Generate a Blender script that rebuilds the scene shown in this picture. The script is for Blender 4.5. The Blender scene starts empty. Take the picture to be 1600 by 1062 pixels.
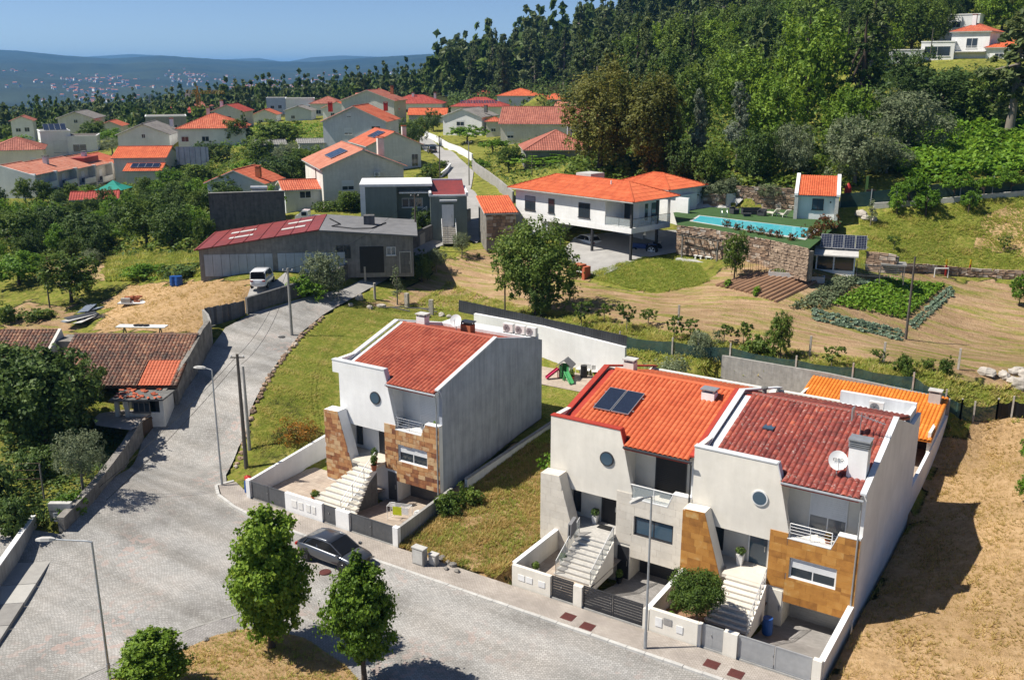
import bpy, math, random
import numpy as np
from mathutils import Vector, Matrix
random.seed(7); RNG = np.random.default_rng(11)
S = bpy.context.scene
COL = S.collection
R = math.radians

# ------------------------------------------------------------------ camera
CAM = np.array([8.496, -45.883, 27.7])
YAW, PITCH, FPX = R(32.5), R(15.8), 1490.0
cam = bpy.data.cameras.new('camera'); camo = bpy.data.objects.new('camera', cam); COL.objects.link(camo)
camo.location = CAM; camo.rotation_euler = (R(90) - PITCH, 0, YAW)
cam.sensor_width = 36; cam.lens = FPX / 1600 * 36; cam.clip_start = 0.5; cam.clip_end = 40000
S.camera = camo

# ------------------------------------------------------------------ sky and sun
SUN_EL = R(54)
fw = np.array([-math.sin(YAW), math.cos(YAW)]); rt = np.array([math.cos(YAW), math.sin(YAW)])
SUN_AZ = -(rt * 0.998 + fw * 0.06); SUN_AZ = SUN_AZ / np.linalg.norm(SUN_AZ)
w = bpy.data.worlds.new('World'); S.world = w; w.use_nodes = True
nt = w.node_tree; bg = nt.nodes['Background']
sky = nt.nodes.new('ShaderNodeTexSky'); sky.sky_type = 'NISHITA'; sky.sun_disc = False
sky.sun_elevation = SUN_EL; sky.sun_rotation = math.atan2(SUN_AZ[0], SUN_AZ[1])
sky.air_density = 0.5; sky.dust_density = 0.4; sky.ozone_density = 3.5; sky.altitude = 200
nt.links.new(sky.outputs[0], bg.inputs[0]); bg.inputs[1].default_value = 0.085
sl = bpy.data.lights.new('sun', 'SUN'); sl.energy = 5.0; sl.angle = R(0.5); sl.color = (1.0, 0.94, 0.84)
so = bpy.data.objects.new('sun', sl); COL.objects.link(so)
sd = Vector((SUN_AZ[0] * math.cos(SUN_EL), SUN_AZ[1] * math.cos(SUN_EL), math.sin(SUN_EL)))
so.rotation_euler = sd.to_track_quat('Z', 'Y').to_euler(); so.location = (-30, -30, 80)
S.view_settings.view_transform = 'Standard'; S.view_settings.look = 'None'
S.view_settings.exposure = 0.5; S.view_settings.gamma = 1.0
try: S.view_settings.use_curve_mapping = False
except Exception: pass
S.render.engine = 'CYCLES'
cy = S.cycles
cy.max_bounces = 6; cy.diffuse_bounces = 2; cy.glossy_bounces = 2; cy.transmission_bounces = 3; cy.transparent_max_bounces = 8
cy.volume_bounces = 0; cy.caustics_reflective = False; cy.caustics_refractive = False
cy.use_denoising = True
try: cy.denoiser = 'OPENIMAGEDENOISE'; cy.denoising_input_passes = 'RGB_ALBEDO_NORMAL'; cy.denoising_prefilter = 'ACCURATE'
except Exception: pass

# ------------------------------------------------------------------ projection helpers (photo pixel, 1600 wide -> a point of the terrain)
CS, SN = math.cos(PITCH), math.sin(PITCH)
def ray(px, py):
    a = (px - 800) / FPX; b = (py - 531) / FPX
    h = rt * a + fw * (CS - SN * b)
    return np.array([h[0], h[1], -(SN + CS * b)])
def at_depth(px, py, d):
    r = ray(px, py); return CAM + r * (d / (r[:2] @ fw))
def at_z(px, py, z):
    r = ray(px, py); return CAM + r * ((z - CAM[2]) / r[2])
def depth(p): return float((np.asarray(p)[:2] - CAM[:2]) @ fw)

# ------------------------------------------------------------------ terrain
ctl = []
def c3(x, y, z): ctl.append((x, y, z))
for q in [(345,730,66),(456,524,86),(410,447,96),(345,505,88),(320,560,79),(400,640,70),(600,480,96),(660,440,105),(700,375,117),(985,408,104),(900,420,103),
          (840,490,91),(1100,410,101),(1160,404,98),(1310,425,94),(1415,530,82),(1600,560,78),(1600,450,95),(1500,400,102),
          (1270,341,111),(1100,330,118.5),(1500,310,110),(1560,250,130),(1300,268,122),(960,262,132),(700,300,150),(680,235,230),(560,312,138),
          (640,262,180),(540,237,212),(790,178,330),(690,178,320),(500,180,330),(300,226,225),(230,240,220),(110,245,230),(130,310,190),
          (225,279,200),(30,262,220),(200,370,135),(60,470,105),(30,420,120),(100,720,62),(180,745,60),(40,870,50.5),(240,470,98),(380,430,100),
          (650,385,112),(100,200,450),(300,165,700),(600,150,600),(20,165,800),(1250,480,86),(1050,470,92),(1480,100,200),(840,260,165),(1400,230,140),
          (1180,250,130),(0,600,74),(0,760,57),(560,160,450),(100,300,185),(-200,300,180),(-150,700,62)]:
    ctl.append(tuple(at_depth(*q)))
for px, d, z in [(800,220,12.2),(800,260,12.8),(800,300,13.2),(860,250,13.2),(860,300,14),(900,270,15.5),(740,300,13),(1000,250,26),(850,300,22),(720,340,15),(1200,300,42),(1500,280,46),(1650,180,28),(1700,120,17),(1650,330,62),(1300,420,62),(1000,420,44),(760,480,22),(1300,240,33),(1150,190,21),(1000,190,17),(1350,170,24),(1700,70,6)]:
    p = at_depth(px, 531, d); ctl.append((p[0], p[1], z))
for x in (-70, -52, -40, -28, -16, -4, 10, 25):
    for y in (-30, -18, -8): c3(x, y, 0)
c3(-22,-5,.25); c3(-22,3,1.2); c3(-22,10,2.2); c3(-22,18,3.0); c3(-30,16,2.2); c3(-30,24,2.6)
c3(-38,0,0.5); c3(-38.5,8,1.8); c3(-38.5,16,2.9); c3(-45,-2,.2); c3(2,0,.45); c3(2,12,.5); c3(2.5,20,.9)
c3(3,0,.45); c3(3,8,.55); c3(3,16,.7); c3(2,26,1.2); c3(6,-1,1.2); c3(6.2,6,1.9); c3(6,13,2.2); c3(5.5,21,2.8); c3(4,30,3.6)
c3(12,-4,1.6); c3(12,6,2.6); c3(12,16,3.2); c3(12,28,4.3); c3(20,10,3.2); c3(20,-8,1.2); c3(8,-8,.6); c3(2,-8,.1)
c3(-17,27,4.7); c3(-8,27,4.7); c3(0,27,4.5); c3(-30,28,5.0); c3(-36,26,4.6); c3(-24,27,4.9)
ctl = np.array(ctl)
def tps_fit(c, lam=3.0):
    n = len(c); d = np.hypot(c[:,None,0]-c[None,:,0], c[:,None,1]-c[None,:,1])/100
    K = np.where(d > 0, d*d*np.log(d+1e-12), 0) + np.eye(n)*lam*1e-4
    P = np.c_[np.ones(n), c[:,0]/100, c[:,1]/100]
    A = np.block([[K, P],[P.T, np.zeros((3,3))]])
    return np.linalg.solve(A, np.r_[c[:,2], np.zeros(3)])
TW = tps_fit(ctl)
def ss(e0, e1, x):
    t = np.clip((x-e0)/(e1-e0), 0, 1); return t*t*(3-2*t)
pads = []      # (x0,x1,y0,y1,z,fall) axis-aligned terraces
def base_h(x, y):
    x = np.asarray(x, float); y = np.asarray(y, float)
    sh = x.shape; x = x.ravel(); y = y.ravel(); out = np.empty_like(x); n = len(ctl)
    for i in range(0, len(x), 20000):
        xx, yy = x[i:i+20000], y[i:i+20000]
        d = np.hypot(xx[:,None]-ctl[None,:,0], yy[:,None]-ctl[None,:,1])/100
        k = np.where(d > 0, d*d*np.log(d+1e-12), 0) @ TW[:n]
        z = k + TW[n] + TW[n+1]*xx/100 + TW[n+2]*yy/100
        dep = (xx-CAM[0])*fw[0] + (yy-CAM[1])*fw[1]; lat = (xx-CAM[0])*rt[0] + (yy-CAM[1])*rt[1]
        far = np.maximum(ss(650, 1300, np.hypot(dep, lat)), ss(0, -300, dep))
        z = np.clip(z, -12, 95)
        out[i:i+20000] = z*(1-far) + far*(-60)
    return out.reshape(sh)
def poly_mask(x, y, poly):
    x = np.asarray(x); y = np.asarray(y); m = np.zeros(x.shape, bool); n = len(poly)
    for i in range(n):
        x1, y1 = poly[i][:2]; x2, y2 = poly[(i+1) % n][:2]
        if y1 == y2: continue
        c = ((y1 > y) != (y2 > y)) & (x < (x2-x1)*(y-y1)/(y2-y1)+x1); m ^= c
    return m
def H(x, y):
    z = base_h(x, y)
    for (x0, x1, y0, y1, zz, f) in pads:
        dx = np.maximum(np.maximum(x0-x, x-x1), 0); dy = np.maximum(np.maximum(y0-y, y-y1), 0)
        k = 1-ss(0, f, np.hypot(dx, dy)); z = z*(1-k) + zz*k
    for poly, zz in caps:
        if len(z.shape) < 3: z = np.where(poly_mask(x, y, poly), np.minimum(z, zz), z)
    return z
caps = []
def H1(x, y): return float(H(np.array([x], float), np.array([y], float))[0])
_ts = np.r_[np.linspace(28, 160, 500), np.linspace(160.5, 900, 700)]
def G(px, py):
    r = ray(px, py); r = r/(r[:2] @ fw)
    P = CAM[None,:] + r[None,:]*_ts[:,None]
    dz = P[:,2]-H(P[:,0], P[:,1]); k = np.argmax(dz <= 0)
    if dz[k] > 0: return P[-1]
    if k == 0: return P[0]
    t = _ts[k-1] + (_ts[k]-_ts[k-1])*dz[k-1]/(dz[k-1]-dz[k]); p = CAM + r*t
    return np.array([p[0], p[1], H1(p[0], p[1])])
def GP(pts): return [tuple(G(*p)) for p in pts]

# ------------------------------------------------------------------ materials
MATS = {}
def nodes(name):
    m = bpy.data.materials.new(name); m.use_nodes = True; MATS[name] = m
    t = m.node_tree; return m, t, t.nodes['Principled BSDF'], t.nodes.new, t.links.new
def ramp(new, stops, interp='LINEAR'):
    r = new('ShaderNodeValToRGB'); e = r.color_ramp; e.interpolation = interp
    while len(e.elements) < len(stops): e.elements.new(0.5)
    for el, (p, c) in zip(e.elements, stops): el.position = p; el.color = (*c, 1)
    return r
def hx(s): # '#rrggbb' -> linear
    v = [int(s[i:i+2], 16)/255 for i in (1, 3, 5)]
    return tuple(c/12.92 if c <= .04045 else ((c+.055)/1.055)**2.4 for c in v)
def pm(name, c1, c2=None, scale=6, rough=.8, bump=.0, bscale=None, metal=0, stretch=(1,1,1), rnd=0, spec=.3, streak=0, alpha=1):
    """plain weathered surface: two tones by noise, fine relief, optional rain streaks and per-object tone"""
    m, t, b, new, ln = nodes(name)
    c2 = c2 or tuple(x*.8 for x in c1)
    tc = new('ShaderNodeTexCoord'); mp = new('ShaderNodeMapping'); mp.inputs['Scale'].default_value = stretch
    ln(tc.outputs['Object'], mp.inputs['Vector'])
    n = new('ShaderNodeTexNoise'); n.inputs['Scale'].default_value = scale; n.inputs['Detail'].default_value = 6; n.inputs['Roughness'].default_value = .65
    ln(mp.outputs[0], n.inputs['Vector'])
    r = ramp(new, [(.32, c1), (.68, c2)]); ln(n.outputs[0], r.inputs[0]); out = r.outputs[0]
    n0 = new('ShaderNodeTexNoise'); n0.inputs['Scale'].default_value = scale*.17; n0.inputs['Detail'].default_value = 3
    ln(mp.outputs[0], n0.inputs['Vector'])
    hv = new('ShaderNodeHueSaturation'); mr = new('ShaderNodeMapRange'); mr.inputs[1].default_value = .3; mr.inputs[2].default_value = .7
    mr.inputs[3].default_value = .9; mr.inputs[4].default_value = 1.08
    ln(n0.outputs[0], mr.inputs[0]); ln(mr.outputs[0], hv.inputs['Value']); ln(out, hv.inputs['Color']); out = hv.outputs[0]
    if streak:
        m2 = new('ShaderNodeMapping'); m2.inputs['Scale'].default_value = (2.2, 2.2, .16); ln(tc.outputs['Object'], m2.inputs[0])
        n2 = new('ShaderNodeTexNoise'); n2.inputs['Scale'].default_value = 1.6; n2.inputs['Detail'].default_value = 7; n2.inputs['Roughness'].default_value = .7
        ln(m2.outputs[0], n2.inputs[0])
        r2 = ramp(new, [(.42, (1,1,1)), (.72, (1-streak,)*3)]); ln(n2.outputs[0], r2.inputs[0])
        mx = new('ShaderNodeMix'); mx.data_type = 'RGBA'; mx.blend_type = 'MULTIPLY'; mx.inputs[0].default_value = 1
        ln(out, mx.inputs[6]); ln(r2.outputs[0], mx.inputs[7]); out = mx.outputs[2]
    if rnd:
        oi = new('ShaderNodeObjectInfo'); h2 = new('ShaderNodeHueSaturation'); m3 = new('ShaderNodeMapRange')
        m3.inputs[3].default_value = 1-rnd; m3.inputs[4].default_value = 1+rnd; ln(oi.outputs['Random'], m3.inputs[0])
        ln(m3.outputs[0], h2.inputs['Value']); ln(out, h2.inputs['Color']); out = h2.outputs[0]
    ln(out, b.inputs['Base Color'])
    b.inputs['Roughness'].default_value = rough; b.inputs['Metallic'].default_value = metal; b.inputs['Specular IOR Level'].default_value = spec
    if alpha < 1: b.inputs['Alpha'].default_value = alpha
    if bump:
        n3 = new('ShaderNodeTexNoise'); n3.inputs['Scale'].default_value = bscale or scale*4; n3.inputs['Detail'].default_value = 5
        ln(mp.outputs[0], n3.inputs[0]); bp = new('ShaderNodeBump'); bp.inputs['Strength'].default_value = bump; bp.inputs['Distance'].default_value = .05
        ln(n3.outputs[0], bp.inputs['Height']); ln(bp.outputs[0], b.inputs['Normal'])
    return m
def tile_mat(name, stops, lichen=0, lcol=(.55,.5,.4), dark=.0):
    """fired clay: each tile its own tone (face attribute), patches of wear and lichen"""
    m, t, b, new, ln = nodes(name)
    at = new('ShaderNodeAttribute'); at.attribute_name = 'var'
    tc = new('ShaderNodeTexCoord'); n = new('ShaderNodeTexNoise'); n.inputs['Scale'].default_value = .55; n.inputs['Detail'].default_value = 5; n.inputs['Roughness'].default_value = .6
    ln(tc.outputs['Object'], n.inputs[0])
    ad = new('ShaderNodeMath'); ad.operation = 'MULTIPLY_ADD'; ad.inputs[1].default_value = .45; ln(at.outputs['Fac'], ad.inputs[0])
    s2 = new('ShaderNodeMapRange'); s2.inputs[1].default_value = .3; s2.inputs[2].default_value = .7; s2.inputs[3].default_value = 0; s2.inputs[4].default_value = .55
    ln(n.outputs[0], s2.inputs[0]); ln(s2.outputs[0], ad.inputs[2])
    r = ramp(new, stops); ln(ad.outputs[0], r.inputs[0]); out = r.outputs[0]
    if lichen:
        n2 = new('ShaderNodeTexNoise'); n2.inputs['Scale'].default_value = 5; n2.inputs['Detail'].default_value = 8; n2.inputs['Roughness'].default_value = .75
        ln(tc.outputs['Object'], n2.inputs[0])
        r2 = ramp(new, [(.60-.06*lichen, (0,0,0)), (.68, (1,1,1))]); ln(n2.outputs[0], r2.inputs[0])
        mx = new('ShaderNodeMix'); mx.data_type = 'RGBA'; ln(r2.outputs[0], mx.inputs[0]); ln(out, mx.inputs[6]); mx.inputs[7].default_value = (*lcol, 1); out = mx.outputs[2]
        n3 = new('ShaderNodeTexNoise'); n3.inputs['Scale'].default_value = 2.3; n3.inputs['Detail'].default_value = 8; n3.inputs['Roughness'].default_value = .7
        ln(tc.outputs['Object'], n3.inputs[0]); r3 = ramp(new, [(.5, (0,0,0)), (.66, (dark,)*3)]); ln(n3.outputs[0], r3.inputs[0])
        m4 = new('ShaderNodeMix'); m4.data_type = 'RGBA'; ln(r3.outputs[0], m4.inputs[0]); ln(out, m4.inputs[6]); m4.inputs[7].default_value = (.06,.045,.04,1); out = m4.outputs[2]
    ln(out, b.inputs['Base Color']); b.inputs['Roughness'].default_value = .75; b.inputs['Specular IOR Level'].default_value = .25
    return m
def leaf_mat(name, stops, trans=.35, spread=.5):
    m, t, b, new, ln = nodes(name)
    at = new('ShaderNodeAttribute'); at.attribute_name = 'var'; oi = new('ShaderNodeObjectInfo')
    a = new('ShaderNodeMath'); a.operation = 'MULTIPLY_ADD'; a.inputs[1].default_value = 1-spread*.5; ln(at.outputs['Fac'], a.inputs[0])
    q = new('ShaderNodeMath'); q.operation = 'MULTIPLY'; q.inputs[1].default_value = spread*.5; ln(oi.outputs['Random'], q.inputs[0]); ln(q.outputs[0], a.inputs[2])
    r = ramp(new, stops); ln(a.outputs[0], r.inputs[0])
    ln(r.outputs[0], b.inputs['Base Color']); b.inputs['Roughness'].default_value = .55; b.inputs['Specular IOR Level'].default_value = .25
    tr = new('ShaderNodeBsdfTranslucent'); ht = new('ShaderNodeHueSaturation'); ht.inputs['Value'].default_value = 1.25; ht.inputs['Hue'].default_value = .485
    ln(r.outputs[0], ht.inputs['Color']); ln(ht.outputs[0], tr.inputs[0])
    mx = new('ShaderNodeMixShader'); mx.inputs[0].default_value = trans; ln(b.outputs[0], mx.inputs[1]); ln(tr.outputs[0], mx.inputs[2])
    ln(mx.outputs[0], t.nodes['Material Output'].inputs['Surface'])
    return m
def rand_mat(name, stops, rough=.7, scale=4, amt=.25, bump=.3):
    """pieces that differ from each other: the object's own random picks the tone"""
    m, t, b, new, ln = nodes(name)
    oi = new('ShaderNodeObjectInfo'); tc = new('ShaderNodeTexCoord'); n = new('ShaderNodeTexNoise'); n.inputs['Scale'].default_value = scale; n.inputs['Detail'].default_value = 6
    ln(tc.outputs['Object'], n.inputs[0])
    a = new('ShaderNodeMath'); a.operation = 'MULTIPLY_ADD'; a.inputs[1].default_value = amt*2; ln(n.outputs[0], a.inputs[0])
    q = new('ShaderNodeMath'); q.operation = 'MULTIPLY_ADD'; q.inputs[1].default_value = 1-amt*.6; q.inputs[2].default_value = -amt*.7; ln(oi.outputs['Random'], q.inputs[0]); ln(q.outputs[0], a.inputs[2])
    r = ramp(new, stops); ln(a.outputs[0], r.inputs[0]); ln(r.outputs[0], b.inputs['Base Color']); b.inputs['Roughness'].default_value = rough
    bp = new('ShaderNodeBump'); bp.inputs['Strength'].default_value = bump; bp.inputs['Distance'].default_value = .03
    n2 = new('ShaderNodeTexNoise'); n2.inputs['Scale'].default_value = scale*5; ln(tc.outputs['Object'], n2.inputs[0]); ln(n2.outputs[0], bp.inputs['Height']); ln(bp.outputs[0], b.inputs['Normal'])
    return m
def glass_mat(name, col=(.03,.04,.05), rough=.06):
    m, t, b, new, ln = nodes(name); b.inputs['Base Color'].default_value = (*col, 1); b.inputs['Roughness'].default_value = rough
    b.inputs['Specular IOR Level'].default_value = .6; return m
def M(n): return MATS[n]

# ------------------------------------------------------------------ mesh builder
class MB:
    def __init__(s): s.v = []; s.f = []; s.m = []; s.a = []; s.T = None
    def add(s, vs, fs, mi=0, var=0.0):
        o = len(s.v)
        if s.T is not None: vs = [tuple(s.T @ Vector(p)) for p in vs]
        s.v += [tuple(map(float, p)) for p in vs]; s.f += [[o+i for i in q] for q in fs]; s.m += [mi]*len(fs); s.a += [var]*len(fs); return s
    def box(s, x0, x1, y0, y1, z0, z1, mi=0, var=0.0):
        return s.add([(x0,y0,z0),(x1,y0,z0),(x1,y1,z0),(x0,y1,z0),(x0,y0,z1),(x1,y0,z1),(x1,y1,z1),(x0,y1,z1)],
                     [(3,2,1,0),(4,5,6,7),(0,1,5,4),(1,2,6,5),(2,3,7,6),(3,0,4,7)], mi, var)
    def beam(s, a, b, wd, ht, mi=0, up=(0,0,1)):
        """box from a to b, wd wide, ht high (centred)"""
        a = Vector(a); b = Vector(b); d = (b-a).normalized(); u = Vector(up)
        if abs(d.dot(u)) > .98: u = Vector((0,1,0))
        sx = d.cross(u).normalized()*(wd/2); sz = sx.cross(d).normalized()*(ht/2)
        vs = [p+q for p in (a, b) for q in (-sx-sz, sx-sz, sx+sz, -sx+sz)]
        return s.add(vs, [(3,2,1,0),(4,5,6,7),(0,1,5,4),(1,2,6,5),(2,3,7,6),(3,0,4,7)], mi)
    def prism(s, poly, axis, a0, a1, mi=0):
        """polygon in the plane across axis ('x': (y,z), 'y': (x,z), 'z': (x,y)) extruded from a0 to a1"""
        n = len(poly)
        def e(p, a): return (a, p[0], p[1]) if axis == 'x' else (p[0], a, p[1]) if axis == 'y' else (p[0], p[1], a)
        vs = [e(p, a0) for p in poly]+[e(p, a1) for p in poly]
        area = sum(poly[i][0]*poly[(i+1) % n][1]-poly[(i+1) % n][0]*poly[i][1] for i in range(n))
        fs = [list(range(n))[::-1], list(range(n, 2*n))]+[[i, (i+1) % n, n+(i+1) % n, n+i] for i in range(n)]
        if (area < 0) != (axis == 'y') : fs = [q[::-1] for q in fs]
        if a1 < a0: fs = [q[::-1] for q in fs]
        return s.add(vs, fs, mi)
    def tube(s, pts, r, n=6, mi=0, cap=True):
        pts = [Vector(p) for p in pts]; rs = r if isinstance(r, (list, tuple)) else [r]*len(pts); vs = []; fs = []
        for i, p in enumerate(pts):
            d = (pts[min(i+1, len(pts)-1)]-pts[max(i-1, 0)]).normalized(); u = Vector((0,0,1)) if abs(d.z) < .9 else Vector((1,0,0))
            x = d.cross(u).normalized(); y = x.cross(d)
            vs += [p+(x*math.cos(2*math.pi*k/n)+y*math.sin(2*math.pi*k/n))*rs[i] for k in range(n)]
        for i in range(len(pts)-1):
            fs += [[i*n+k, i*n+(k+1) % n, (i+1)*n+(k+1) % n, (i+1)*n+k] for k in range(n)]
        if cap: fs += [list(range(n)), list(range((len(pts)-1)*n, len(pts)*n))[::-1]]
        fs = [q[::-1] for q in fs]
        return s.add(vs, fs, mi)
    def cyl(s, c, r, z0, z1, n=16, mi=0, r2=None):
        return s.tube([(c[0],c[1],z0),(c[0],c[1],z1)], [r, r if r2 is None else r2], n, mi)
    def lathe(s, c, prof, n=14, mi=0):
        return s.tube([(c[0],c[1],z) for _, z in prof], [max(r, .001) for r, _ in prof], n, mi)
    def blob(s, c, r, seed=0, mi=0, n=8, m=6, rough=.18):
        rg = random.Random(seed); vs = [(c[0], c[1], c[2]-r[2])]; fs = []
        for i in range(1, m):
            t = math.pi*i/m-math.pi/2
            for k in range(n):
                q = 1+rg.uniform(-rough, rough); vs.append((c[0]+r[0]*q*math.cos(t)*math.cos(2*math.pi*k/n), c[1]+r[1]*q*math.cos(t)*math.sin(2*math.pi*k/n), c[2]+r[2]*q*math.sin(t)))
        vs.append((c[0], c[1], c[2]+r[2])); L = len(vs)-1
        fs += [[0, 1+(k+1) % n, 1+k] for k in range(n)]+[[L, 1+(m-2)*n+k, 1+(m-2)*n+(k+1) % n] for k in range(n)]
        for i in range(m-2): fs += [[1+i*n+k, 1+i*n+(k+1) % n, 1+(i+1)*n+(k+1) % n, 1+(i+1)*n+k] for k in range(n)]
        return s.add(vs, fs, mi)
    def mesh(s, name, mats, smooth=False):
        me = bpy.data.meshes.new(name); me.from_pydata(s.v, [], s.f)
        for q in (mats if isinstance(mats, (list, tuple)) else [mats]): me.materials.append(M(q) if isinstance(q, str) else q)
        if any(s.m): me.polygons.foreach_set('material_index', s.m)
        if any(s.a): me.attributes.new('var', 'FLOAT', 'FACE').data.foreach_set('value', s.a)
        if smooth: me.polygons.foreach_set('use_smooth', [True]*len(s.f))
        me.update(); return me
    def build(s, name, mats, parent=None, smooth=False, loc=None, rz=0, **tags):
        return link(name, s.mesh(name, mats, smooth), parent, loc, rz, **tags)
def link(name, me, parent=None, loc=None, rz=0, label=None, cat=None, group=None, kind=None):
    o = bpy.data.objects.new(name, me); COL.objects.link(o)
    if loc is not None: o.location = loc
    if rz: o.rotation_euler = (0, 0, rz)
    if parent is not None: o.parent = parent
    if label: o['label'] = label
    if cat: o['category'] = cat
    if group: o['group'] = group
    if kind: o['kind'] = kind
    return o
def thing(name, label, cat, loc=(0,0,0), rz=0, group=None, kind=None):
    return link(name, None, None, loc, rz, label, cat, group, kind)
def copy_tree(o, parent=None):
    c = o.copy(); COL.objects.link(c)
    if parent is not None: c.parent = parent
    for ch in list(o.children): copy_tree(ch, c)
    return c
def box(name, mat, parent, *b, **k): return MB().box(*b).build(name, mat, parent, **k)

def clip_rect(poly, x0, x1, y0, y1):
    for ax, lim, sg in ((0, x0, 1), (0, x1, -1), (1, y0, 1), (1, y1, -1)):
        out = []; n = len(poly)
        for i in range(n):
            a, b = poly[i], poly[(i+1) % n]; da = (a[ax]-lim)*sg; db = (b[ax]-lim)*sg
            if da >= 0: out.append(a)
            if (da >= 0) != (db >= 0):
                t = da/(da-db); out.append((a[0]+(b[0]-a[0])*t, a[1]+(b[1]-a[1])*t))
        poly = out
        if len(poly) < 3: return []
    o = [poly[0]]
    for p in poly[1:]:
        if abs(p[0]-o[-1][0])+abs(p[1]-o[-1][1]) > 1e-5: o.append(p)
    return o if len(o) > 2 else []
LOWER = []     # footprints under which the ground sheet is let down a little
def drape(name, poly, s, lift, mat, kind='structure', thick=.0, zf=None, lower=True, parent=None, **k):
    """a sheet with the outline poly laid on the terrain, cut into cells of s metres"""
    poly = [(float(p[0]), float(p[1])) for p in poly]
    if sum(poly[i][0]*poly[(i+1) % len(poly)][1]-poly[(i+1) % len(poly)][0]*poly[i][1] for i in range(len(poly))) < 0: poly = poly[::-1]
    xs = [p[0] for p in poly]; ys = [p[1] for p in poly]; key = {}; V = []; Fs = []
    def vid(p):
        q = (round(p[0], 4), round(p[1], 4))
        if q not in key: key[q] = len(V); V.append(q)
        return key[q]
    n = len(poly); nx = int((max(xs)-min(xs))/s)+1; ny = int((max(ys)-min(ys))/s)+1
    X, Y = np.meshgrid(min(xs)+np.arange(nx+1)*s, min(ys)+np.arange(ny+1)*s, indexing='ij'); ins = poly_mask(X, Y, poly)
    touched = np.zeros((nx, ny), bool)
    for i in range(n):
        a, b = np.array(poly[i]), np.array(poly[(i+1) % n]); L = np.hypot(*(b-a))
        for t in np.linspace(0, 1, int(L/s*4)+2):
            q = a+(b-a)*t; ci, cj = int((q[0]-min(xs))/s), int((q[1]-min(ys))/s)
            for di in (-1, 0, 1):
                for dj in (-1, 0, 1):
                    if 0 <= ci+di < nx and 0 <= cj+dj < ny: touched[ci+di, cj+dj] = True
    for i in range(nx):
        for j in range(ny):
            if touched[i, j]:
                c = clip_rect(poly, X[i,0], X[i+1,0], Y[0,j], Y[0,j+1])
                if c: Fs.append([vid(p) for p in c])
            elif ins[i, j]: Fs.append([vid((X[i,0],Y[0,j])), vid((X[i+1,0],Y[0,j])), vid((X[i+1,0],Y[0,j+1])), vid((X[i,0],Y[0,j+1]))])
    A = np.array(V); Z = (H(A[:,0], A[:,1]) if zf is None else zf(A[:,0], A[:,1]))+lift
    Fs = [f for f in (list(dict.fromkeys(q)) for q in Fs) if len(f) > 2]
    m = MB(); m.add(list(zip(A[:,0], A[:,1], Z)), Fs)
    if thick:
        b = [vid(p) for p in poly]
    if lower: LOWER.append(poly)
    return m.build(name, mat, parent, kind=kind if parent is None else None, **k)

# ------------------------------------------------------------------ terraces cut into the slope
pads += [(-17.9,-0.1,-5.7,14.5,-1.35,.25), (-17.9,-0.1,14.5,26.3,1.2,.3), (-38.0,-31.3,-5.5,-.1,.03,.2), (-38.0,-35.2,-.1,9,.25,.4), (-31.2,-25.7,-5.6,0,-.75,.2), (-35.2,-26.4,-.5,12.6,-.75,.2), (-37.5,-18.6,13.2,24.0,2.3,.5)]
POOL_Z = 11.2
wall_line = [at_z(*q, POOL_Z) for q in ((1058,352),(1110,358),(1160,368),(1205,376),(1264,389))]
caps += [([at_z(*q, POOL_Z)[:2] for q in ((1050,330),(1108,322),(1245,326),(1318,346))]+[p[:2] for p in wall_line[::-1]], POOL_Z-.15), ([p[:2] for p in wall_line]+[at_z(*q, 8.4)[:2] for q in ((1290,420),(1240,432),(1185,426),(1120,414),(1075,406))], 8.95)]
# ------------------------------------------------------------------ material library
def lin(r, g, b): return (r, g, b)
pm('white_plaster', (.82,.82,.81), (.77,.77,.76), 2.5, .85, .1, 40, streak=.06)
pm('cream_plaster', (.78,.74,.66), (.72,.68,.60), 2, .85, .1, 40, streak=.06)
pm('grey_plaster', (.44,.47,.53), (.33,.36,.41), .9, .9, .15, 30, streak=.28)
pm('pale_grey_plaster', (.68,.70,.72), (.58,.60,.62), 1.2, .9, .12, 30, streak=.14)
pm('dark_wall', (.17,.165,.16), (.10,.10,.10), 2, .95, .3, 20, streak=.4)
pm('garage_wall', (.29,.275,.26), (.18,.175,.17), 1.5, .95, .2, 20, streak=.35)
pm('concrete', (.40,.385,.36), (.28,.27,.25), 2.5, .9, .2, 30, streak=.3)
pm('pale_concrete', (.55,.54,.51), (.42,.41,.39), 2, .9, .15, 30)
pm('dark_concrete', (.2,.195,.185), (.12,.12,.115), 3, .92, .25, 25, streak=.3)
pm('beige_stone', (.66,.615,.54), (.60,.55,.475), 3, .7, .08, 40, rnd=.06)
pm('step_stone', (.62,.58,.50), (.5,.46,.39), 4, .7, .05, 40, rnd=.05)
pm('step_grey', (.50,.48,.45), (.36,.35,.33), 6, .7, .05, 40, rnd=.05)
pm('paving', (.40,.35,.31), (.31,.27,.24), 3, .9, .1, 30)
pm('anthracite', (.035,.037,.042), (.03,.03,.034), 4, .45, 0, spec=.4)
pm('gate_grey', (.13,.135,.145), (.10,.105,.112), 3, .5, .03, 20, metal=.3)
pm('gate_silver', (.40,.41,.42), (.34,.35,.36), 3, .45, 0, metal=.3)
pm('steel', (.55,.56,.57), (.45,.46,.47), 5, .35, 0, metal=.8)
pm('galvanised', (.42,.44,.46), (.33,.35,.37), 4, .5, 0, metal=.55)
pm('white_paint', (.80,.80,.79), (.72,.72,.71), 3, .5)
pm('white_plastic', (.78,.77,.74), (.70,.69,.66), 3, .45)
pm('shutter_white', (.72,.73,.74), (.66,.67,.68), 3, .55)
pm('shutter_grey', (.33,.34,.37), (.29,.3,.33), 3, .55)
pm('shutter_black', (.022,.022,.025), (.016,.016,.018), 3, .5)
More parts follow.
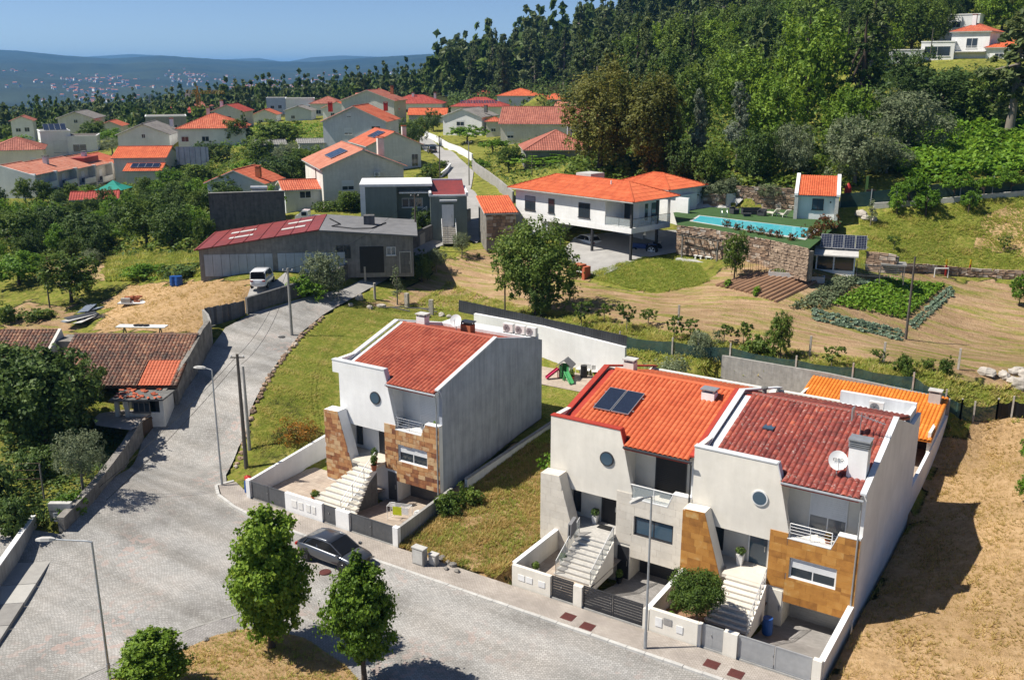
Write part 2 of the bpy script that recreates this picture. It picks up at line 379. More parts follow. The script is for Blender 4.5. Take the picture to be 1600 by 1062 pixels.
pm('red_paint', (.42,.03,.02), (.34,.025,.02), 3, .5)
pm('red_trim', (.42,.05,.03), (.33,.04,.025), 3, .6)
pm('red_sheet', (.26,.045,.04), (.16,.04,.035), .9, .55, .05, 20, streak=.2)
pm('grey_sheet', (.20,.20,.205), (.14,.14,.145), .8, .85, .1, 15)
pm('fibre_cement', (.27,.265,.25), (.19,.185,.175), 1.5, .9, .1, 15)
pm('orange_paint', (.62,.15,.02), (.5,.12,.02), 3, .5)
pm('wood', (.13,.085,.055), (.08,.055,.04), 8, .8, .2, 30, stretch=(1,1,.15))
pm('grey_wood', (.20,.185,.165), (.13,.12,.11), 8, .85, .2, 30)
pm('pole_wood', (.12,.105,.09), (.08,.07,.06), 5, .9, .2, 30)
pm('bark', (.10,.075,.055), (.06,.045,.035), 6, .95, .5, 20, stretch=(1,1,.3))
pm('pale_bark', (.24,.21,.175), (.15,.13,.11), 5, .95, .4, 20, stretch=(1,1,.3))
pm('terracotta', (.45,.15,.07), (.34,.11,.05), 6, .8)
pm('pot_white', (.72,.71,.69), (.66,.65,.63), 6, .6)
pm('blue_plastic', (.02,.09,.32), (.015,.07,.26), 4, .4)
pm('black_plastic', (.02,.02,.022), (.015,.015,.016), 4, .5)
pm('rubber', (.018,.018,.019), (.012,.012,.012), 6, .85)
pm('yellow_cloth', (.55,.62,.03), (.45,.5,.02), 4, .9)
pm('white_cloth', (.74,.74,.73), (.6,.6,.6), 5, .9, .3, 10)
pm('teal_cloth', (.02,.28,.22), (.015,.22,.17), 2, .8)
pm('iron_red', (.12,.035,.03), (.085,.028,.025), 5, .7, .2, 60)
pm('cast_iron', (.075,.072,.07), (.05,.05,.05), 8, .6, .3, 60)
pm('boulder', (.50,.455,.40), (.33,.30,.26), 3, .95, .5, 12, rnd=.12)
pm('grey_rock', (.27,.25,.225), (.15,.14,.13), 4, .95, .5, 12, rnd=.15)
pm('rubble_mix', (.17,.12,.085), (.44,.34,.25), 2.2, .95, .4, 10)
pm('soil', (.30,.175,.105), (.22,.13,.08), 1.2, .98, .4, 12)
pm('corrugated_dark', (.075,.08,.09), (.045,.048,.055), .7, .6, .05, 20, streak=.4)
pm('roller_blue', (.42,.47,.54), (.34,.39,.46), .9, .5, 0, streak=.2)
pm('corrugated_blue', (.24,.29,.36), (.17,.2,.26), .9, .5, 0, streak=.25)
pm('net_green', (.03,.075,.07), (.02,.05,.05), 2.5, .9, .2, 20, alpha=.88)
pm('net_black', (.012,.013,.015), (.008,.008,.01), 3, .45, .3, 10)
pm('green_plaster', (.19,.225,.205), (.16,.185,.17), 1.2, .9, .1, 30, streak=.15)
pm('blue_wash', (.60,.655,.69), (.52,.58,.62), 2, .9, .05, 30)
pm('artificial_turf', (.05,.105,.03), (.04,.085,.025), 3, .95, .2, 60)
pm('solar_cell', (.012,.018,.038), (.01,.014,.03), 6, .15, spec=.6)
pm('solar_water', (.02,.028,.05), (.016,.022,.04), 6, .2, spec=.6)
pm('aluminium', (.5,.51,.52), (.44,.45,.46), 5, .4, 0, metal=.7)
pm('slate_seat', (.06,.062,.068), (.045,.047,.05), 4, .8)
pm('tractor_blue', (.03,.07,.22), (.025,.06,.19), 3, .4)
pm('crane_yellow', (.50,.27,.03), (.42,.22,.03), 3, .5)
pm('yellow_paint', (.65,.45,.02), (.55,.38,.02), 3, .5)
pm('pink_plastic', (.5,.03,.1), (.42,.03,.09), 3, .4)
pm('green_plastic', (.10,.42,.16), (.08,.35,.13), 3, .4)
pm('wire', (.02,.02,.02), None, 3, .6)
pm('skin_white_wash', (.74,.71,.65), (.63,.60,.54), 2, .95, .2, 15, streak=.12)
pm('old_wall', (.30,.28,.25), (.15,.14,.125), 1.6, .97, .5, 10, streak=.4)
pm('tarmac', (.17,.168,.165), (.13,.128,.125), 1.5, .95, .15, 60)
pm('road_concrete', (.36,.35,.335), (.28,.272,.26), .8, .95, .1, 30)
pm('pool_tile', (.10,.50,.56), (.08,.44,.52), 4, .4)
pm('cushion', (.66,.62,.54), (.58,.54,.47), 4, .9)
glass_mat('glass'); glass_mat('glass_blue', (.05,.09,.13), .08)
glass_mat('car_glass', (.012,.013,.015), .08); MATS['car_glass'].node_tree.nodes['Principled BSDF'].inputs['Specular IOR Level'].default_value = .3
glass_mat('curtain_glass', (.16,.17,.18), .15)
mm, t_, b_, n_, l_ = nodes('rail_glass'); b_.inputs['Base Color'].default_value = (.6,.66,.66,1); b_.inputs['Alpha'].default_value = .28; b_.inputs['Roughness'].default_value = .05
mm, t_, b_, n_, l_ = nodes('pool_water'); b_.inputs['Base Color'].default_value = (.09,.52,.60,1); b_.inputs['Roughness'].default_value = .05
q_ = n_('ShaderNodeTexNoise'); q_.inputs['Scale'].default_value = 1.8; q_.inputs['Detail'].default_value = 3; bp_ = n_('ShaderNodeBump'); bp_.inputs['Strength'].default_value = .12
l_(q_.outputs[0], bp_.inputs['Height']); l_(bp_.outputs[0], b_.inputs['Normal'])
def car_paint(name, col, metal=.6):
    m, t, b, new, ln = nodes(name); b.inputs['Base Color'].default_value = (*col, 1); b.inputs['Metallic'].default_value = metal
    b.inputs['Roughness'].default_value = .3; b.inputs['Coat Weight'].default_value = .8; b.inputs['Coat Roughness'].default_value = .08
car_paint('paint_grey', (.085,.092,.105)); car_paint('paint_white', (.76,.77,.78), 0); car_paint('paint_black', (.03,.032,.036), .3)
tile_mat('tile_red', [(.0,(.24,.05,.032)),(.45,(.37,.085,.05)),(1,(.47,.14,.08))], 1, (.30,.13,.09), .1)
tile_mat('tile_orange', [(.0,(.42,.085,.035)),(.5,(.55,.125,.05)),(1,(.62,.17,.07))])
tile_mat('tile_worn', [(.0,(.15,.036,.032)),(.4,(.25,.058,.046)),(.75,(.33,.08,.055)),(1,(.52,.14,.075))], .6, (.52,.48,.43), .45)
tile_mat('tile_amber', [(.0,(.55,.16,.02)),(.5,(.66,.21,.03)),(1,(.72,.27,.05))])
tile_mat('tile_old', [(.0,(.055,.04,.035)),(.3,(.12,.06,.045)),(.6,(.22,.10,.065)),(.85,(.34,.17,.10)),(1,(.42,.27,.18))], 1.4, (.36,.33,.25), .85)
tile_mat('tile_patch', [(.0,(.42,.10,.05)),(1,(.56,.17,.09))])
tile_mat('tile_far', [(.0,(.36,.075,.04)),(.5,(.48,.12,.06)),(1,(.55,.18,.10))], .8, (.36,.2,.15), .15)
tile_mat('tile_pale', [(.0,(.40,.13,.08)),(.5,(.50,.19,.12)),(1,(.56,.26,.18))], 1, (.42,.3,.25), .2)
tile_mat('tile_maroon', [(.0,(.24,.045,.035)),(.5,(.34,.06,.045)),(1,(.42,.09,.06))])
tile_mat('tile_brown', [(.0,(.22,.07,.05)),(.5,(.33,.11,.075)),(1,(.42,.16,.11))], 1, (.35,.2,.16), .2)
tile_mat('tile_grey', [(.0,(.14,.13,.12)),(.5,(.22,.205,.19)),(1,(.29,.27,.25))], 1, (.3,.28,.25), .2)
rand_mat('slate_clad', [(0,(.13,.05,.03)),(.18,(.26,.10,.04)),(.36,(.40,.19,.075)),(.55,(.50,.28,.12)),(.75,(.52,.36,.20)),(.9,(.34,.14,.05)),(1,(.56,.45,.32))], .75, 2.2, .30)
rand_mat('ochre_clad', [(0,(.24,.10,.02)),(.3,(.36,.155,.03)),(.6,(.45,.205,.04)),(.85,(.50,.25,.06)),(1,(.52,.33,.13))], .75, 2.5, .5)
rand_mat('rubble', [(0,(.12,.09,.07)),(.35,(.24,.16,.11)),(.65,(.36,.25,.17)),(.85,(.42,.36,.30)),(1,(.5,.46,.42))], .95, 4, .3, .5)
rand_mat('plank_dark', [(0,(.04,.042,.05)),(.5,(.085,.09,.1)),(1,(.17,.175,.19))], .7, 3, .35)
rand_mat('slab', [(0,(.22,.21,.2)),(.5,(.33,.32,.3)),(1,(.42,.41,.385))], .92, 2.5, .3)
leaf_mat('leaf_maple', [(0,(.045,.095,.010)),(.4,(.115,.205,.018)),(.75,(.22,.33,.035)),(1,(.36,.44,.07))])
leaf_mat('leaf_green', [(0,(.036,.07,.014)),(.45,(.085,.145,.022)),(.8,(.17,.24,.04)),(1,(.27,.33,.07))])
leaf_mat('leaf_dark', [(0,(.03,.06,.016)),(.5,(.075,.13,.03)),(.85,(.15,.22,.05)),(1,(.22,.29,.08))])
leaf_mat('leaf_bright', [(0,(0.049,0.112,0.011)),(.5,(0.119,0.238,0.020)),(.85,(0.210,0.350,0.031)),(1,(0.308,0.420,0.056))])
leaf_mat('leaf_olive', [(0,(.085,.115,.055)),(.5,(.17,.21,.11)),(.85,(.27,.31,.18)),(1,(.36,.39,.26))])
leaf_mat('leaf_cedar', [(0,(.055,.068,.014)),(.5,(.14,.15,.03)),(.85,(.22,.215,.048)),(1,(.30,.27,.07))])
leaf_mat('leaf_euca', [(0,(.038,.062,.022)),(.5,(.095,.135,.044)),(.85,(.165,.205,.07)),(1,(.24,.26,.10))])
leaf_mat('leaf_silver', [(0,(.11,.135,.09)),(.5,(.21,.25,.17)),(1,(.36,.41,.31))])
leaf_mat('leaf_red', [(0,(.06,.03,.012)),(.4,(.17,.05,.02)),(.7,(.10,.12,.02)),(1,(.28,.10,.03))])
leaf_mat('leaf_cabbage', [(0,(.11,.18,.10)),(.5,(.20,.28,.19)),(1,(.33,.41,.31))])
leaf_mat('leaf_dry', [(0,(.28,.23,.06)),(.5,(.48,.37,.13)),(1,(.68,.52,.24))], .5)
leaf_mat('leaf_flower', [(0,(.09,.10,.02)),(.6,(.18,.14,.03)),(.8,(.42,.18,.02)),(1,(.52,.26,.03))])
leaf_mat('grass_blade', [(0,(.17,.24,.035)),(.4,(.29,.36,.06)),(.7,(.47,.44,.12)),(1,(.64,.52,.25))], .5)

# cobbles: rows of small granite setts with uneven tone, joints lower than the stones
m, t, b, new, ln = nodes('cobble')
tc = new('ShaderNodeTexCoord'); mp = new('ShaderNodeMapping'); mp.inputs['Rotation'].default_value = (0, 0, R(-28)); ln(tc.outputs['Object'], mp.inputs[0])
wn = new('ShaderNodeTexNoise'); wn.inputs['Scale'].default_value = .35; wn.inputs['Detail'].default_value = 3; ln(mp.outputs[0], wn.inputs[0])
wa = new('ShaderNodeVectorMath'); wa.operation = 'MULTIPLY_ADD'; wa.inputs[1].default_value = (1.0,1.0,0); ln(wn.outputs[1], wa.inputs[0]); ln(mp.outputs[0], wa.inputs[2])
br = new('ShaderNodeTexBrick'); br.offset = .5; br.inputs['Scale'].default_value = 1; br.inputs['Mortar Size'].default_value = .016; br.inputs['Mortar Smooth'].default_value = .5
br.inputs['Brick Width'].default_value = .17; br.inputs['Row Height'].default_value = .135; br.inputs['Bias'].default_value = -.1
br.inputs['Color1'].default_value = (.32,.313,.30,1); br.inputs['Color2'].default_value = (.43,.42,.405,1); br.inputs['Mortar'].default_value = (.22,.21,.2,1)
ln(wa.outputs[0], br.inputs[0])
nn = new('ShaderNodeTexNoise'); nn.inputs['Scale'].default_value = .22; nn.inputs['Detail'].default_value = 6; nn.inputs['Roughness'].default_value = .6; ln(tc.outputs['Object'], nn.inputs[0])
rr = ramp(new, [(.3,(.60,.59,.58)),(.47,(.92,.92,.91)),(.66,(1.12,1.09,1.06))]); ln(nn.outputs[0], rr.inputs[0])
mx = new('ShaderNodeMix'); mx.data_type = 'RGBA'; mx.blend_type = 'MULTIPLY'; mx.inputs[0].default_value = 1; ln(br.outputs[0], mx.inputs[6]); ln(rr.outputs[0], mx.inputs[7])
mq = new('ShaderNodeMapping'); mq.inputs['Rotation'].default_value = (0,0,R(32)); mq.inputs['Scale'].default_value = (.05,.75,1); ln(tc.outputs['Object'], mq.inputs[0])
nq = new('ShaderNodeTexNoise'); nq.inputs['Scale'].default_value = 1; nq.inputs['Detail'].default_value = 5; ln(mq.outputs[0], nq.inputs[0]); rq = ramp(new, [(.38,(.80,.79,.77)),(.6,(1.06,1.06,1.06))]); ln(nq.outputs[0], rq.inputs[0])
mz = new('ShaderNodeMix'); mz.data_type = 'RGBA'; mz.blend_type = 'MULTIPLY'; mz.inputs[0].default_value = 1; ln(mx.outputs[2], mz.inputs[6]); ln(rq.outputs[0], mz.inputs[7]); mx = mz
vn = new('ShaderNodeTexVoronoi'); vn.inputs['Scale'].default_value = 3.2; ln(wa.outputs[0], vn.inputs[0])
rp = ramp(new, [(.0,(1,1,1)),(1,(1,1,1))]); sp = new('ShaderNodeSeparateColor'); ln(vn.outputs[1], sp.inputs[0])
n5 = new('ShaderNodeTexNoise'); n5.inputs['Scale'].default_value = .16; n5.inputs['Detail'].default_value = 4; ln(tc.outputs['Object'], n5.inputs[0])
r5 = ramp(new, [(.50,(0,0,0)),(.66,(1,1,1))]); ln(n5.outputs[0], r5.inputs[0])
mt = new('ShaderNodeMath'); mt.operation = 'GREATER_THAN'; mt.inputs[1].default_value = .72; ln(sp.outputs[0], mt.inputs[0])
mu = new('ShaderNodeMath'); mu.operation = 'MULTIPLY'; ln(mt.outputs[0], mu.inputs[0]); ln(r5.outputs[0], mu.inputs[1])
mv = new('ShaderNodeMath'); mv.operation = 'MULTIPLY'; mv.inputs[1].default_value = .55; ln(mu.outputs[0], mv.inputs[0])
m6 = new('ShaderNodeMix'); m6.data_type = 'RGBA'; ln(mv.outputs[0], m6.inputs[0]); ln(mx.outputs[2], m6.inputs[6]); m6.inputs[7].default_value = (.42,.30,.26,1)
ln(m6.outputs[2], b.inputs['Base Color']); b.inputs['Roughness'].default_value = .85; b.inputs['Specular IOR Level'].default_value = .25
bp = new('ShaderNodeBump'); bp.inputs['Strength'].default_value = .4; bp.inputs['Distance'].default_value = .02; iv = new('ShaderNodeMath'); iv.operation = 'SUBTRACT'; iv.inputs[0].default_value = 1
ln(br.outputs[1], iv.inputs[1]); ln(iv.outputs[0], bp.inputs['Height']); ln(bp.outputs[0], b.inputs['Normal'])
def sett_mat(name, c1, c2, mort, bw, rh, rot=0):
    m, t, b, new, ln = nodes(name); tc = new('ShaderNodeTexCoord'); mp = new('ShaderNodeMapping'); mp.inputs['Rotation'].default_value = (0,0,R(rot)); ln(tc.outputs['Object'], mp.inputs[0])
    br = new('ShaderNodeTexBrick'); br.inputs['Scale'].default_value = 1; br.inputs['Mortar Size'].default_value = .012; br.inputs['Brick Width'].default_value = bw; br.inputs['Row Height'].default_value = rh
    br.inputs['Color1'].default_value = (*c1,1); br.inputs['Color2'].default_value = (*c2,1); br.inputs['Mortar'].default_value = (*mort,1); ln(mp.outputs[0], br.inputs[0])
    nn = new('ShaderNodeTexNoise'); nn.inputs['Scale'].default_value = .8; nn.inputs['Detail'].default_value = 6; ln(tc.outputs['Object'], nn.inputs[0])
    rr = ramp(new, [(.3,(.78,.76,.74)),(.7,(1.08,1.06,1.03))]); ln(nn.outputs[0], rr.inputs[0])
    mx = new('ShaderNodeMix'); mx.data_type = 'RGBA'; mx.blend_type = 'MULTIPLY'; mx.inputs[0].default_value = 1; ln(br.outputs[0], mx.inputs[6]); ln(rr.outputs[0], mx.inputs[7])
    ln(mx.outputs[2], b.inputs['Base Color']); b.inputs['Roughness'].default_value = .9
sett_mat('pavement_sett', (.36,.325,.29), (.44,.40,.365), (.24,.215,.195), .2, .1)
sett_mat('patio_tile', (.40,.33,.27), (.48,.41,.34), (.28,.23,.2), .45, .45)
sett_mat('grey_sett', (.27,.26,.255), (.36,.35,.345), (.17,.165,.16), .2, .1)
sett_mat('block_wall', (.33,.325,.31), (.40,.395,.38), (.24,.235,.225), .6, .3)

# ground sheet: soil, green grass, dry grass and forest floor, mixed by the land-cover attribute and broken up by noise
m, t, b, new, ln = nodes('ground_cover')
at = new('ShaderNodeAttribute'); at.attribute_name = 'cover'; sp = new('ShaderNodeSeparateColor'); ln(at.outputs['Color'], sp.inputs[0])
tc = new('ShaderNodeTexCoord')
def nz(scale, det=6, rough=.65, st=(1,1,1)):
    q = new('ShaderNodeMapping'); q.inputs['Scale'].default_value = st; ln(tc.outputs['Object'], q.inputs[0])
    n = new('ShaderNodeTexNoise'); n.inputs['Scale'].default_value = scale; n.inputs['Detail'].default_value = det; n.inputs['Roughness'].default_value = rough; ln(q.outputs[0], n.inputs[0]); return n.outputs[0]
def rp(src, stops): r = ramp(new, stops); ln(src, r.inputs[0]); return r.outputs[0]
def mixc(f, a, b2):
    x = new('ShaderNodeMix'); x.data_type = 'RGBA'; ln(f, x.inputs[0]); ln(a, x.inputs[6]); ln(b2, x.inputs[7]); return x.outputs[2]
def mixm(a, f):
    x = new('ShaderNodeMix'); x.data_type = 'RGBA'; x.blend_type = 'MULTIPLY'; x.inputs[0].default_value = 1; ln(a, x.inputs[6]); ln(f, x.inputs[7]); return x.outputs[2]
def mth(op, a, b2):
    x = new('ShaderNodeMath'); x.operation = op
    for i, q in enumerate((a, b2)):
        if isinstance(q, (int, float)): x.inputs[i].default_value = q
        else: ln(q, x.inputs[i])
    return x.outputs[0]
fl = rp(nz(1.2), [(.3,(.025,.03,.014)),(.55,(.05,.055,.022)),(.75,(.10,.085,.04))])
gr = rp(nz(1.6,8,.75), [(.26,(.10,.135,.022)),(.46,(.19,.22,.04)),(.60,(.30,.27,.075)),(.75,(.44,.33,.16))])
dr = rp(nz(1.8,8,.75), [(.25,(.29,.19,.10)),(.5,(.48,.325,.18)),(.65,(.57,.405,.245)),(.8,(.34,.27,.10))])
sl_ = rp(nz(.9,8,.7,(.35,1.6,1)), [(.25,(.24,.155,.09)),(.5,(.39,.265,.165)),(.72,(.50,.37,.245))])
weed = nz(.75,9,.72,(.22,1.5,1))
brk = mth('MULTIPLY', mth('SUBTRACT', nz(.6,8,.75), .5), 1.5)
def thr(ch, off=.5):
    x = new('ShaderNodeMapRange'); x.inputs[1].default_value = off-.1; x.inputs[2].default_value = off+.1; ln(mth('ADD', ch, brk), x.inputs[0]); return x.outputs[0]
c = mixc(thr(sp.outputs[1]), fl, gr)
c = mixc(thr(sp.outputs[2]), c, dr)
so_ = mixc(rp(weed, [(.48,(0,0,0)),(.60,(.9,.9,.9))]), sl_, gr)
c = mixc(thr(sp.outputs[0]), c, so_)
c = (lambda f: mixm(c, f))(rp(nz(.09,5,.6), [(.3,(.74,.72,.66)),(.68,(1.14,1.12,1.06))]))
ln(c, b.inputs['Base Color']); b.inputs['Roughness'].default_value = 1; b.inputs['Specular IOR Level'].default_value = .05
bp = new('ShaderNodeBump'); bp.inputs['Strength'].default_value = .9; bp.inputs['Distance'].default_value = .3; ln(nz(2.6,8,.75), bp.inputs['Height']); ln(bp.outputs[0], b.inputs['Normal'])

# ------------------------------------------------------------------ roads and pavements (laid before the ground sheet so that it can be let down under them)
KY = -7.85                                   # kerb line of the street, along the three houses
road_pts = [(-110,-45),(30,-45),(30,KY),(-31,KY),(-36,KY+.35),(-39.2,KY+1.3)]
edge_r = GP([(353,742),(372,700),(383,680),(392,640),(412,600),(440,558),(470,520),(505,492),(540,472)])
edge_l = GP([(535,452),(490,462),(440,476),(392,490),(352,512),(332,540),(306,580),(268,628),(222,690),(176,750),(120,812),(96,835)])
road_poly = road_pts+edge_r+edge_l
drape('road', road_poly, 1.0, .03, 'cobble')
side_lane = GP([(535,452),(540,472),(575,452),(620,425),(660,402),(700,380),(712,366),(690,366),(650,384),(600,415)])
drape('lane', side_lane, .8, .034, 'road_concrete')
main_lane = GP([(712,366),(745,380),(775,345),(752,322),(735,296),(740,268),(718,248),(692,232),(672,216),(650,210),(655,222),(676,240),(700,268),(700,296),(722,330)])
drape('street', main_lane, 1.2, .05, 'road_concrete')
isl = [(-13,-18),(-16,-14.7),(-20,-13.0),(-23.5,-13.2),(-26.5,-15.2),(-28,-19),(-27.5,-24),(-24,-30),(-17,-30),(-12.5,-24)]
ISL = [(-30,-26),(-29,-21),(-28.6,-18.5),(-27.6,-16.2),(-26,-14.7),(-24,-14.6),(-22,-15.2),(-19,-16.0),(-17.2,-16.9),(-15.8,-19),(-16,-24),(-20,-30),(-27,-30)]
def inset(poly, d):
    c = np.mean(np.array(poly), 0); return [tuple(c+(np.array(p)-c)*(1-d/np.hypot(*(np.array(p)-c)))) for p in poly]
def kerb_row(name, pts, z0, z1, wd, mat, step=1.0, closed=False):
    """a kerb: one setting object that carries its stones"""
    root = link(name, None, kind='structure'); pts = [np.array(p[:2], float) for p in pts]
    if closed: pts = pts+[pts[0]]
    k = 0
    for a, b in zip(pts, pts[1:]):
        L = np.hypot(*(b-a)); n = max(1, int(round(L/step)))
        for i in range(n):
            p = a+(b-a)*(i/n); q = a+(b-a)*((i+1)/n); d = (q-p)/np.hypot(*(q-p))*.012; zz = random.uniform(-.012, .012)
            m = MB(); m.beam((*(p+d), (z0+z1)/2+zz), (*(q-d), (z0+z1)/2+zz), wd, z1-z0); m.build('kerb_stone', mat, root)
    return root
# pavement along the houses, 0.13 m above the road
pv = MB(); py0, py1 = KY+.15, -5.95
pav_poly = [(16,py0),(16,py1),(-37.9,py1),(-38.6,-5.4),(-40.6,-4.6),(-41.2,-5.6),(-39.9,-6.5),(-37.5,-7.25),(-35,-7.6),(-31,py0)]
pv.prism(pav_poly, 'z', -.3, .13); pv.build('pavement', 'pavement_sett', kind='structure'); LOWER.append(pav_poly)
kerb_row('kerb', [(16,KY+.05),(-31,KY+.05),(-35,-7.72),(-37.6,-7.35),(-40.1,-6.6),(-41.35,-5.7),(-40.9,-4.5)], -.2, .135, .2, 'pale_concrete', 1.0)
# planted island in the middle of the street
LOWER.append(ISL)
MB().prism(ISL, 'z', -.3, .11).build('island_border', 'grey_sett', kind='structure')
kerb_row('island_kerb', inset(ISL, -.06), -.2, .125, .16, 'concrete', .9, True)
isl_in = [(-29,-26),(-27.6,-21),(-27,-18.2),(-26.2,-17.0),(-24.8,-16.3),(-23,-15.9),(-19.5,-16.6),(-17.6,-17.4),(-16.6,-19.2),(-16.8,-24),(-20.3,-29),(-26.5,-29)]
# left-hand pavement of concrete slabs beside the white garden wall
root = link('slab_pavement', None, kind='structure')
e0, e1 = np.array((-43.6,-15.3)), np.array((-34.0,-26.4)); dd = (e1-e0)/np.hypot(*(e1-e0)); nn_ = np.array((-dd[1], dd[0]))*-1
if nn_[0] > 0: nn_ = -nn_
t = 0; Ls = np.hypot(*(e1-e0)); k = 0
while t < Ls:
    l = 1.9+.5*((k*37) % 5)/5; a = e0+dd*(t+.015); b = e0+dd*(t+l-.02); q = [a, b, b+nn_*1.9, a+nn_*1.9]
    MB().prism([tuple(p) for p in q], 'z', -.2, .12+random.uniform(-.012, .012)).build('paving_slab', 'slab', root); t += l; k += 1
LOWER.append([tuple(e0), tuple(e1), tuple(e1+nn_*1.9), tuple(e0+nn_*1.9)])
# hard surfaces further up the slope
drape('driveway', GP([(893,420),(905,430),(940,432),(1000,404),(1060,394),(1085,380),(1060,360),(1000,360),(900,370),(880,390)]), .8, .05, 'road_concrete')
drape('parking_pad', GP([(383,475),(392,448),(430,440),(447,425),(455,455),(430,462),(400,474)]), .8, .05, 'road_concrete')
drape('terrace', GP([(1058,322),(1100,300),(1160,296),(1160,318),(1100,326),(1068,332)]), .8, .06, 'pale_concrete')

# ------------------------------------------------------------------ the ground sheet
def axis(lo, hi, step, far, g=1.07):
    a = list(np.arange(lo, hi+1e-6, step)); d = step; x = hi; up = []
    while x < far: d *= g; x += d; up.append(x)
    d = step; x = lo; dn = []
    while x > -far: d *= g; x -= d; dn.append(x)
    return np.array(dn[::-1]+a+up)
GX, GY = axis(-115, 30, .6, 9000), axis(-32, 95, .6, 9000)
X, Y = np.meshgrid(GX, GY, indexing='ij'); Z = H(X, Y)
for p in LOWER: Z = np.where(poly_mask(X, Y, p), Z-.28, Z)
def fbm(x, y, s, seed=0):
    rg = np.random.default_rng(seed); o = np.zeros_like(x)
    for k in range(4):
        f = 2**k/s
        for _ in range(3):
            a = rg.uniform(0, 2*np.pi); o += np.sin((x*np.cos(a)+y*np.sin(a))*f*2*np.pi+rg.uniform(0, 6))/(2**k)/3
    return o
near = (X > -115) & (X < 30) & (Y > -32) & (Y < 95)
Z = Z+np.where(near, .05*fbm(X, Y, 5, 3), 0)
jx, jy = X+.9*fbm(X, Y, 4, 5), Y+.9*fbm(X, Y, 4, 9)
cov = np.zeros(X.shape+(4,), np.float32); cov[..., 3] = 1
def paint(px, ch, v=1.0, world=False):
    m = poly_mask(jx, jy, px if world else GP(px))
    cov[m, :3] = 0; cov[m, ch] = v
SOIL, GRASS, DRY = 0, 1, 2
depX = (X-CAM[0])*fw[0]+(Y-CAM[1])*fw[1]
cov[..., 1] = np.where(depX < 330, .62, .15)
paint([(150,700),(520,665),(620,490),(770,520),(860,480),(700,440),(560,440),(430,560),(380,700)], GRASS)
paint([(380,765),(395,640),(425,590),(520,690),(440,760)], GRASS, .58)
paint([(560,478),(640,452),(700,402),(770,385),(900,415),(1000,440),(1100,438),(1180,400),(1300,425),(1450,425),(1700,440),(1700,600),(1500,592),(1400,580),(1300,578),(1200,560),(1100,545),(970,530),(850,486),(760,484),(660,478)], SOIL)
paint([(905,432),(1000,404),(1060,394),(1100,408),(1110,440),(1020,455),(935,448)], GRASS)
paint([(1340,425),(1345,345),(1420,318),(1700,300),(1700,420),(1450,415)], GRASS)
paint([(1525,380),(1540,330),(1700,300),(1700,400),(1560,392)], DRY)
paint([(1100,560),(1260,570),(1420,590),(1700,600),(1700,660),(1500,640),(1300,600),(1000,550)], GRASS)
paint([(150,520),(165,470),(200,445),(300,440),(400,440),(390,490),(330,500),(310,525)], DRY)
paint([(160,440),(170,395),(320,395),(315,435)], GRASS)
paint([(60,410),(90,395),(160,395),(165,440),(110,440)], SOIL)
paint([(0,520),(30,470),(110,480),(120,520)], SOIL)
paint([(0.1,-12),(0.1,24),(3,30),(30,40),(40,-12)], DRY, 1, True)
paint([(-18,-6),(-26.2,-6),(-26.2,9),(-18,7)], DRY, .78, True)
paint([(-18,7),(-26.2,9),(-26.2,24),(-18,24)], GRASS, .7, True)
paint([(-37.5,13.2),(-19,13.2),(-19,24),(-37.5,24)], GRASS, 1, True)
paint(isl_in, DRY, 1, True)
m = MB(); nx_, ny_ = X.shape
me = bpy.data.meshes.new('ground'); V = np.stack([X, Y, Z], -1).reshape(-1, 3)
I = np.arange(nx_*ny_).reshape(nx_, ny_); F = np.stack([I[:-1,:-1], I[1:,:-1], I[1:,1:], I[:-1,1:]], -1).reshape(-1, 4)
def np_mesh(me, V, F):
    me.vertices.add(len(V)); me.vertices.foreach_set('co', np.ascontiguousarray(V, np.float32).ravel())
    k = F.shape[1]; me.loops.add(F.size); me.loops.foreach_set('vertex_index', np.ascontiguousarray(F, np.int32).ravel())
    me.polygons.add(len(F)); me.polygons.foreach_set('loop_start', np.arange(len(F), dtype=np.int32)*k); me.polygons.foreach_set('loop_total', np.full(len(F), k, np.int32))
    me.update(calc_edges=True); return me
np_mesh(me, V, F); me.attributes.new('cover', 'FLOAT_COLOR', 'POINT').data.foreach_set('color', cov.reshape(-1))
me.polygons.foreach_set('use_smooth', [True]*len(F)); me.materials.append(M('ground_cover'))
link('ground', me, kind='structure')
mi = bpy.data.meshes.new('island_lawn'); gx = np.arange(-30, -15, .4); gy = np.arange(-30, -13, .4)
drape('island_lawn', isl_in, .5, .16, 'ground_cover', zf=lambda x, y: 0*x, lower=False)
lw = bpy.data.objects['island_lawn'].data; cc = np.zeros((len(lw.vertices), 4), np.float32); cc[:, 2] = .72; cc[:, 1] = .9; cc[:, 3] = 1
lw.attributes.new('cover', 'FLOAT_COLOR', 'POINT').data.foreach_set('color', cc.reshape(-1))

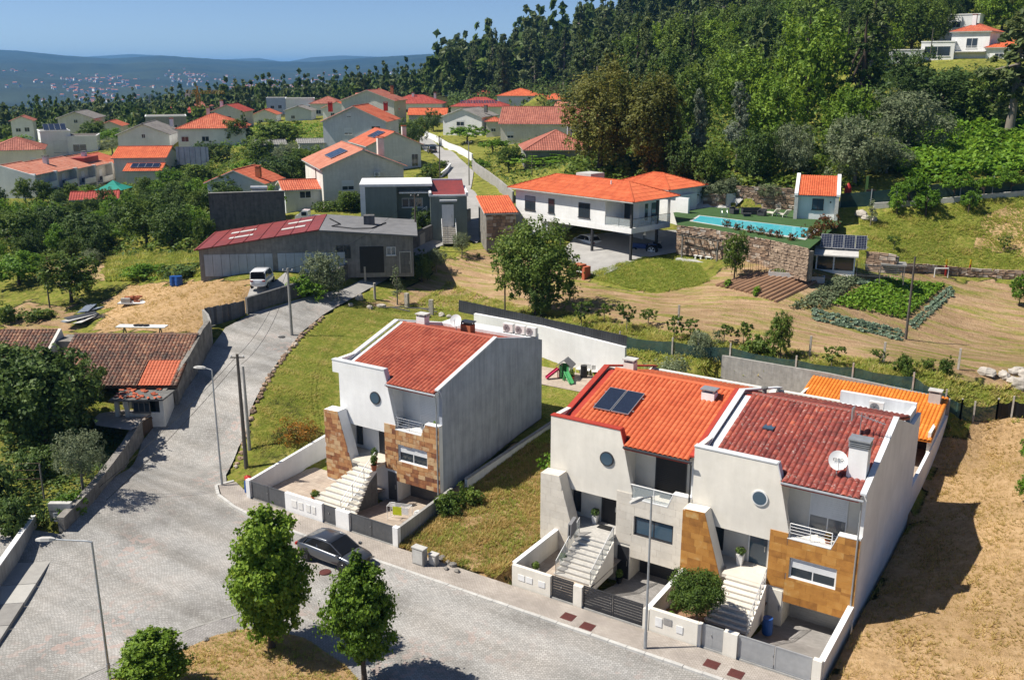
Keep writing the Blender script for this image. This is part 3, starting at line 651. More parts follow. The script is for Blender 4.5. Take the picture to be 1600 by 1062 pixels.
# ------------------------------------------------------------------ far hills across the valley
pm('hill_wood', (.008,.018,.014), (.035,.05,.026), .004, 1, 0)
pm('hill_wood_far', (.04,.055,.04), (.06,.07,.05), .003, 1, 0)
def hill_strip(name, prof, d0, d1, dr, zlo, mat, na, nd, amp, seed):
    """rolling hills: prof gives the skyline (photo pixel) over azimuth, dr the distance of the crest"""
    a = np.linspace(prof[0][0], prof[-1][0], na); top = np.interp(a, [p[0] for p in prof], [p[1] for p in prof]); ang = (a-800)/FPX
    zt = np.array([at_depth(0*q+800, t, dr)[2] for q, t in zip(a, top)]); d = np.linspace(d0, d1, nd)
    D, A = np.meshgrid(d, ang, indexing='ij'); k = np.clip((D-d0)/(dr-d0), 0, 1)**1.25; kb = np.clip((D-dr)/(d1-dr), 0, 1)
    x = CAM[0]+fw[0]*D+rt[0]*A*D; y = CAM[1]+fw[1]*D+rt[1]*A*D
    n = fbm(x, y, 1500, seed)*.6+fbm(x, y, 500, seed+1)*.3
    z = zlo+(zt[None,:]-zlo)*k*(1-kb*.8)+amp*n*np.sin(np.pi*np.clip(k, 0, 1))+amp*.12*n+RNG.normal(0, amp*.02, x.shape)
    I = np.arange(nd*na).reshape(nd, na); F = np.stack([I[:-1,:-1], I[:-1,1:], I[1:,1:], I[1:,:-1]], -1).reshape(-1, 4)
    me = np_mesh(bpy.data.meshes.new(name), np.stack([x, y, z], -1).reshape(-1, 3), F); me.materials.append(M(mat)); link(name, me, kind='structure')
    return x, y, z
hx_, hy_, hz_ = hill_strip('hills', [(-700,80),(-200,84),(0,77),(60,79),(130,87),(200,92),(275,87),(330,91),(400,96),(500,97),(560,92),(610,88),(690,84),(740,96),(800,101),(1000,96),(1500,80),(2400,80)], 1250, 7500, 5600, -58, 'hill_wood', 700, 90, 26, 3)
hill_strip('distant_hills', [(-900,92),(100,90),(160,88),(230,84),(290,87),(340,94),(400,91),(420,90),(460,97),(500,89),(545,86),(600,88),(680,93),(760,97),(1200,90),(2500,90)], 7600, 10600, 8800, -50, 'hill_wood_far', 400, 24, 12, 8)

# ------------------------------------------------------------------ building parts
_wc = {}
def window(parent, loc, rz, w, h, frame='white_paint', pane='glass', shutter=0.0, smat='shutter_white', bars=1, sill=True, fw_=.06, label=None, name='window', dep=.05):
    key = ('f', round(w,2), round(h,2), frame, bars, sill, fw_)
    if key not in _wc:
        m = MB(); d0, d1 = -.035, .05
        m.box(0, fw_, d0, d1, 0, h).box(w-fw_, w, d0, d1, 0, h).box(fw_, w-fw_, d0, d1, h-fw_, h).box(fw_, w-fw_, d0, d1, 0, fw_)
        for i in range(1, bars+1):
            x = w*i/(bars+1); m.box(x-fw_*.5, x+fw_*.5, d0+.01, d1, fw_, h-fw_)
        if sill: m.box(-.06, w+.06, -.12, .03, -.06, -.002)
        _wc[key] = m.mesh('window_frame', frame)
    o = link(name, _wc[key], parent, loc, rz, label)
    k2 = ('p', round(w,2), round(h,2), pane, fw_)
    if k2 not in _wc: _wc[k2] = MB().box(fw_*.8, w-fw_*.8, -.012, .03, fw_*.8, h-fw_*.8).mesh('pane', pane)
    link('pane', _wc[k2], o)
    if shutter:
        k3 = ('s', round(w,2), round(h,2), round(shutter,2), smat, fw_)
        if k3 not in _wc:
            m = MB(); z1 = h-fw_; z0 = z1-(h-2*fw_)*shutter; n = max(2, int((z1-z0)/.11))
            for i in range(n):
                a = z0+(z1-z0)*i/n; m.box(fw_, w-fw_, -.03, -.008, a+.008, a+(z1-z0)/n)
            m.box(fw_, w-fw_, -.018, -.0125, z0, z1)
            _wc[k3] = m.mesh('shutter', smat)
        link('shutter', _wc[k3], o)
    return o
def door(parent, loc, rz, w, h, mat, frame=None, handle='steel', label=None, split=0, name='door'):
    m = MB(); m.box(.0, w, -.03, .04, 0, h)
    if split: 
        for i in range(1, split+1): m.box(.06, w-.06, -.045, -.028, h*i/(split+1)-.012, h*i/(split+1)+.012)
    o = m.build(name, mat, parent, loc=loc, rz=rz, label=label)
    MB().box(w*.86, w*.90, -.09, -.03, h*.42, h*.58).build('handle', handle, o)
    if frame:
        MB().box(-.09, -.004, -.05, .04, 0, h+.09).box(w+.004, w+.09, -.05, .04, 0, h+.09).box(-.004, w+.004, -.05, .04, h+.004, h+.09).build('door_frame', frame, o)
    return o
def roof_plane(m, P0, U, V, W, vmax, per=.30, amp=.085, row=.42, step=.016, seg=5, vmin=None, ns=2):
    """a slope of pan tiles: barrel profile along U, courses stepped up V; vmax(u) (and vmin(u)) trim it"""
    P0 = Vector(P0); U = Vector(U).normalized(); V = Vector(V).normalized(); N = U.cross(V).normalized()
    if N.z < 0: N = -N
    n = max(1, int(round(W/per))); per = W/n; rg = random.Random(n*7+int(row*100))
    for i in range(n):
        us = [per*(i+k/seg) for k in range(seg+1)]; pr = [amp*max(0,math.sin(math.pi*k/seg))**.8 if seg > 2 else amp*(k % 2) for k in range(seg+1)]
        vm = [vmax(u) for u in us]; v0 = [vmin(u) if vmin else 0 for u in us]
        top = max(vm); bot = min(v0); nr = max(1, int(math.ceil((top-bot)/row)))
        for j in range(nr):
            a, b = bot+j*row, min(bot+(j+1)*row, top); vs = []; fs = []
            la = [min(max(a, z), q) for q, z in zip(vm, v0)]; lb = [min(max(b, z), q) for q, z in zip(vm, v0)]
            if max(lb[k]-la[k] for k in range(seg+1)) < .01: continue
            dx = rg.uniform(-.006, .006)
            for k in range(seg+1): vs.append(P0+U*us[k]+V*la[k]+N*(pr[k]+step+dx))
            for k in range(seg+1): vs.append(P0+U*us[k]+V*lb[k]+N*(pr[k]+dx))
            for k in range(seg+1): vs.append(P0+U*us[k]+V*la[k]+N*(pr[k]-.015))
            q = seg+1
            for k in range(seg):
                fs.append([k, k+1, q+k+1, q+k]); fs.append([2*q+k, 2*q+k+1, k+1, k])
            m.add(vs, fs, 0, rg.random())
    return m
def ridge_tiles(parent, a, b, mat, step=.42, r=.13, name='ridge_tile'):
    a = Vector(a); b = Vector(b); L = (b-a).length; n = max(1, int(L/step)); d = (b-a)/n
    m = MB(); k = 6; dl = d.length
    for i in range(2):
        pass
    vs = []; fs = []
    for (x, rr) in ((0, r*1.06), (dl*1.06, r*.94)):
        vs += [(x, rr*1.15*math.cos(math.pi*t/k), rr*math.sin(math.pi*t/k)) for t in range(k+1)]
    fs = [[t, t+1, k+2+t, k+1+t] for t in range(k)]+[list(range(k+1))[::-1], list(range(k+1, 2*k+2))]
    m.add(vs, fs); me = m.mesh(name, mat); me.attributes.new('var', 'FLOAT', 'FACE').data.foreach_set('value', [.5]*len(me.polygons))
    q = d.to_track_quat('X', 'Z').to_euler()
    for i in range(n):
        o = link(name, me, parent, a+d*i+Vector((0,0,-.03))); o.rotation_euler = q
def area2(p): return abs(sum(p[i][0]*p[(i+1) % len(p)][1]-p[(i+1) % len(p)][0]*p[i][1] for i in range(len(p))))/2
def clad(parent, pieces, y, th, bw, bh, mat, name='cladding_stone', seed=1, gap=.008, vary=.35, proud=.02):
    """stone slabs fixed on a facade, each clipped to the panel's outline"""
    rg = random.Random(seed)
    zs = [p[1] for pc in pieces for p in pc]; xs = [p[0] for pc in pieces for p in pc]; z = min(zs)
    while z < max(zs)-.02:
        h = bh*rg.choice((1,1,.85,1.15)) if vary else bh; x = min(xs)-rg.random()*bw
        while x < max(xs):
            w_ = bw*(1+rg.uniform(-vary, vary))
            for pc in pieces:
                c = clip_rect(pc, x+gap, x+w_-gap, z+gap, z+h-gap)
                if c and area2(c) > .012: MB().prism(c, 'y', y-th-rg.uniform(0, proud), y).build(name, mat, parent)
            x += w_
        z += h
def railing(pts, h, rails, r=.02, posts=True, m=None):
    m = m or MB(); pts = [Vector(p) for p in pts]
    for p in pts:
        if posts: m.tube([p, p+Vector((0,0,h))], r, 6)
    for i in range(rails):
        z = h*(1-i/max(1, rails)*.86) if rails > 1 else h
        for a, b in zip(pts, pts[1:]): m.tube([a+Vector((0,0,z)), b+Vector((0,0,z))], r*(1.15 if i == 0 else .7), 6)
    return m
def chimney(parent, x, y, z0, z1, w, d, mat, cap='pale_concrete', louvre=0, pitched=False):
    c = box('chimney', mat, parent, x-w/2, x+w/2, y-d/2, y+d/2, z0, z1); m = MB()
    for i in range(louvre): m.box(x-w/2-.04, x+w/2+.04, y-d/2-.04, y+d/2+.04, z1+.1*i+.04, z1+.1*i+.08)
    t = z1+.1*louvre
    if louvre: m.box(x-w/2+.08, x+w/2-.08, y-d/2+.08, y+d/2-.08, z1, t)
    else:
        for sx in (-1, 1):
            for sy in (-1, 1): m.box(x+sx*(w/2-.06)-.04, x+sx*(w/2-.06)+.04, y+sy*(d/2-.06)-.04, y+sy*(d/2-.06)+.04, t, t+.16)
        t += .16
    m.box(x-w/2-.07, x+w/2+.07, y-d/2-.07, y+d/2+.07, t, t+.07)
    m.build('chimney_cap', cap, c); return c
def ac_unit(loc, rz, label, group=None):
    t = thing('air_conditioner', label, 'air conditioner', loc, rz, group)
    MB().box(-.42,.42,-.16,.16,.06,.70).build('casing', 'white_plastic', t)
    m = MB(); m.tube([(-.10,-.17,.38),(-.10,-.185,.38)], [.27,.27], 20); m.build('fan_grille', 'galvanised', t)
    m = MB(); 
    for k in range(6):
        a = k*math.pi/3; m.beam((-.10,-.19,.38), (-.10+.24*math.cos(a),-.19,.38+.24*math.sin(a)), .012, .012)
    m.build('grille_bars', 'black_plastic', t)
    for s in (-1, 1): box('foot', 'black_plastic', t, s*.32-.04, s*.32+.04, -.2, .2, 0, .06)
    return t
def word_mesh(word, size, parent, mat):
    cu = bpy.data.curves.new('word', 'FONT'); cu.body = word; cu.size = size; cu.align_x = 'CENTER'; cu.align_y = 'CENTER'; cu.extrude = .004
    ob = bpy.data.objects.new('word', cu); COL.objects.link(ob); bpy.context.view_layer.update()
    me = bpy.data.meshes.new_from_object(ob.evaluated_get(bpy.context.evaluated_depsgraph_get())); bpy.data.objects.remove(ob); me.materials.clear(); me.materials.append(M(mat))
    return link('lettering', me, parent)
def dish(loc, rz, r, label, word=None):
    t = thing('satellite_dish', label, 'satellite dish', loc, rz)
    vs = []; fs = []; n = 18; rings = 4
    vs.append((0, .14*r*0+.0, 0))
    for i in range(1, rings+1):
        q = i/rings
        for k in range(n): vs.append((r*q*math.cos(2*math.pi*k/n), -.22*r*q*q, r*1.08*q*math.sin(2*math.pi*k/n)))
    fs = [[0, 1+k, 1+(k+1) % n] for k in range(n)]
    for i in range(rings-1): fs += [[1+i*n+k, 1+(i+1)*n+k, 1+(i+1)*n+(k+1) % n, 1+i*n+(k+1) % n] for k in range(n)]
    m = MB(); m.T = Matrix.Translation((0,0,.75)) @ Matrix.Rotation(R(-32), 4, 'X'); m.add(vs, fs); m.build('reflector', 'white_paint', t, smooth=True)
    m = MB(); m.tube([(0,.05,.75),(0,.1,.4),(0,.05,0)], .03, 6); m.build('mast', 'galvanised', t)
    m = MB(); m.T = Matrix.Translation((0,0,.75)) @ Matrix.Rotation(R(-32), 4, 'X'); m.tube([(0,-.2*r,-r),(0,-.95*r,-.1)], .018, 6); m.box(-.05,.05,-1.02*r,-.88*r,-.14,0); m.build('feed_arm', 'galvanised', t)
    if word:
        o = word_mesh(word, r*.62, t, 'black_plastic'); o.matrix_local = Matrix.Translation((0,0,.75)) @ Matrix.Rotation(R(-32), 4, 'X') @ Matrix.Translation((0,-.235*r,.12*r)) @ Matrix.Rotation(R(90), 4, 'X')
    return t
def pot_plant(loc, label, pot='terracotta', r=.2, h=.4, ph=.6, leaf='leaf_green', square=False, seed=0, group=None):
    t = thing('potted_plant', label, 'plant pot', loc, group=group)
    m = MB(); m.lathe((0,0), [(r*.68,0),(r*.72,.02),(r,h),(r*1.08,h),(r*1.08,h-.05)] if not square else [(r*.7,0),(r*1.05,h),(r*.8,h)], 4 if square else 14); o = m.build('pot', pot, t)
    if square: o.rotation_euler = (0,0,R(45))
    me = leaf_cloud(260, [(0,0,h+ph*.5,r*1.1,r*1.1,ph*.5)], .11, seed+50); me.materials.append(M(leaf)); link('foliage', me, t)
    return t

# ------------------------------------------------------------------ leaves and trees
def leaf_cloud(n, lobes, size, seed, shell=.55, up=.35, narrow=.62, inner=.12, name='crown', clump=0, core=True):
    """n leaf-sized folded faces spread through the volume of several lobes (x,y,z,rx,ry,rz)"""
    rg = np.random.default_rng(seed); L = np.array(lobes, float); vol = (L[:,3]*L[:,4]*L[:,5])**(.67); pick = rg.choice(len(L), n, p=vol/vol.sum())
    d = rg.normal(size=(n, 3)); d /= np.linalg.norm(d, axis=1)[:, None]
    rad = np.where(rg.random(n) < inner, rg.random(n)**.5*shell, shell+(1-shell)*rg.random(n)**.6)
    if clump:
        nc = max(4, n//clump); cd = rg.normal(size=(nc, 3)); cd /= np.linalg.norm(cd, axis=1)[:, None]; cr = shell+(1.08-shell)*rg.random(nc)**.55; ci = rg.integers(0, nc, n)
        cl = rg.choice(len(L), nc, p=vol/vol.sum()); pick = cl[ci]
        c0 = cd[ci]*cr[ci][:, None]; c0 += rg.normal(size=(n, 3))*.13*rg.uniform(.6, 1.4, nc)[ci][:, None]; P = L[pick,:3]+c0*L[pick,3:]; cv = rg.random(nc)[ci]
        d = c0/np.maximum(np.linalg.norm(c0, axis=1), 1e-3)[:, None]
    else:
        P = L[pick,:3]+d*rad[:, None]*L[pick,3:]; cv = rg.random(n)
    nrm = d*.75+rg.normal(size=(n, 3))*.55+np.array([0,0,up]); nrm /= np.linalg.norm(nrm, axis=1)[:, None]
    t = np.cross(nrm, rg.normal(size=(n, 3))); t /= np.maximum(np.linalg.norm(t, axis=1), 1e-6)[:, None]; b = np.cross(nrm, t)
    s = size*rg.uniform(.65, 1.3, n)[:, None]
    # a leaf: two triangles folded along the midrib
    tip = P+t*s*.55; tail = P-t*s*.55; l = P+b*s*narrow*.5+nrm*s*.12; r_ = P-b*s*narrow*.5+nrm*s*.12
    V = np.stack([tail, l, tip, r_], 1).reshape(-1, 3); k = np.arange(n)*4
    F = np.concatenate([np.stack([k, k+1, k+2], 1), np.stack([k, k+2, k+3], 1)])
    me = np_mesh(bpy.data.meshes.new(name), V, F); var = np.clip(cv*.55+rg.random(n)*.45, 0, 1)
    me.attributes.new('var', 'FLOAT', 'FACE').data.foreach_set('value', np.concatenate([var, var]).astype(np.float32)); return me
def trunk_mesh(h, r, lobes, bark='bark', seed=0, lean=.0, n_l=7, fork=.35):
    rg = random.Random(seed); m = MB(); top = h*.92; c = lean
    pts = [(c*max(z,0)/h+rg.uniform(-.02, .02)*h*.3*(z > 0), rg.uniform(-.02, .02)*h*.3*(z > 0), z) for z in (-.25, h*.04, h*.25, h*.5, h*.72, top)]
    m.tube(pts, [r*1.25, r*1.05, r*.82, r*.6, r*.38, r*.1], 8)
    for i in range(min(n_l, len(lobes)) if len(lobes) > 1 else n_l):
        l = lobes[i % len(lobes)]; z0 = h*(fork+(.4*i/n_l)); a = rg.uniform(0, 6.28)
        tgt = Vector((l[0], l[1], l[2])) if len(lobes) > 1 else Vector((l[3]*.7*math.cos(a), l[4]*.7*math.sin(a), l[2]+l[5]*rg.uniform(-.3, .6)))
        st = Vector((c*(z0/h)**1.5, 0, z0)); md = (st+tgt)/2+Vector((rg.uniform(-.1, .1)*h, rg.uniform(-.1, .1)*h, -.02*h))
        m.tube([st, md, tgt], [r*.45, r*.3, r*.08], 6)
    return m.mesh('trunk', bark, True)
PROTO = {}
def proto(key, h, rad, leaf, n, size, bark='bark', crown0=.3, form='round', seed=1, lobes_n=9, trunk_r=None, clump=26, narrow=.62, lean=0):
    rg = random.Random(seed*13+5); L = []; ch = h*(1-crown0)
    if form == 'round':
        L.append((0,0,h*crown0+ch*.5, rad*.72, rad*.72, ch*.46))
        for i in range(lobes_n):
            a = 6.283*i/lobes_n*1.618*1.0+rg.uniform(0, .6); q = rg.uniform(.35, .62)*rad; z = h*crown0+ch*rg.uniform(.2, .82); s = rg.uniform(.32, .5)
            L.append((q*math.cos(a), q*math.sin(a), z, rad*s, rad*s, ch*s*.62))
    elif form == 'egg':
        for i in range(7):
            f = i/6; z = h*crown0+ch*(.12+.8*f); w = rad*max(.05, math.sin(math.pi*(.24+.66*f)))**.8*.8
            for k in range(3 if f < .9 else 1):
                a = k*2.1+i*.8; q = w*.38*(k > -1); e = rg.uniform(.62,.9); L.append((q*math.cos(a)+rg.uniform(-.14,.14)*rad, q*math.sin(a)+rg.uniform(-.14,.14)*rad, z+rg.uniform(-.03,.03)*ch, w*e, w*e, ch*.15))
    elif form == 'tall':
        for i in range(lobes_n):
            f = i/(lobes_n-1); a = rg.uniform(0, 6.28); q = rg.uniform(.15, .55)*rad*(1-.6*f); z = h*crown0+ch*(.05+.88*f); s = rg.uniform(.42, .62)*(1-.45*f)
            L.append((q*math.cos(a), q*math.sin(a), z, rad*s, rad*s, ch*rg.uniform(.09, .15)))
    elif form == 'cone':
        for i in range(8):
            f = i/7; w = rad*(1-.88*f); z = h*crown0+ch*f*.95
            for k in range(3):
                a = k*2.09+i; L.append((w*.45*math.cos(a), w*.45*math.sin(a), z, w*.5, w*.5, ch*.09))
    elif form == 'spread':
        for i in range(lobes_n):
            a = 6.283*i/lobes_n+rg.uniform(-.3, .3); q = rad*rg.uniform(.3, .72); z = h*crown0+ch*rg.uniform(.25, .8); s = rg.uniform(.28, .42)
            L.append((q*math.cos(a), q*math.sin(a), z, rad*s, rad*s, ch*.26))
        L.append((0,0,h*.8,rad*.4,rad*.4,ch*.22))
    elif form == 'bush':
        for i in range(lobes_n):
            a = rg.uniform(0, 6.28); q = rad*rg.uniform(0, .62); s = rg.uniform(.35, .55); L.append((q*math.cos(a), q*math.sin(a), h*rg.uniform(.3, .62), rad*s, rad*s, h*.38))
    cr = leaf_cloud(n, L, size, seed, clump=clump, narrow=narrow); cr.materials.append(M(leaf))
    tr = trunk_mesh(h*(.55 if form == 'bush' else .97 if form in ('cone', 'tall') else .8), trunk_r or h*.022+.03, L[1:] if len(L) > 2 else L, bark, seed, lean)
    PROTO[key] = (tr, cr, h, rad)
def tree(key, loc, label, group=None, h=None, rz=None, wide=1.0, name='tree', cat='tree'):
    tr, cr, h0, r0 = PROTO[key]; s = (h or h0)/h0
    t = thing(name, label, cat, loc, random.uniform(0, 6.28) if rz is None else rz, group); t.scale = (s*wide, s*wide, s)
    link('trunk', tr, t); link('crown', cr, t); return t

# ------------------------------------------------------------------ the three street houses (one design, three finishes)
SL = (9.27-7.35)/6.8
def zr(y): return 7.35+SL*y
def street_house(X0, dz, o):
    t = thing('terraced_house' if o['id'] != 1 else 'detached_house', o['label'], 'house', (X0, 0, dz))
    F = o['plaster']; P = lambda name, m, mat=F, **k: m.build(name, mat, t, **k)
    D = o.get('depth', 14.6); RD = o.get('rear_z', 7.3)
    # party walls and back wall
    gab = [(0.36,-1.6),(D,-1.6),(D,RD),(12.3,RD-.05) if o['id'] != 1 else (11.5, RD+.5),(6.8,9.37),(0.36,7.5)]
    P('gable_wall', MB().prism(gab, 'x', 8.78, 9.0-.02*(o['id'] == 2)), o.get('side', F)); P('gable_wall', MB().prism(gab, 'x', 0.56 if o['id'] == 1 else 0.0, .78 if o['id'] == 1 else .22), o.get('side_l', F))
    P('rear_wall', MB().box(.22,8.78,D-.3,D,-1.6,RD-.1))
    for pl, a, b in (([(-.02,7.45),(6.8,9.37),(6.8,9.47),(-.02,7.55)], 8.73, 9.03-.04*(o['id'] == 2)), ([(.3,7.5),(6.8,9.37),(6.8,9.47),(.3,7.6)], -.02, .34), ([(6.8,9.37),(D,RD),(D,RD+.1),(6.8,9.47)], -.02, .34)):
        P('coping', MB().prism(pl, 'x', a, b), o['trim'])
    # upper front: solid panel with slanted edge, parapet
    lx = .56 if o['id'] == 1 else 0
    up = MB().prism([(lx,3.75),(4.45,3.75),(4.45,4.42),(5.42,4.42),(4.75,7.3),(4.52,8.1),(lx,8.1)], 'y', 0, .36)
    if o['id'] == 1: up.box(0,.56,0,.36,7.25,8.1).box(0,.3,.36,2.6,7.25,8.1)
    else: up.prism([(.36,7.4),(2.4,8.05),(.36,8.1)], 'x', 0.0, .3)
    P('upper_front_wall', up)
    P('parapet_cap', MB().prism([(-.03,8.1),(4.55,8.1),(4.55,8.16),(-.03,8.16)], 'y', -.03, .4).prism([(4.52,8.16),(4.58,8.16),(4.83,7.3),(4.76,7.3)], 'y', -.03, .4), o['trim'])
    # lower right panel around the window, with its clipped parapet
    q = MB(); y0, y1 = 0, .36
    for a in ((4.45,5.4,-1.4,4.42),(5.4,9,.45,1.95),(5.4,5.6,1.95,3.1),(8.0,9,1.95,3.1),(5.4,9,3.1,4.13)): q.box(a[0],a[1],y0,y1,a[2],a[3])
    q.prism([(7.55,4.13),(9,4.13),(9,5.0),(7.88,4.97)], 'y', y0, y1); P('lower_front_wall', q, o.get('low', F))
    pcs = [[(4.45,1.2),(5.4,1.2),(5.4,4.42),(4.45,4.42)],[(5.4,.45),(9,.45),(9,1.93),(5.4,1.93)],[(5.4,1.93),(5.58,1.93),(5.58,3.12),(5.4,3.12)],[(8.02,1.93),(9,1.93),(9,3.12),(8.02,3.12)],[(5.4,3.12),(9,3.12),(9,4.13),(5.4,4.13)],[(7.56,4.13),(9,4.13),(9,5.0),(7.88,4.97)]]
    clad(t, pcs, -.002, .035, *o['clad'][1:3], o['clad'][0], seed=o['id'], vary=o['clad'][3], proud=o['clad'][4], gap=o['clad'][5])
    # slanted stone fin beside the entrance
    fin = [(-.12,-1.3),(2.42,-1.3),(2.3,.9),(1.12,4.84),(-.12,4.78)]
    P('entrance_fin', MB().prism(fin, 'y', -.9, -.05), o.get('fin', F))
    clad(t, [fin if o['id'] == 0 else [(-.12,-.2),(2.36,-.2),(2.3,.9),(1.12,4.84),(-.12,4.78)]], -.902, .035, *o['clad'][1:3], o['clad'][0], seed=o['id']+9, vary=o['clad'][3], proud=o['clad'][4], gap=o['clad'][5])
    # floors, recess behind the entrance, balcony
    P('landing', MB().box(2.3,4.44,-1.0,-.048,1.45,1.64).box(.3,4.44,-.045,1.0,1.45,1.64), o['step'])
    P('plinth_wall', MB().box(.3,4.44,.0,.3,-1.4,1.45))
    P('entrance_wall', MB().box(.3,4.44,1.0,1.2,1.5,3.9).box(.3,1.0,.05,1.0,1.64,3.75))
    P('entrance_ceiling', MB().box(.3,4.44,.05,1.2,3.76,3.9).box(4.3,4.445,.36,1.0,1.64,3.9))
    P('balcony_floor', MB().box(5.2,8.78,.02,1.5,4.0,4.13))
    P('balcony_wall', MB().box(4.5,8.78,1.5,1.7,4.0,7.35).prism([(.36,4.13),(1.5,4.13),(1.5,7.3),(.36,7.3)], 'x', 4.72, 4.86))
    P('eaves_beam', MB().box(4.82,8.78,.0,.3,7.02,7.3).box(4.9,8.78,.3,1.5,7.2,7.3), o.get('beam', F))
    P('balcony_edge', MB().prism([(5.36,4.135),(7.62,4.135),(7.62,4.19),(5.36,4.19)], 'y', -.05, .38).prism([(7.56,4.14),(7.62,4.19),(7.93,5.0),(7.87,4.99)], 'y', -.05, .38).prism([(7.88,4.98),(9,5.01),(9,5.06),(7.88,5.04)], 'y', -.05, .38), 'white_paint')
    # garage recess
    P('garage_wall', MB().box(5.3,8.78,1.3,1.5,-1.4,.46).box(5.3,5.42,.36,1.3,-1.4,.46).box(5.3,8.78,.36,1.5,.46,.6), o.get('garage_wall', F))
    m = MB()
    for i in range(11): m.box(5.5,8.7,1.24,1.285+.005*(i % 2),-1.1+i*.14+.008,-1.1+(i+1)*.14)
    P('garage_door', m, o['garage'])
    door(t, (4.62,-.006,-1.05), 0, .72, 2.05, o['side_door'], name='basement_door')
    # windows and doors
    dr = door(t, (3.1,.98,1.66), 0, .98, 2.04, o['door'], 'white_paint' if o['id'] != 2 else 'anthracite', split=4 if o['id'] == 0 else 0, name='front_door')
    if o['id'] == 0: box('glazed_panel', 'glass', t, .95, 3.0, .93, .99, 1.7, 3.65)
    else: window(t, (1.1,.98,1.9), 0, .5, 1.7, 'anthracite', 'glass', bars=0, sill=False)
    window(t, (5.62,.10,1.97), 0, 2.36, 1.11, o['wf'], 'glass_blue' if o['id'] == 2 else 'glass', o['shut'], o['sm'], bars=1, name='window')
    window(t, (o['bx'],1.48,4.16), 0, o['bw'], 2.3, o['wf'], o.get('bg', 'glass'), o['bshut'], o['bsm'], bars=1, sill=False, name='balcony_window')
    cx, cz = o['round']; m = MB(); nseg = 28
    m.tube([(cx,-.07,cz),(cx,.02,cz)], [.44,.44], nseg); rw = m.build('round_window', 'anthracite' if o['id'] != 3 else 'white_paint', t)
    MB().tube([(cx,-.082,cz),(cx,-.02,cz)], [.37,.37], nseg).build('pane', 'glass_blue', rw)
    # roof: deck, tiles, ridge tiles, gutter and downpipe
    N = math.hypot(1, SL); Vd = (0, 1/N, SL/N); LV = 6.8*N
    rd = MB().prism([(-.2,7.28-.2*SL),(6.8,9.2),(12.4,7.62),(12.4,7.5),(6.8,9.05),(-.2,7.14-.2*SL)], 'x', 4.86, 8.74).prism([(.5,7.42),(6.8,9.2),(12.4,7.62),(12.4,7.5),(6.8,9.05),(.5,7.3)], 'x', .3, 4.86)
    ro = P('roof', rd, 'red_trim')
    m = MB(); roof_plane(m, (4.86,-.22,7.35-.22*SL), (1,0,0), Vd, 3.88, lambda u: LV+.22*N); roof_plane(m, (.80,.52,7.35+.52*SL), (1,0,0), Vd, 4.06, lambda u: LV-.52*N)
    SB = 1.58/5.6; NB = math.hypot(1, SB); roof_plane(m, (8.74,12.4,9.27-5.6*SB), (-1,0,0), (0,-1/NB,SB/NB), 7.94, lambda u: 5.6*NB, row=.76)
    m.build('roof_tiles', o['tile'], ro, kind='stuff')
    ridge_tiles(ro, (.8,6.8,9.32), (8.74,6.8,9.32), o['tile'])
    MB().box(.34,.8,.4,6.6,7.2,7.3).prism([(.4,7.36),(6.6,7.36+6.2*SL),(6.6,7.44+6.2*SL),(.4,7.44)], 'x', .34, .80).build('valley_gutter', o['trim'], ro)
    MB().tube([(4.86,-.27,7.24),(8.98,-.27,7.24)], .07, 8).build('gutter', o['pipe'], ro)
    MB().tube([(8.86,-.25,7.2),(8.86,-.06,6.95),(8.86,-.06,.2)], .045, 8).build('downpipe', o['pipe'], t)
    return t
def flight(t, o, n, xl0, xl1, xr0, xr1, yb, yt, zb, zt, mat, side, rail):
    """steps from (yb, zb) up to (yt, zt); the left edge runs xl0 -> xl1, the right xr0 -> xr1"""
    st = MB(); st.prism([(yb,zb-.4),(yb,zb),(yt,zt-.16),(yt,zb-.4)], 'x', xl1+.06, xr1-.05); root = st.build('staircase', side, t); rg = random.Random(3)
    for i in range(n):
        f0, f1 = i/n, (i+1)/n; a = xl0+(xl1-xl0)*(i/(n-1)); b = xr0+(xr1-xr0)*(i/(n-1)); y0 = yb+(yt-yb)*f0; z1 = zb+(zt-zb)*f1
        MB().box(a, b, y0-.03, y0+(yt-yb)/n+.02, z1-.055, z1).build('step', mat, root)
        MB().box(a+.05, b-.05, y0, y0+(yt-yb)/n, z1-(zt-zb)/n-.02, z1-.055).build('riser', side, root)
    k = MB(); k.prism([(yb-.05,zb-.4),(yb-.05,zb+.12),(yt,zt+.05),(yt,zt-.3),(yt,zb-.4)], 'x', xr1+.0, xr1+.10); k.build('string_wall', side, root)
    if rail == 'bars':
        p = [(xr1+.05, yb+(yt-yb)*f, zb+(zt-zb)*f+.1) for f in (0,.33,.66,1)]; railing(p, .9, 3, .022).build('handrail', 'steel', root)
    else:
        for x in (xl1-.02, xr1+.05):
            MB().prism([(yb,zb+.15),(yb,zb+1.0),(yt,zt+.95),(yt,zt+.1)], 'x', x-.006, x+.006).build('glass_balustrade', 'rail_glass', root)
            railing([(x,yb,zb),(x,(yb+yt)/2,(zb+zt)/2),(x,yt,zt)], .97, 1, .022).build('handrail', 'steel', root)
    return root
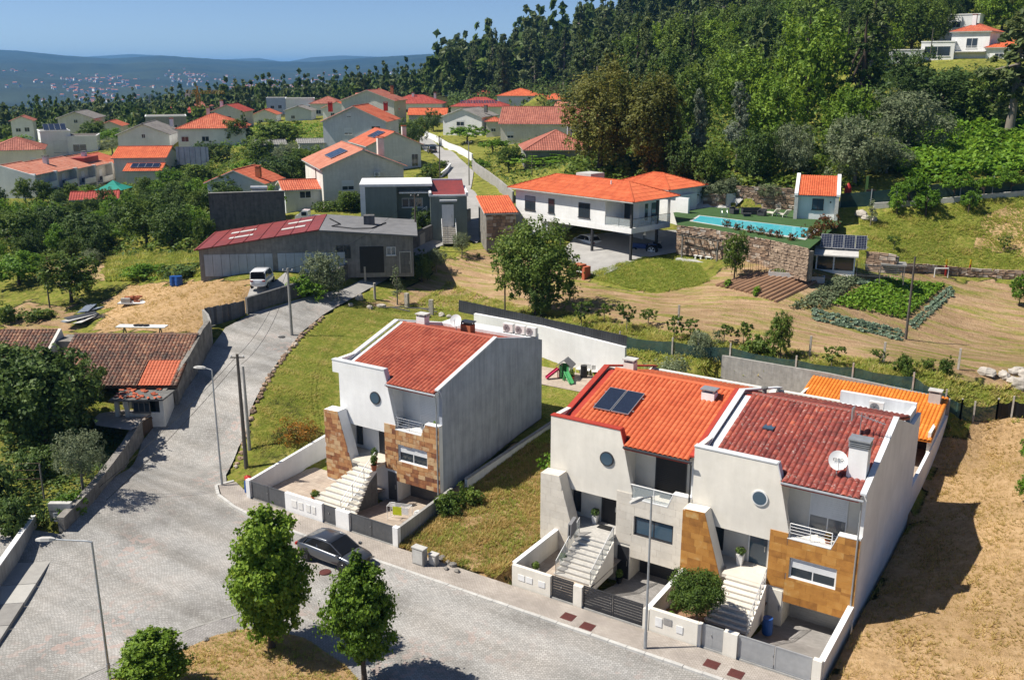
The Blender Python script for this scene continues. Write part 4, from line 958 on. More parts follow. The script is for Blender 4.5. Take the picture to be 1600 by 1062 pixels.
def solar_collector(loc, rz, tilt, w, h, n, label, cell='solar_water', gap=.06, group=None, grid=0, name='photovoltaic_array', cat='solar panel'):
    """n framed panels lying side by side on their rails, tilted about the local x axis"""
    t = thing(name, label, cat, loc, rz, group); t.rotation_euler = (tilt, 0, rz)
    for i in range(n):
        x = i*(w+gap); f = MB().box(x, x+w, 0, .035, .04, .11).box(x, x+w, h-.035, h, .04, .11).box(x, x+.035, .035, h-.035, .04, .11).box(x+w-.035, x+w, .035, h-.035, .04, .11).build('panel_frame', 'aluminium', t)
        MB().box(x+.035, x+w-.035, .035, h-.035, .05, .095).build('panel', cell, f)
        if grid:
            g = MB()
            for k in range(1, grid): g.box(x+w*k/grid-.006, x+w*k/grid+.006, .035, h-.035, .0955, .099)
            for k in range(1, grid*2): g.box(x+.035, x+w-.035, h*k/(grid*2)-.006, h*k/(grid*2)+.006, .0995, .102)
            g.build('cell_lines', 'aluminium', f)
    MB().box(-.15, n*(w+gap)+.1, h*.2-.03, h*.2+.03, 0, .04).box(-.15, n*(w+gap)+.1, h*.8-.03, h*.8+.03, 0, .04).build('mounting_rail', 'aluminium', t)
    return t
def boundary_wall(name, label, pts, h, th, mat, cap=None, z0=None, group=None, cat='wall', sink=.5):
    """wall along pts = (x,y,zbase,[height])"""
    t = None; m = MB(); c = MB()
    for a, b in zip(pts, pts[1:]):
        ha = a[3] if len(a) > 3 else h; hb = b[3] if len(b) > 3 else h
        d = Vector((b[0]-a[0], b[1]-a[1], 0)); L = d.length; d.normalize(); n = Vector((-d.y, d.x, 0))*(th/2); e = d*th*.0
        A = Vector((a[0],a[1],0))-e; B = Vector((b[0],b[1],0))+e
        vs = [A-n+Vector((0,0,a[2]-sink)), B-n+Vector((0,0,b[2]-sink)), B+n+Vector((0,0,b[2]-sink)), A+n+Vector((0,0,a[2]-sink)), A-n+Vector((0,0,a[2]+ha)), B-n+Vector((0,0,b[2]+hb)), B+n+Vector((0,0,b[2]+hb)), A+n+Vector((0,0,a[2]+ha))]
        fs = [(3,2,1,0),(4,5,6,7),(0,1,5,4),(1,2,6,5),(2,3,7,6),(3,0,4,7)]; m.add(vs, fs)
        if cap:
            n2 = n*1.22; vs = [p for z in (.002, .055) for p in (A-n2+Vector((0,0,a[2]+ha+z)), B-n2+Vector((0,0,b[2]+hb+z)), B+n2+Vector((0,0,b[2]+hb+z)), A+n2+Vector((0,0,a[2]+ha+z)))]; c.add(vs, fs)
    t = m.build(name, mat, label=label, cat=cat, group=group)
    if cap: c.build('coping', cap, t)
    return t
def panel_gate(name, label, x0, x1, y, z, h, mat, n, leaves=2, slats=False, group=None):
    t = thing(name, label, 'gate', (x0, y, z), group=group); w = x1-x0
    for i in range(leaves):
        a = w*i/leaves+.02; b = w*(i+1)/leaves-.02
        fr = MB().box(a,b,-.03,.03,0,.06).box(a,b,-.03,.03,h-.06,h).box(a,a+.05,-.03,.03,.06,h-.06).box(b-.05,b,-.03,.03,.06,h-.06).build('gate_leaf', mat, t)
        if slats:
            for k in range(n): zz = .07+(h-.14)*k/n; MB().box(a+.05,b-.05,-.022,.022,zz+.012,zz+(h-.14)/n-.03).build('slat', mat, fr)
        else:
            for k in range(n): xx = a+.05+(b-a-.1)*k/n; MB().box(xx+.003,xx+(b-a-.1)/n-.003,-.018,.018,.06,h-.06).build('panel', mat, fr)
    MB().box(w/2-.09,w/2-.05,-.07,-.03,h*.55,h*.62).build('handle', 'steel', t)
    MB().box(-.02,w+.02,-.05,.05,-.12,-.015).build('track', 'pale_concrete', t); return t

hA = street_house(-35.3, .6, dict(id=1, label='white house with striped red tile roof, brown slate cladding and grey bare side wall', plaster='white_plaster', side='grey_plaster', trim='pale_grey_plaster', clad=('slate_clad',.55,.30,.3,.02,.008),
    step='step_stone', tile='tile_red', pipe='galvanised', garage='gate_grey', garage_wall='white_plaster', side_door='gate_grey', door='anthracite', wf='white_paint', shut=.42, sm='shutter_white', bx=6.3, bw=2.2, bshut=.98, bsm='shutter_white', round=(3.75,6.05), depth=12.9, rear_z=7.8, low='white_plaster'))
hB = street_house(-18, 0, dict(id=2, label='cream house with bright orange tile roof and two solar collectors on it', plaster='cream_plaster', trim='red_trim', clad=('beige_stone',.92,.46,0,.004,.004), fin='beige_stone',
    step='step_grey', tile='tile_orange', pipe='anthracite', garage='anthracite', side_door='anthracite', door='shutter_black', wf='anthracite', shut=0, sm='shutter_black', bx=6.15, bw=1.9, bshut=.98, bsm='shutter_black', round=(3.75,6.2), side='white_plaster'))
hC = street_house(-9, 0, dict(id=3, label='cream house with dark weathered red roof and ochre stone cladding, farthest to the right', plaster='cream_plaster', side='white_plaster', trim='pale_grey_plaster', clad=('ochre_clad',.75,.42,.25,.008,.003),
    step='beige_stone', tile='tile_worn', pipe='galvanised', garage='gate_silver', side_door='cream_plaster', door='glass_blue', wf='white_paint', shut=.5, sm='shutter_white', bx=6.0, bw=1.95, bg='curtain_glass', bshut=.6, bsm='shutter_white', round=(3.75,6.03)))
for h_ in (hA,): h_['group'] = 'street houses'
hB['group'] = hC['group'] = 'street houses'
flight(hA, 0, 10, 1.5, 3.1, 5.45, 4.35, -4.5, -1.0, -.45, 1.64, 'step_stone', 'white_plaster', 'bars')
MB().prism([(-4.1,-1.2),(-1.0,-1.2),(-1.0,1.2),(-3.6,-.35)], 'x', 4.455, 4.48).build('stair_panel', 'dark_concrete', hA)
flight(hB, 0, 9, 2.45, 2.6, 4.9, 4.75, -3.75, -1.0, .1, 1.64, 'step_grey', 'cream_plaster', 'glass')
flight(hC, 0, 9, 2.4, 2.6, 4.8, 4.65, -3.6, -1.0, .1, 1.64, 'beige_stone', 'cream_plaster', 'bars')
# balcony rails and extras of each house
railing([(5.45,.06,4.17),(6.5,.06,4.17),(7.6,.06,4.17)], .82, 4, .022).build('balcony_rail', 'steel', hA)
railing([(5.45,.06,4.17),(6.5,.06,4.17),(7.6,.06,4.17)], .82, 4, .022).build('balcony_rail', 'white_paint', hC)
br_ = railing([(5.40,.0,4.18),(6.7,.0,4.18),(8.75,.0,4.98)], .0, 1, .02, False)
rb = MB().beam((5.3,0,5.0),(8.8,0,5.0),.06,.05).tube([(6.75,0,4.17),(6.75,0,5.0)],.03,6).build('balcony_rail', 'white_paint', hB)
MB().box(5.42,7.75,-.008,.008,4.2,4.95).build('glass_panel', 'rail_glass', rb)
chimney(hA, 1.9, 7.7, 8.9, 9.75, .75, .6, 'white_plaster'); chimney(hA, 6.0, 7.6, 8.9, 9.75, .85, .6, 'terracotta', 'anthracite')
chimney(hB, 1.5, 7.5, 8.9, 9.7, .7, .6, 'cream_plaster'); c_ = chimney(hB, 7.6, 5.6, 8.6, 9.35, .8, .6, 'white_plaster', 'galvanised')
chimney(hC, 8.2, 1.55, 7.6, 9.35, .95, .7, 'white_plaster', 'galvanised', 4)
MB().lathe((1.35,7.3), [(.13,8.9),(.13,9.55),(.2,9.56),(.2,9.66),(.05,9.7)], 10).build('flue', 'dark_concrete', hC)
MB().box(2.5,3.1,3.6,4.3,zr(3.9)+.04,zr(3.9)+.12).build('skylight', 'glass_blue', hC)
ter = MB().box(4.2,8.76,12.2,14.3,7.0,7.25).box(4.2,8.76,14.0,14.3,7.25,8.0).box(8.5,8.76,12.3,14.0,7.25,7.8); ter.build('roof_terrace', 'pale_grey_plaster', hC)
MB().box(.6,8.7,11.5,12.88,7.5,8.25).build('roof_terrace', 'pale_grey_plaster', hA)
for i, x in enumerate((-28.6,-27.55,-26.6)):
    ac_unit((x+.0, 11.9, 8.85), 0, ['air conditioner nearest the chimney on the flat rear roof of the white house','middle one of three air conditioners on the rear roof of the white house','air conditioner at the bare grey corner of the rear roof'][i], 'air conditioners on the rear roof')
ac_unit((-2.4,13.3,7.25), 0, 'single white air conditioner on the rear terrace of the dark red roof')
dish((-29.9, 7.0, 9.9), R(20), .42, 'white satellite dish beside the orange brick chimney')
dish((-1.75, 1.2, 7.75), R(20), .48, 'white satellite dish with lettering beside the tall white chimney', 'meo')
t = thing('tv_antenna', 'metal yagi antenna standing on the dark red roof near the right edge', 'antenna', (-1.5, 4.6, 8.6))
MB().tube([(0,0,0),(0,0,1.5)], .025, 6).build('mast', 'galvanised', t)
m = MB(); m.beam((-.3,.1,1.35),(1.3,-.2,1.15),.04,.04)
for i in range(9): m.beam((-.2+.17*i,.08-.03*i-.25,1.34-.021*i),(-.2+.17*i,.08-.03*i+.25,1.34-.021*i),.018,.018)
m.box(-.5,-.42,-.2,.3,1.0,1.7); m.build('aerial', 'aluminium', t)
solar_collector((-16.45, 2.35, zr(2.35)+.10), 0, math.atan(SL), 1.14, 2.35, 2, 'pair of black solar water collectors on the orange roof', name='solar_collector', cat='solar collector')
# yards
def yard(name, poly, z, mat, zf=None): drape(name, poly, 1.2, 0, mat, zf=(lambda x, y: 0*x+z) if zf is None else zf, lower=False)
ramp_ = lambda za, zb: (lambda x, y: za+(zb-za)*np.clip((y+5.6)/4.6, 0, 1))
yard('front_yard', [(-16.9,-5.7),(-13.1,-5.7),(-13.1,.2),(-16.9,.2)], .1, 'patio_tile'); yard('front_yard', [(-8.7,-5.7),(-4.4,-5.7),(-4.4,.2),(-8.7,.2)], .1, 'soil')
yard('driveway_ramp', [(-13.1,-5.8),(-9.0,-5.8),(-9.0,1.4),(-13.1,1.4)], 0, 'grey_sett', ramp_(.06,-1.1)); yard('driveway_ramp', [(-4.4,-5.8),(-.2,-5.8),(-.2,1.4),(-4.4,1.4)], 0, 'grey_sett', ramp_(.06,-1.1))
yard('front_yard', [(-37.8,-5.8),(-30.9,-5.8),(-30.9,-.1),(-35.0,-.1),(-35.0,8),(-37.8,8)], 0, 'patio_tile', lambda x, y: .14+.02*np.maximum(y+5, 0)); yard('driveway_ramp', [(-30.9,-5.8),(-25.6,-5.8),(-25.6,1.4),(-30.9,1.4)], 0, 'patio_tile', ramp_(.08,-.5))
# boundary walls and gates, street side
wl = boundary_wall('garden_wall', 'cream front wall with mail slots left of the black slatted gates', [(-17.0,-5.75,0),(-14.55,-5.75,0)], 1.35, .22, 'cream_plaster')
for a in (-16.6,-16.1,-15.3): MB().box(a,a+.42,-5.885,-5.855,.55,.9).build('meter_box', 'white_paint', wl)
boundary_wall('garden_wall', 'cream side wall between the weedy plot and the house with solar collectors', [(-17.0,-5.62,0),(-17.0,-.6,0)], 1.35, .22, 'cream_plaster', 'white_plaster')
boundary_wall('gate_post', 'cream gate post between the small and the large black slatted gates', [(-13.12,-5.75,0),(-12.6,-5.75,0)], 1.3, .26, 'cream_plaster', cat='gate post')
boundary_wall('gate_post', 'cream gate post at the right end of the large black slatted gate', [(-9.05,-5.75,0),(-8.72,-5.75,0)], 1.25, .26, 'cream_plaster', cat='gate post')
panel_gate('pedestrian_gate', 'small black slatted gate at the foot of the grey steps', -14.5, -13.15, -5.75, .15, 1.25, 'anthracite', 7, 1, True)
panel_gate('sliding_gate', 'large black slatted gate before the sunken driveway', -12.58, -9.08, -5.75, .15, 1.25, 'anthracite', 7, 2, True)
wl = boundary_wall('garden_wall', 'cream front wall under the small round olive tree', [(-8.68,-5.75,0),(-6.1,-5.75,0)], 1.35, .24, 'cream_plaster')
MB().box(-7.9,-7.45,-5.9,-5.872,.75,1.1).build('mail_slot', 'steel', wl); MB().box(-8.35,-7.98,-5.9,-5.872,.5,1.0).box(-7.2,-6.85,-5.9,-5.872,.5,.9).build('meter_box', 'white_paint', wl)
boundary_wall('garden_wall', 'low cream wall dividing the two front yards beside the olive tree', [(-8.85,-5.6,0),(-8.85,-.95,0)], 1.2, .22, 'cream_plaster', 'white_plaster')
boundary_wall('gate_post', 'cream gate post with doorbell left of the small silver gate', [(-6.08,-5.75,0),(-5.9,-5.75,0)], 1.35, .3, 'cream_plaster', cat='gate post')
boundary_wall('gate_post', 'wide cream gate post between the silver gates', [(-4.75,-5.75,0),(-4.05,-5.75,0)], 1.4, .3, 'cream_plaster', cat='gate post')
boundary_wall('gate_post', 'cream gate post at the right end of the long silver gate', [(-.44,-5.75,0),(-.02,-5.75,0)], 1.4, .3, 'cream_plaster', cat='gate post')
panel_gate('pedestrian_gate', 'small silver sheet metal gate below the ochre house', -5.88, -4.78, -5.75, .15, 1.25, 'gate_silver', 2, 1)
panel_gate('sliding_gate', 'long silver sheet metal gate below the ochre house', -4.02, -.47, -5.75, .15, 1.25, 'gate_silver', 1, 2)
boundary_wall('garden_wall', 'cream side wall between the last driveway and the dry plot', [(-.12,-5.55,0,1.2),(-.12,-.05,0,1.25)], 1.2, .24, 'cream_plaster', 'white_plaster')
boundary_wall('garden_wall', 'white front wall with letterbox and meter panels before the cream stairs', [(-34.5,-5.75,0),(-31.25,-5.75,0)], 1.35, .24, 'white_plaster')
wl = bpy.data.objects['garden_wall.005'] if 'garden_wall.005' in bpy.data.objects else None
m_ = MB()
for a, b in ((-33.9,-33.45),(-33.3,-32.9),(-32.6,-32.25),(-32.1,-31.8)): m_.box(a,b,-5.9,-5.872,.5,1.0)
m_.build('meter_box', 'white_plastic', wl)
boundary_wall('garden_wall', 'long white wall sloping down along the lawn on the left of the white house', [(-38.0,-5.6,0,1.3),(-38.0,8,1.2,1.5)], 1.3, .22, 'white_plaster')
boundary_wall('gate_post', 'white corner post beside the blue bin', [(-38.1,-5.75,0),(-37.75,-5.75,0)], 1.4, .3, 'white_plaster', cat='gate post')
boundary_wall('gate_post', 'white gate post in the middle of the grey gates of the white house', [(-30.1,-5.75,0),(-29.0,-5.75,0)], 1.3, .26, 'white_plaster', cat='gate post')
boundary_wall('gate_post', 'white gate post where the grey block wall starts', [(-25.5,-5.75,0),(-25.1,-5.75,0)], 1.35, .3, 'white_plaster', cat='gate post')
panel_gate('sliding_gate', 'dark grey gate left of the white wall with the letterbox', -37.7, -34.55, -5.75, .12, 1.2, 'gate_grey', 6, 2)
panel_gate('pedestrian_gate', 'narrow dark grey gate at the foot of the cream stairs', -31.2, -30.15, -5.75, .12, 1.2, 'gate_grey', 2, 1)
panel_gate('sliding_gate', 'dark grey two leaf gate before the drying rack', -28.95, -25.55, -5.75, .12, 1.2, 'gate_grey', 6, 2)
boundary_wall('garden_wall', 'grey concrete block wall between the rack yard and the weedy plot', [(-25.3,-5.55,.0,1.25),(-25.6,.3,.2,1.25)], 1.2, .2, 'block_wall')
for z_ in (): pass
# rear gardens
boundary_wall('retaining_wall', 'tall white wall closing the back lawn of the white house', [(-40.5,24.6,2.3,3.7),(-33,24.4,2.3,3.6),(-24.8,24.2,2.3,3.0)], 3.4, .3, 'white_plaster')
t = thing('fence', 'dark corrugated sheet fence on top of the tall white wall', 'fence', (0,0,0))
rg = random.Random(4); A_, B_ = Vector((-42.5,24.85,5.95)), Vector((-24.8,24.35,5.2)); n_ = 40
for i in range(n_):
    a = A_+(B_-A_)*(i/n_); b = A_+(B_-A_)*((i+1)/n_-.001); m = MB()
    for k in range(4): p = a+(b-a)*(k/4); q = a+(b-a)*((k+1)/4); off = Vector((0,.02*(k % 2),0)); m.beam(p+off+Vector((0,0,.45)), q+off+Vector((0,0,.45)), .02, 1.15+rg.uniform(-.02,.02))
    m.build('sheet', 'corrugated_dark', t)
boundary_wall('garden_wall', 'low rendered wall along the weedy slope beside the grey gable', [(-25.3,1.5,.6,1.1),(-24.6,13,2.0,.7),(-20.5,23.8,2.6,.8)], .7, .22, 'pale_grey_plaster', 'concrete')
boundary_wall('retaining_wall', 'streaked concrete wall behind the orange roofed houses', [(-17.2,26.6,1.2,4.0),(-8.6,26.4,1.2,4.0),(.2,26.2,1.2,3.6)], 4, .25, 'concrete')
boundary_wall('garden_wall', 'white wall with red coping behind the orange roof', [(-17.0,19.5,1.2,4.1),(-12.6,19.5,1.2,3.9)], 4, .2, 'white_plaster', 'red_trim')
boundary_wall('garden_wall', 'pale fence wall of the back patio beside the dry plot', [(-.1,14.65,.6,1.7),(-.05,20,.8,1.9),(.1,26,1.2,2.4)], 1.7, .2, 'white_plaster')
yard('back_patio', [(-17.8,14.5),(-.2,14.5),(-.2,26.2),(-17.8,26.2)], 1.25, 'patio_tile')
t = thing('outbuilding', 'open barbecue annex with bright amber tile roof behind the dark red roof', 'annex', (-9.6, 20.2, 1.2))
MB().box(0,9.6,5.6,5.8,0,3.3).box(0,.2,0,5.6,0,3.3).box(9.4,9.6,0,5.6,0,2.9).build('wall', 'cream_plaster', t)
for x in (2.5,5,7.5): box('pillar', 'cream_plaster', t, x-.15, x+.15, .1, .4, 0, 2.3)
ro = MB().prism([(-.3,2.42),(6.0,3.62),(6.0,3.5),(-.3,2.3)], 'x', -.1, 9.7).build('roof', 'tile_amber', t)
m = MB(); roof_plane(m, (-.1,-.35,2.44), (1,0,0), (0,6.3,1.2), 9.8, lambda u: 6.45, per=.26); m.build('roof_tiles', 'tile_amber', ro, kind='stuff')
chimney(t, 8.9, 5.0, 3.2, 4.2, .8, .6, 'pale_concrete', 'pale_concrete')
MB().box(5.2,8.8,4.2,5.2,0,.95).box(5.2,8.8,5.0,5.2,1.2,1.3).build('worktop', 'wood', t)

# ------------------------------------------------------------------ tree kinds (each mesh is shared by its copies)
proto('maple', 7.4, 2.45, 'leaf_maple', 34000, .20, crown0=.15, form='egg', seed=1, clump=34, narrow=.85)
proto('maple_b', 7.4, 2.45, 'leaf_maple', 30000, .20, crown0=.2, form='egg', seed=2, clump=34, narrow=.85)
proto('round_olive', 3.0, 1.5, 'leaf_green', 15000, .13, bark='pale_bark', crown0=.30, form='round', seed=3, lobes_n=7, clump=20, narrow=.4, trunk_r=.09)
proto('big_leafy', 9.5, 5.0, 'leaf_green', 15000, .30, crown0=.16, form='round', seed=4, lobes_n=16, clump=44, narrow=.7)
proto('leafy', 6, 2.8, 'leaf_green', 5200, .27, crown0=.2, form='round', seed=5, lobes_n=10, clump=30, narrow=.7)
proto('leafy_b', 6, 2.8, 'leaf_bright', 5200, .27, crown0=.18, form='round', seed=6, lobes_n=11, clump=30, narrow=.7)
proto('dark_leafy', 6, 2.8, 'leaf_dark', 5200, .27, crown0=.16, form='round', seed=7, lobes_n=10, clump=30, narrow=.65)
proto('fig', 8, 4.6, 'leaf_dark', 12000, .34, crown0=.15, form='round', seed=8, lobes_n=15, clump=40, narrow=.85)
proto('olive', 4.2, 2.0, 'leaf_olive', 5200, .17, bark='pale_bark', crown0=.24, form='round', seed=9, lobes_n=11, clump=26, narrow=.4)
proto('olive_big', 9, 5.0, 'leaf_olive', 8500, .38, bark='pale_bark', crown0=.12, form='round', seed=10, lobes_n=14, clump=34, narrow=.5)
proto('citrus', 3.2, 1.6, 'leaf_bright', 2400, .2, crown0=.2, form='round', seed=11, lobes_n=7, clump=24, narrow=.7)
proto('sapling', 2.6, 1.0, 'leaf_green', 800, .19, bark='pale_bark', crown0=.3, form='spread', seed=12, lobes_n=6, clump=14, narrow=.7, trunk_r=.05)
proto('thin_tree', 5, 1.3, 'leaf_olive', 1500, .16, bark='pale_bark', crown0=.28, form='tall', seed=13, lobes_n=8, clump=16, narrow=.5, trunk_r=.09)
proto('orchard', 4, 2.5, 'leaf_bright', 2600, .26, crown0=.3, form='spread', seed=14, lobes_n=9, clump=26, narrow=.7)
proto('cedar', 20, 6.0, 'leaf_cedar', 16000, .52, crown0=.08, form='round', seed=15, lobes_n=24, clump=40, narrow=.55, bark='bark')
proto('cedar_b', 19, 5.6, 'leaf_cedar', 15000, .52, crown0=.1, form='round', seed=16, lobes_n=22, clump=40, narrow=.55, bark='bark')
proto('silver', 12, 3.4, 'leaf_silver', 7000, .40, crown0=.32, form='tall', seed=17, lobes_n=9, clump=26, narrow=.45, bark='pale_bark')
for i in range(4):
    proto(f'euca{i}', 20, 4.3, 'leaf_euca', 3200, .75, crown0=.14+.05*i, form='tall', seed=20+i, lobes_n=11+i, clump=22, narrow=.5, bark='pale_bark')
for i in range(3): proto(f'oak{i}', 12, 5.4, ('leaf_dark','leaf_green','leaf_maple')[i], 6500, .46, crown0=.1, form='round', seed=30+i, lobes_n=14, clump=26, narrow=.7)
for i in range(2): proto(f'pine{i}', 15, 3.6, 'leaf_dark', 2200, .62, crown0=.14, form='cone', seed=34+i, clump=18, narrow=.4)
proto('far_a', 12, 4.5, 'leaf_dark', 520, 1.5, crown0=.08, form='round', seed=40, lobes_n=9, clump=14)
proto('far_b', 15, 3.4, 'leaf_euca', 420, 1.4, crown0=.1, form='tall', seed=41, lobes_n=8, clump=12)
proto('far_c', 9, 4.5, 'leaf_green', 520, 1.3, crown0=.05, form='round', seed=42, lobes_n=9, clump=14)
proto('bush', 1.6, 1.3, 'leaf_green', 1500, .17, form='bush', seed=43, lobes_n=7, clump=20, narrow=.6)
proto('bush_dark', 2.0, 1.7, 'leaf_dark', 2200, .2, form='bush', seed=44, lobes_n=8, clump=20, narrow=.7)
proto('bush_olive', 3.0, 2.4, 'leaf_olive', 3800, .2, form='bush', seed=45, lobes_n=10, clump=24, narrow=.45)
proto('bush_bright', 2.0, 2.2, 'leaf_bright', 2400, .22, form='bush', seed=46, lobes_n=9, clump=22, narrow=.7)
proto('bush_red', 1.1, .8, 'leaf_red', 700, .13, form='bush', seed=47, lobes_n=5, clump=14, narrow=.5)
proto('bush_flower', 1.6, 2.6, 'leaf_flower', 3200, .12, form='bush', seed=48, lobes_n=9, clump=20, narrow=.7)
proto('ball', .7, .45, 'leaf_green', 600, .09, form='bush', seed=49, lobes_n=4, clump=20)
proto('weed', .8, .7, 'leaf_dry', 420, .13, form='bush', seed=51, lobes_n=5, clump=12, narrow=.35)
def mpp(p): return depth(p)/FPX
def tree_px(key, px, base, top, wpx, label, group=None, name='tree', cat='tree', z=None, d=None, wlim=None):
    p = np.array(G(px, base)) if d is None else at_depth(px, base, d)
    if z is not None: p = at_z(px, base, z)
    dd = depth(p); h = at_depth(px, top, dd)[2]-p[2]; h0, r0 = PROTO[key][2:]
    wide = (wpx/2*dd/FPX)/(r0*h/h0)
    return tree(key, tuple(p), label, group, h, None, wide, name, cat)

# ------------------------------------------------------------------ vehicles
def wheel(parent, x, y, r, w, side, rim='steel', n=5):
    m = MB(); prof = [(r*.62,-w/2),(r*.93,-w/2),(r,-w*.36),(r,w*.36),(r*.93,w/2),(r*.62,w/2)]
    m.T = Matrix.Translation((x,y,r)) @ Matrix.Rotation(R(90), 4, 'X'); m.tube([(0,0,z) for _, z in prof], [q for q, _ in prof], 22, cap=True); o = m.build('wheel', 'rubber', parent)
    m = MB(); m.T = Matrix.Translation((x,y+side*w*.5,r)) @ Matrix.Rotation(R(90), 4, 'X')
    for k in range(n):
        a = 6.283*k/n; m.beam((0,0,0), (r*.62*math.cos(a), r*.62*math.sin(a), 0), r*.16, .03)
    m.cyl((0,0), r*.15, -.03, .03, 10); m.tube([(r*.62*math.cos(t), r*.62*math.sin(t), 0) for t in [6.283*i/20 for i in range(21)]], .02, 5); m.build('rim', rim, o)
def loft(m, secs, mi=0):
    n = len(secs[0]); vs = [p for s_ in secs for p in s_]; fs = []
    for i in range(len(secs)-1):
        for k in range(n): fs.append([i*n+k, i*n+(k+1) % n, (i+1)*n+(k+1) % n, (i+1)*n+k])
    fs += [list(range(n))[::-1], list(range((len(secs)-1)*n, len(secs)*n))]; m.add(vs, fs, mi)
def car(loc, rz, label, paint, body, house, L, wb, wr, halfw, group=None, cat='car', name='parked_car', rim='steel', ws=None):
    """body = [(x, z_bottom, z_belt, half width factor)], house = [(x, z_roof, half width at roof)] from tail to nose, x forward"""
    t = thing(name, label, cat, loc, rz, group); m = MB(); secs = []
    for x, zb, zt, f in body:
        w = halfw*f; secs.append([(x,-w*.90,zb),(x,-w*.99,zb+(zt-zb)*.30),(x,-w,zb+(zt-zb)*.62),(x,-w*.94,zt-.03),(x,-w*.78,zt),(x,w*.78,zt),(x,w*.94,zt-.03),(x,w,zb+(zt-zb)*.62),(x,w*.99,zb+(zt-zb)*.30),(x,w*.90,zb)])
    loft(m, secs); o = m.build('body', paint, t, smooth=True)
    md = o.modifiers.new('sub', 'SUBSURF'); md.levels = 1; md.render_levels = 1
    bt = lambda x: float(np.interp(x, [b[0] for b in body], [b[2] for b in body]))
    m = MB(); secs = [[(x,-halfw*.86,bt(x)-.04),(x,-wt,z-.03),(x,-wt*.8,z),(x,wt*.8,z),(x,wt,z-.03),(x,halfw*.86,bt(x)-.04)] for x, z, wt in house]
    loft(m, secs); m.build('window_glass', 'car_glass', t, smooth=False)
    rs = [h for h in house if h[1] > max(q[1] for q in house)-.16]; m = MB()
    loft(m, [[(x,-wt*1.02,z-.035),(x,-wt*.8,z+.018),(x,wt*.8,z+.018),(x,wt*1.02,z-.035)] for x, z, wt in rs]); m.build('roof', paint, t, smooth=True)
    for s in (-1, 1):
        m = MB()
        pts = [(x, s*wt*1.0, z-.03) for x, z, wt in house]; m.tube(pts, .035, 5)
        for x0, z0, w0, x1 in ((house[0][0], 0, 0, 0),): pass
        xm = (rs[0][0]+rs[-1][0])/2; m.beam((xm, s*halfw*.865, bt(xm)), (xm-.05, s*rs[0][2]*1.0, rs[0][1]-.03), .09, .03)
        xr = rs[0][0]+.1; m.beam((xr-.25, s*halfw*.865, bt(xr)), (xr, s*rs[0][2]*1.0, rs[0][1]-.03), .12, .03)
        m.build('pillar', paint, t)
        MB().box(body[-3][0]-.9, body[-3][0]-.72, min(s*halfw*.98, s*halfw*1.12), max(s*halfw*.98, s*halfw*1.12), bt(body[-3][0]-.8)-.02, bt(body[-3][0]-.8)+.12).build('mirror', paint, t)
        for k in wb:
            m = MB(); m.T = Matrix.Translation((k, s*halfw*.955, wr)) @ Matrix.Rotation(R(90), 4, 'X'); m.cyl((0,0), wr*1.16, -.035, .035, 22); m.build('wheel_arch', 'black_plastic', t)
            wheel(t, k, s*(halfw-.08), wr, .22, s, rim)
        nx = body[-1][0]; xb = body[-2][0]; zz = body[-2][2]
        MB().beam((nx-.20, s*halfw*.52, zz-.13), (nx-.42, s*halfw*.84, zz-.08), .16, .10).build('headlight', 'glass_blue', t)
        tx = body[0][0]; MB().box(tx-.02, tx+.10, min(s*halfw*.55,s*halfw*.88), max(s*halfw*.55,s*halfw*.88), body[0][2]-.22, body[0][2]-.08).build('tail_light', 'red_paint', t)
    nx = body[-1][0]; MB().box(nx-.06, nx+.015, -halfw*.45, halfw*.45, body[-1][1]+.12, body[-1][1]+.32).build('grille', 'black_plastic', t)
    MB().box(nx+.0, nx+.03, -.26, .26, body[-1][1]+.02, body[-1][1]+.12).build('number_plate', 'white_paint', t); MB().box(body[0][0]-.03, body[0][0], -.26, .26, body[0][1]+.25, body[0][1]+.36).build('number_plate', 'white_paint', t)
    return t
SUV_B = [(-2.34,.50,.98,.80),(-2.15,.32,1.06,.93),(-1.5,.25,1.08,1),(-.4,.22,1.04,1),(.7,.22,1.0,1),(1.35,.25,.96,.99),(1.95,.30,.88,.95),(2.25,.36,.76,.86),(2.34,.42,.66,.72)]
SUV_H = [(-2.05,1.12,.62),(-1.55,1.42,.66),(-.9,1.54,.68),(-.1,1.555,.69),(.35,1.50,.68),(1.25,1.0,.74)]
car((-27.3,-9.02,.03), 0, 'dark grey crossover car parked at the kerb before the white house', 'paint_grey', SUV_B, SUV_H, 4.68, (-1.5,1.45), .37, .95, rim='paint_black')

# ------------------------------------------------------------------ street furniture
def lamp_post(p, top, arm, L, label, rz_head=None):
    t = thing('street_lamp', label, 'street lamp', tuple(p)); h = top
    MB().tube([(0,0,-.2),(0,0,.9)], [.085,.085], 10).tube([(0,0,.9),(0,0,h)], [.065,.045], 10).build('post', 'galvanised', t)
    a = np.array([arm[0], arm[1]])/np.hypot(*arm); e = a*L
    MB().tube([(0,0,h-.02),(e[0]*.1,e[1]*.1,h+.03),(e[0],e[1],h+.12)], [.045,.04,.03], 8).build('arm', 'galvanised', t)
    m = MB(); m.T = Matrix.Translation((e[0],e[1],h+.12)) @ Matrix.Rotation(math.atan2(a[1], a[0]), 4, 'Z')
    loft(m, [[(x,-w,-.04),(x,w,-.04),(x,w*.7,z),(x,-w*.7,z)] for x, w, z in ((-.12,.05,.05),(.1,.13,.10),(.5,.15,.09),(.75,.08,.03))]); m.build('lamp_head', 'pale_concrete', t, smooth=False); return t
def hgt(p, px, py): return at_depth(px, py, depth(p))[2]-p[2]
p = at_z(172, 1062, .03); lamp_post(p, hgt(p, 148, 846), -rt, 1.75, 'tall street lamp at the bottom left with its arm pointing left')
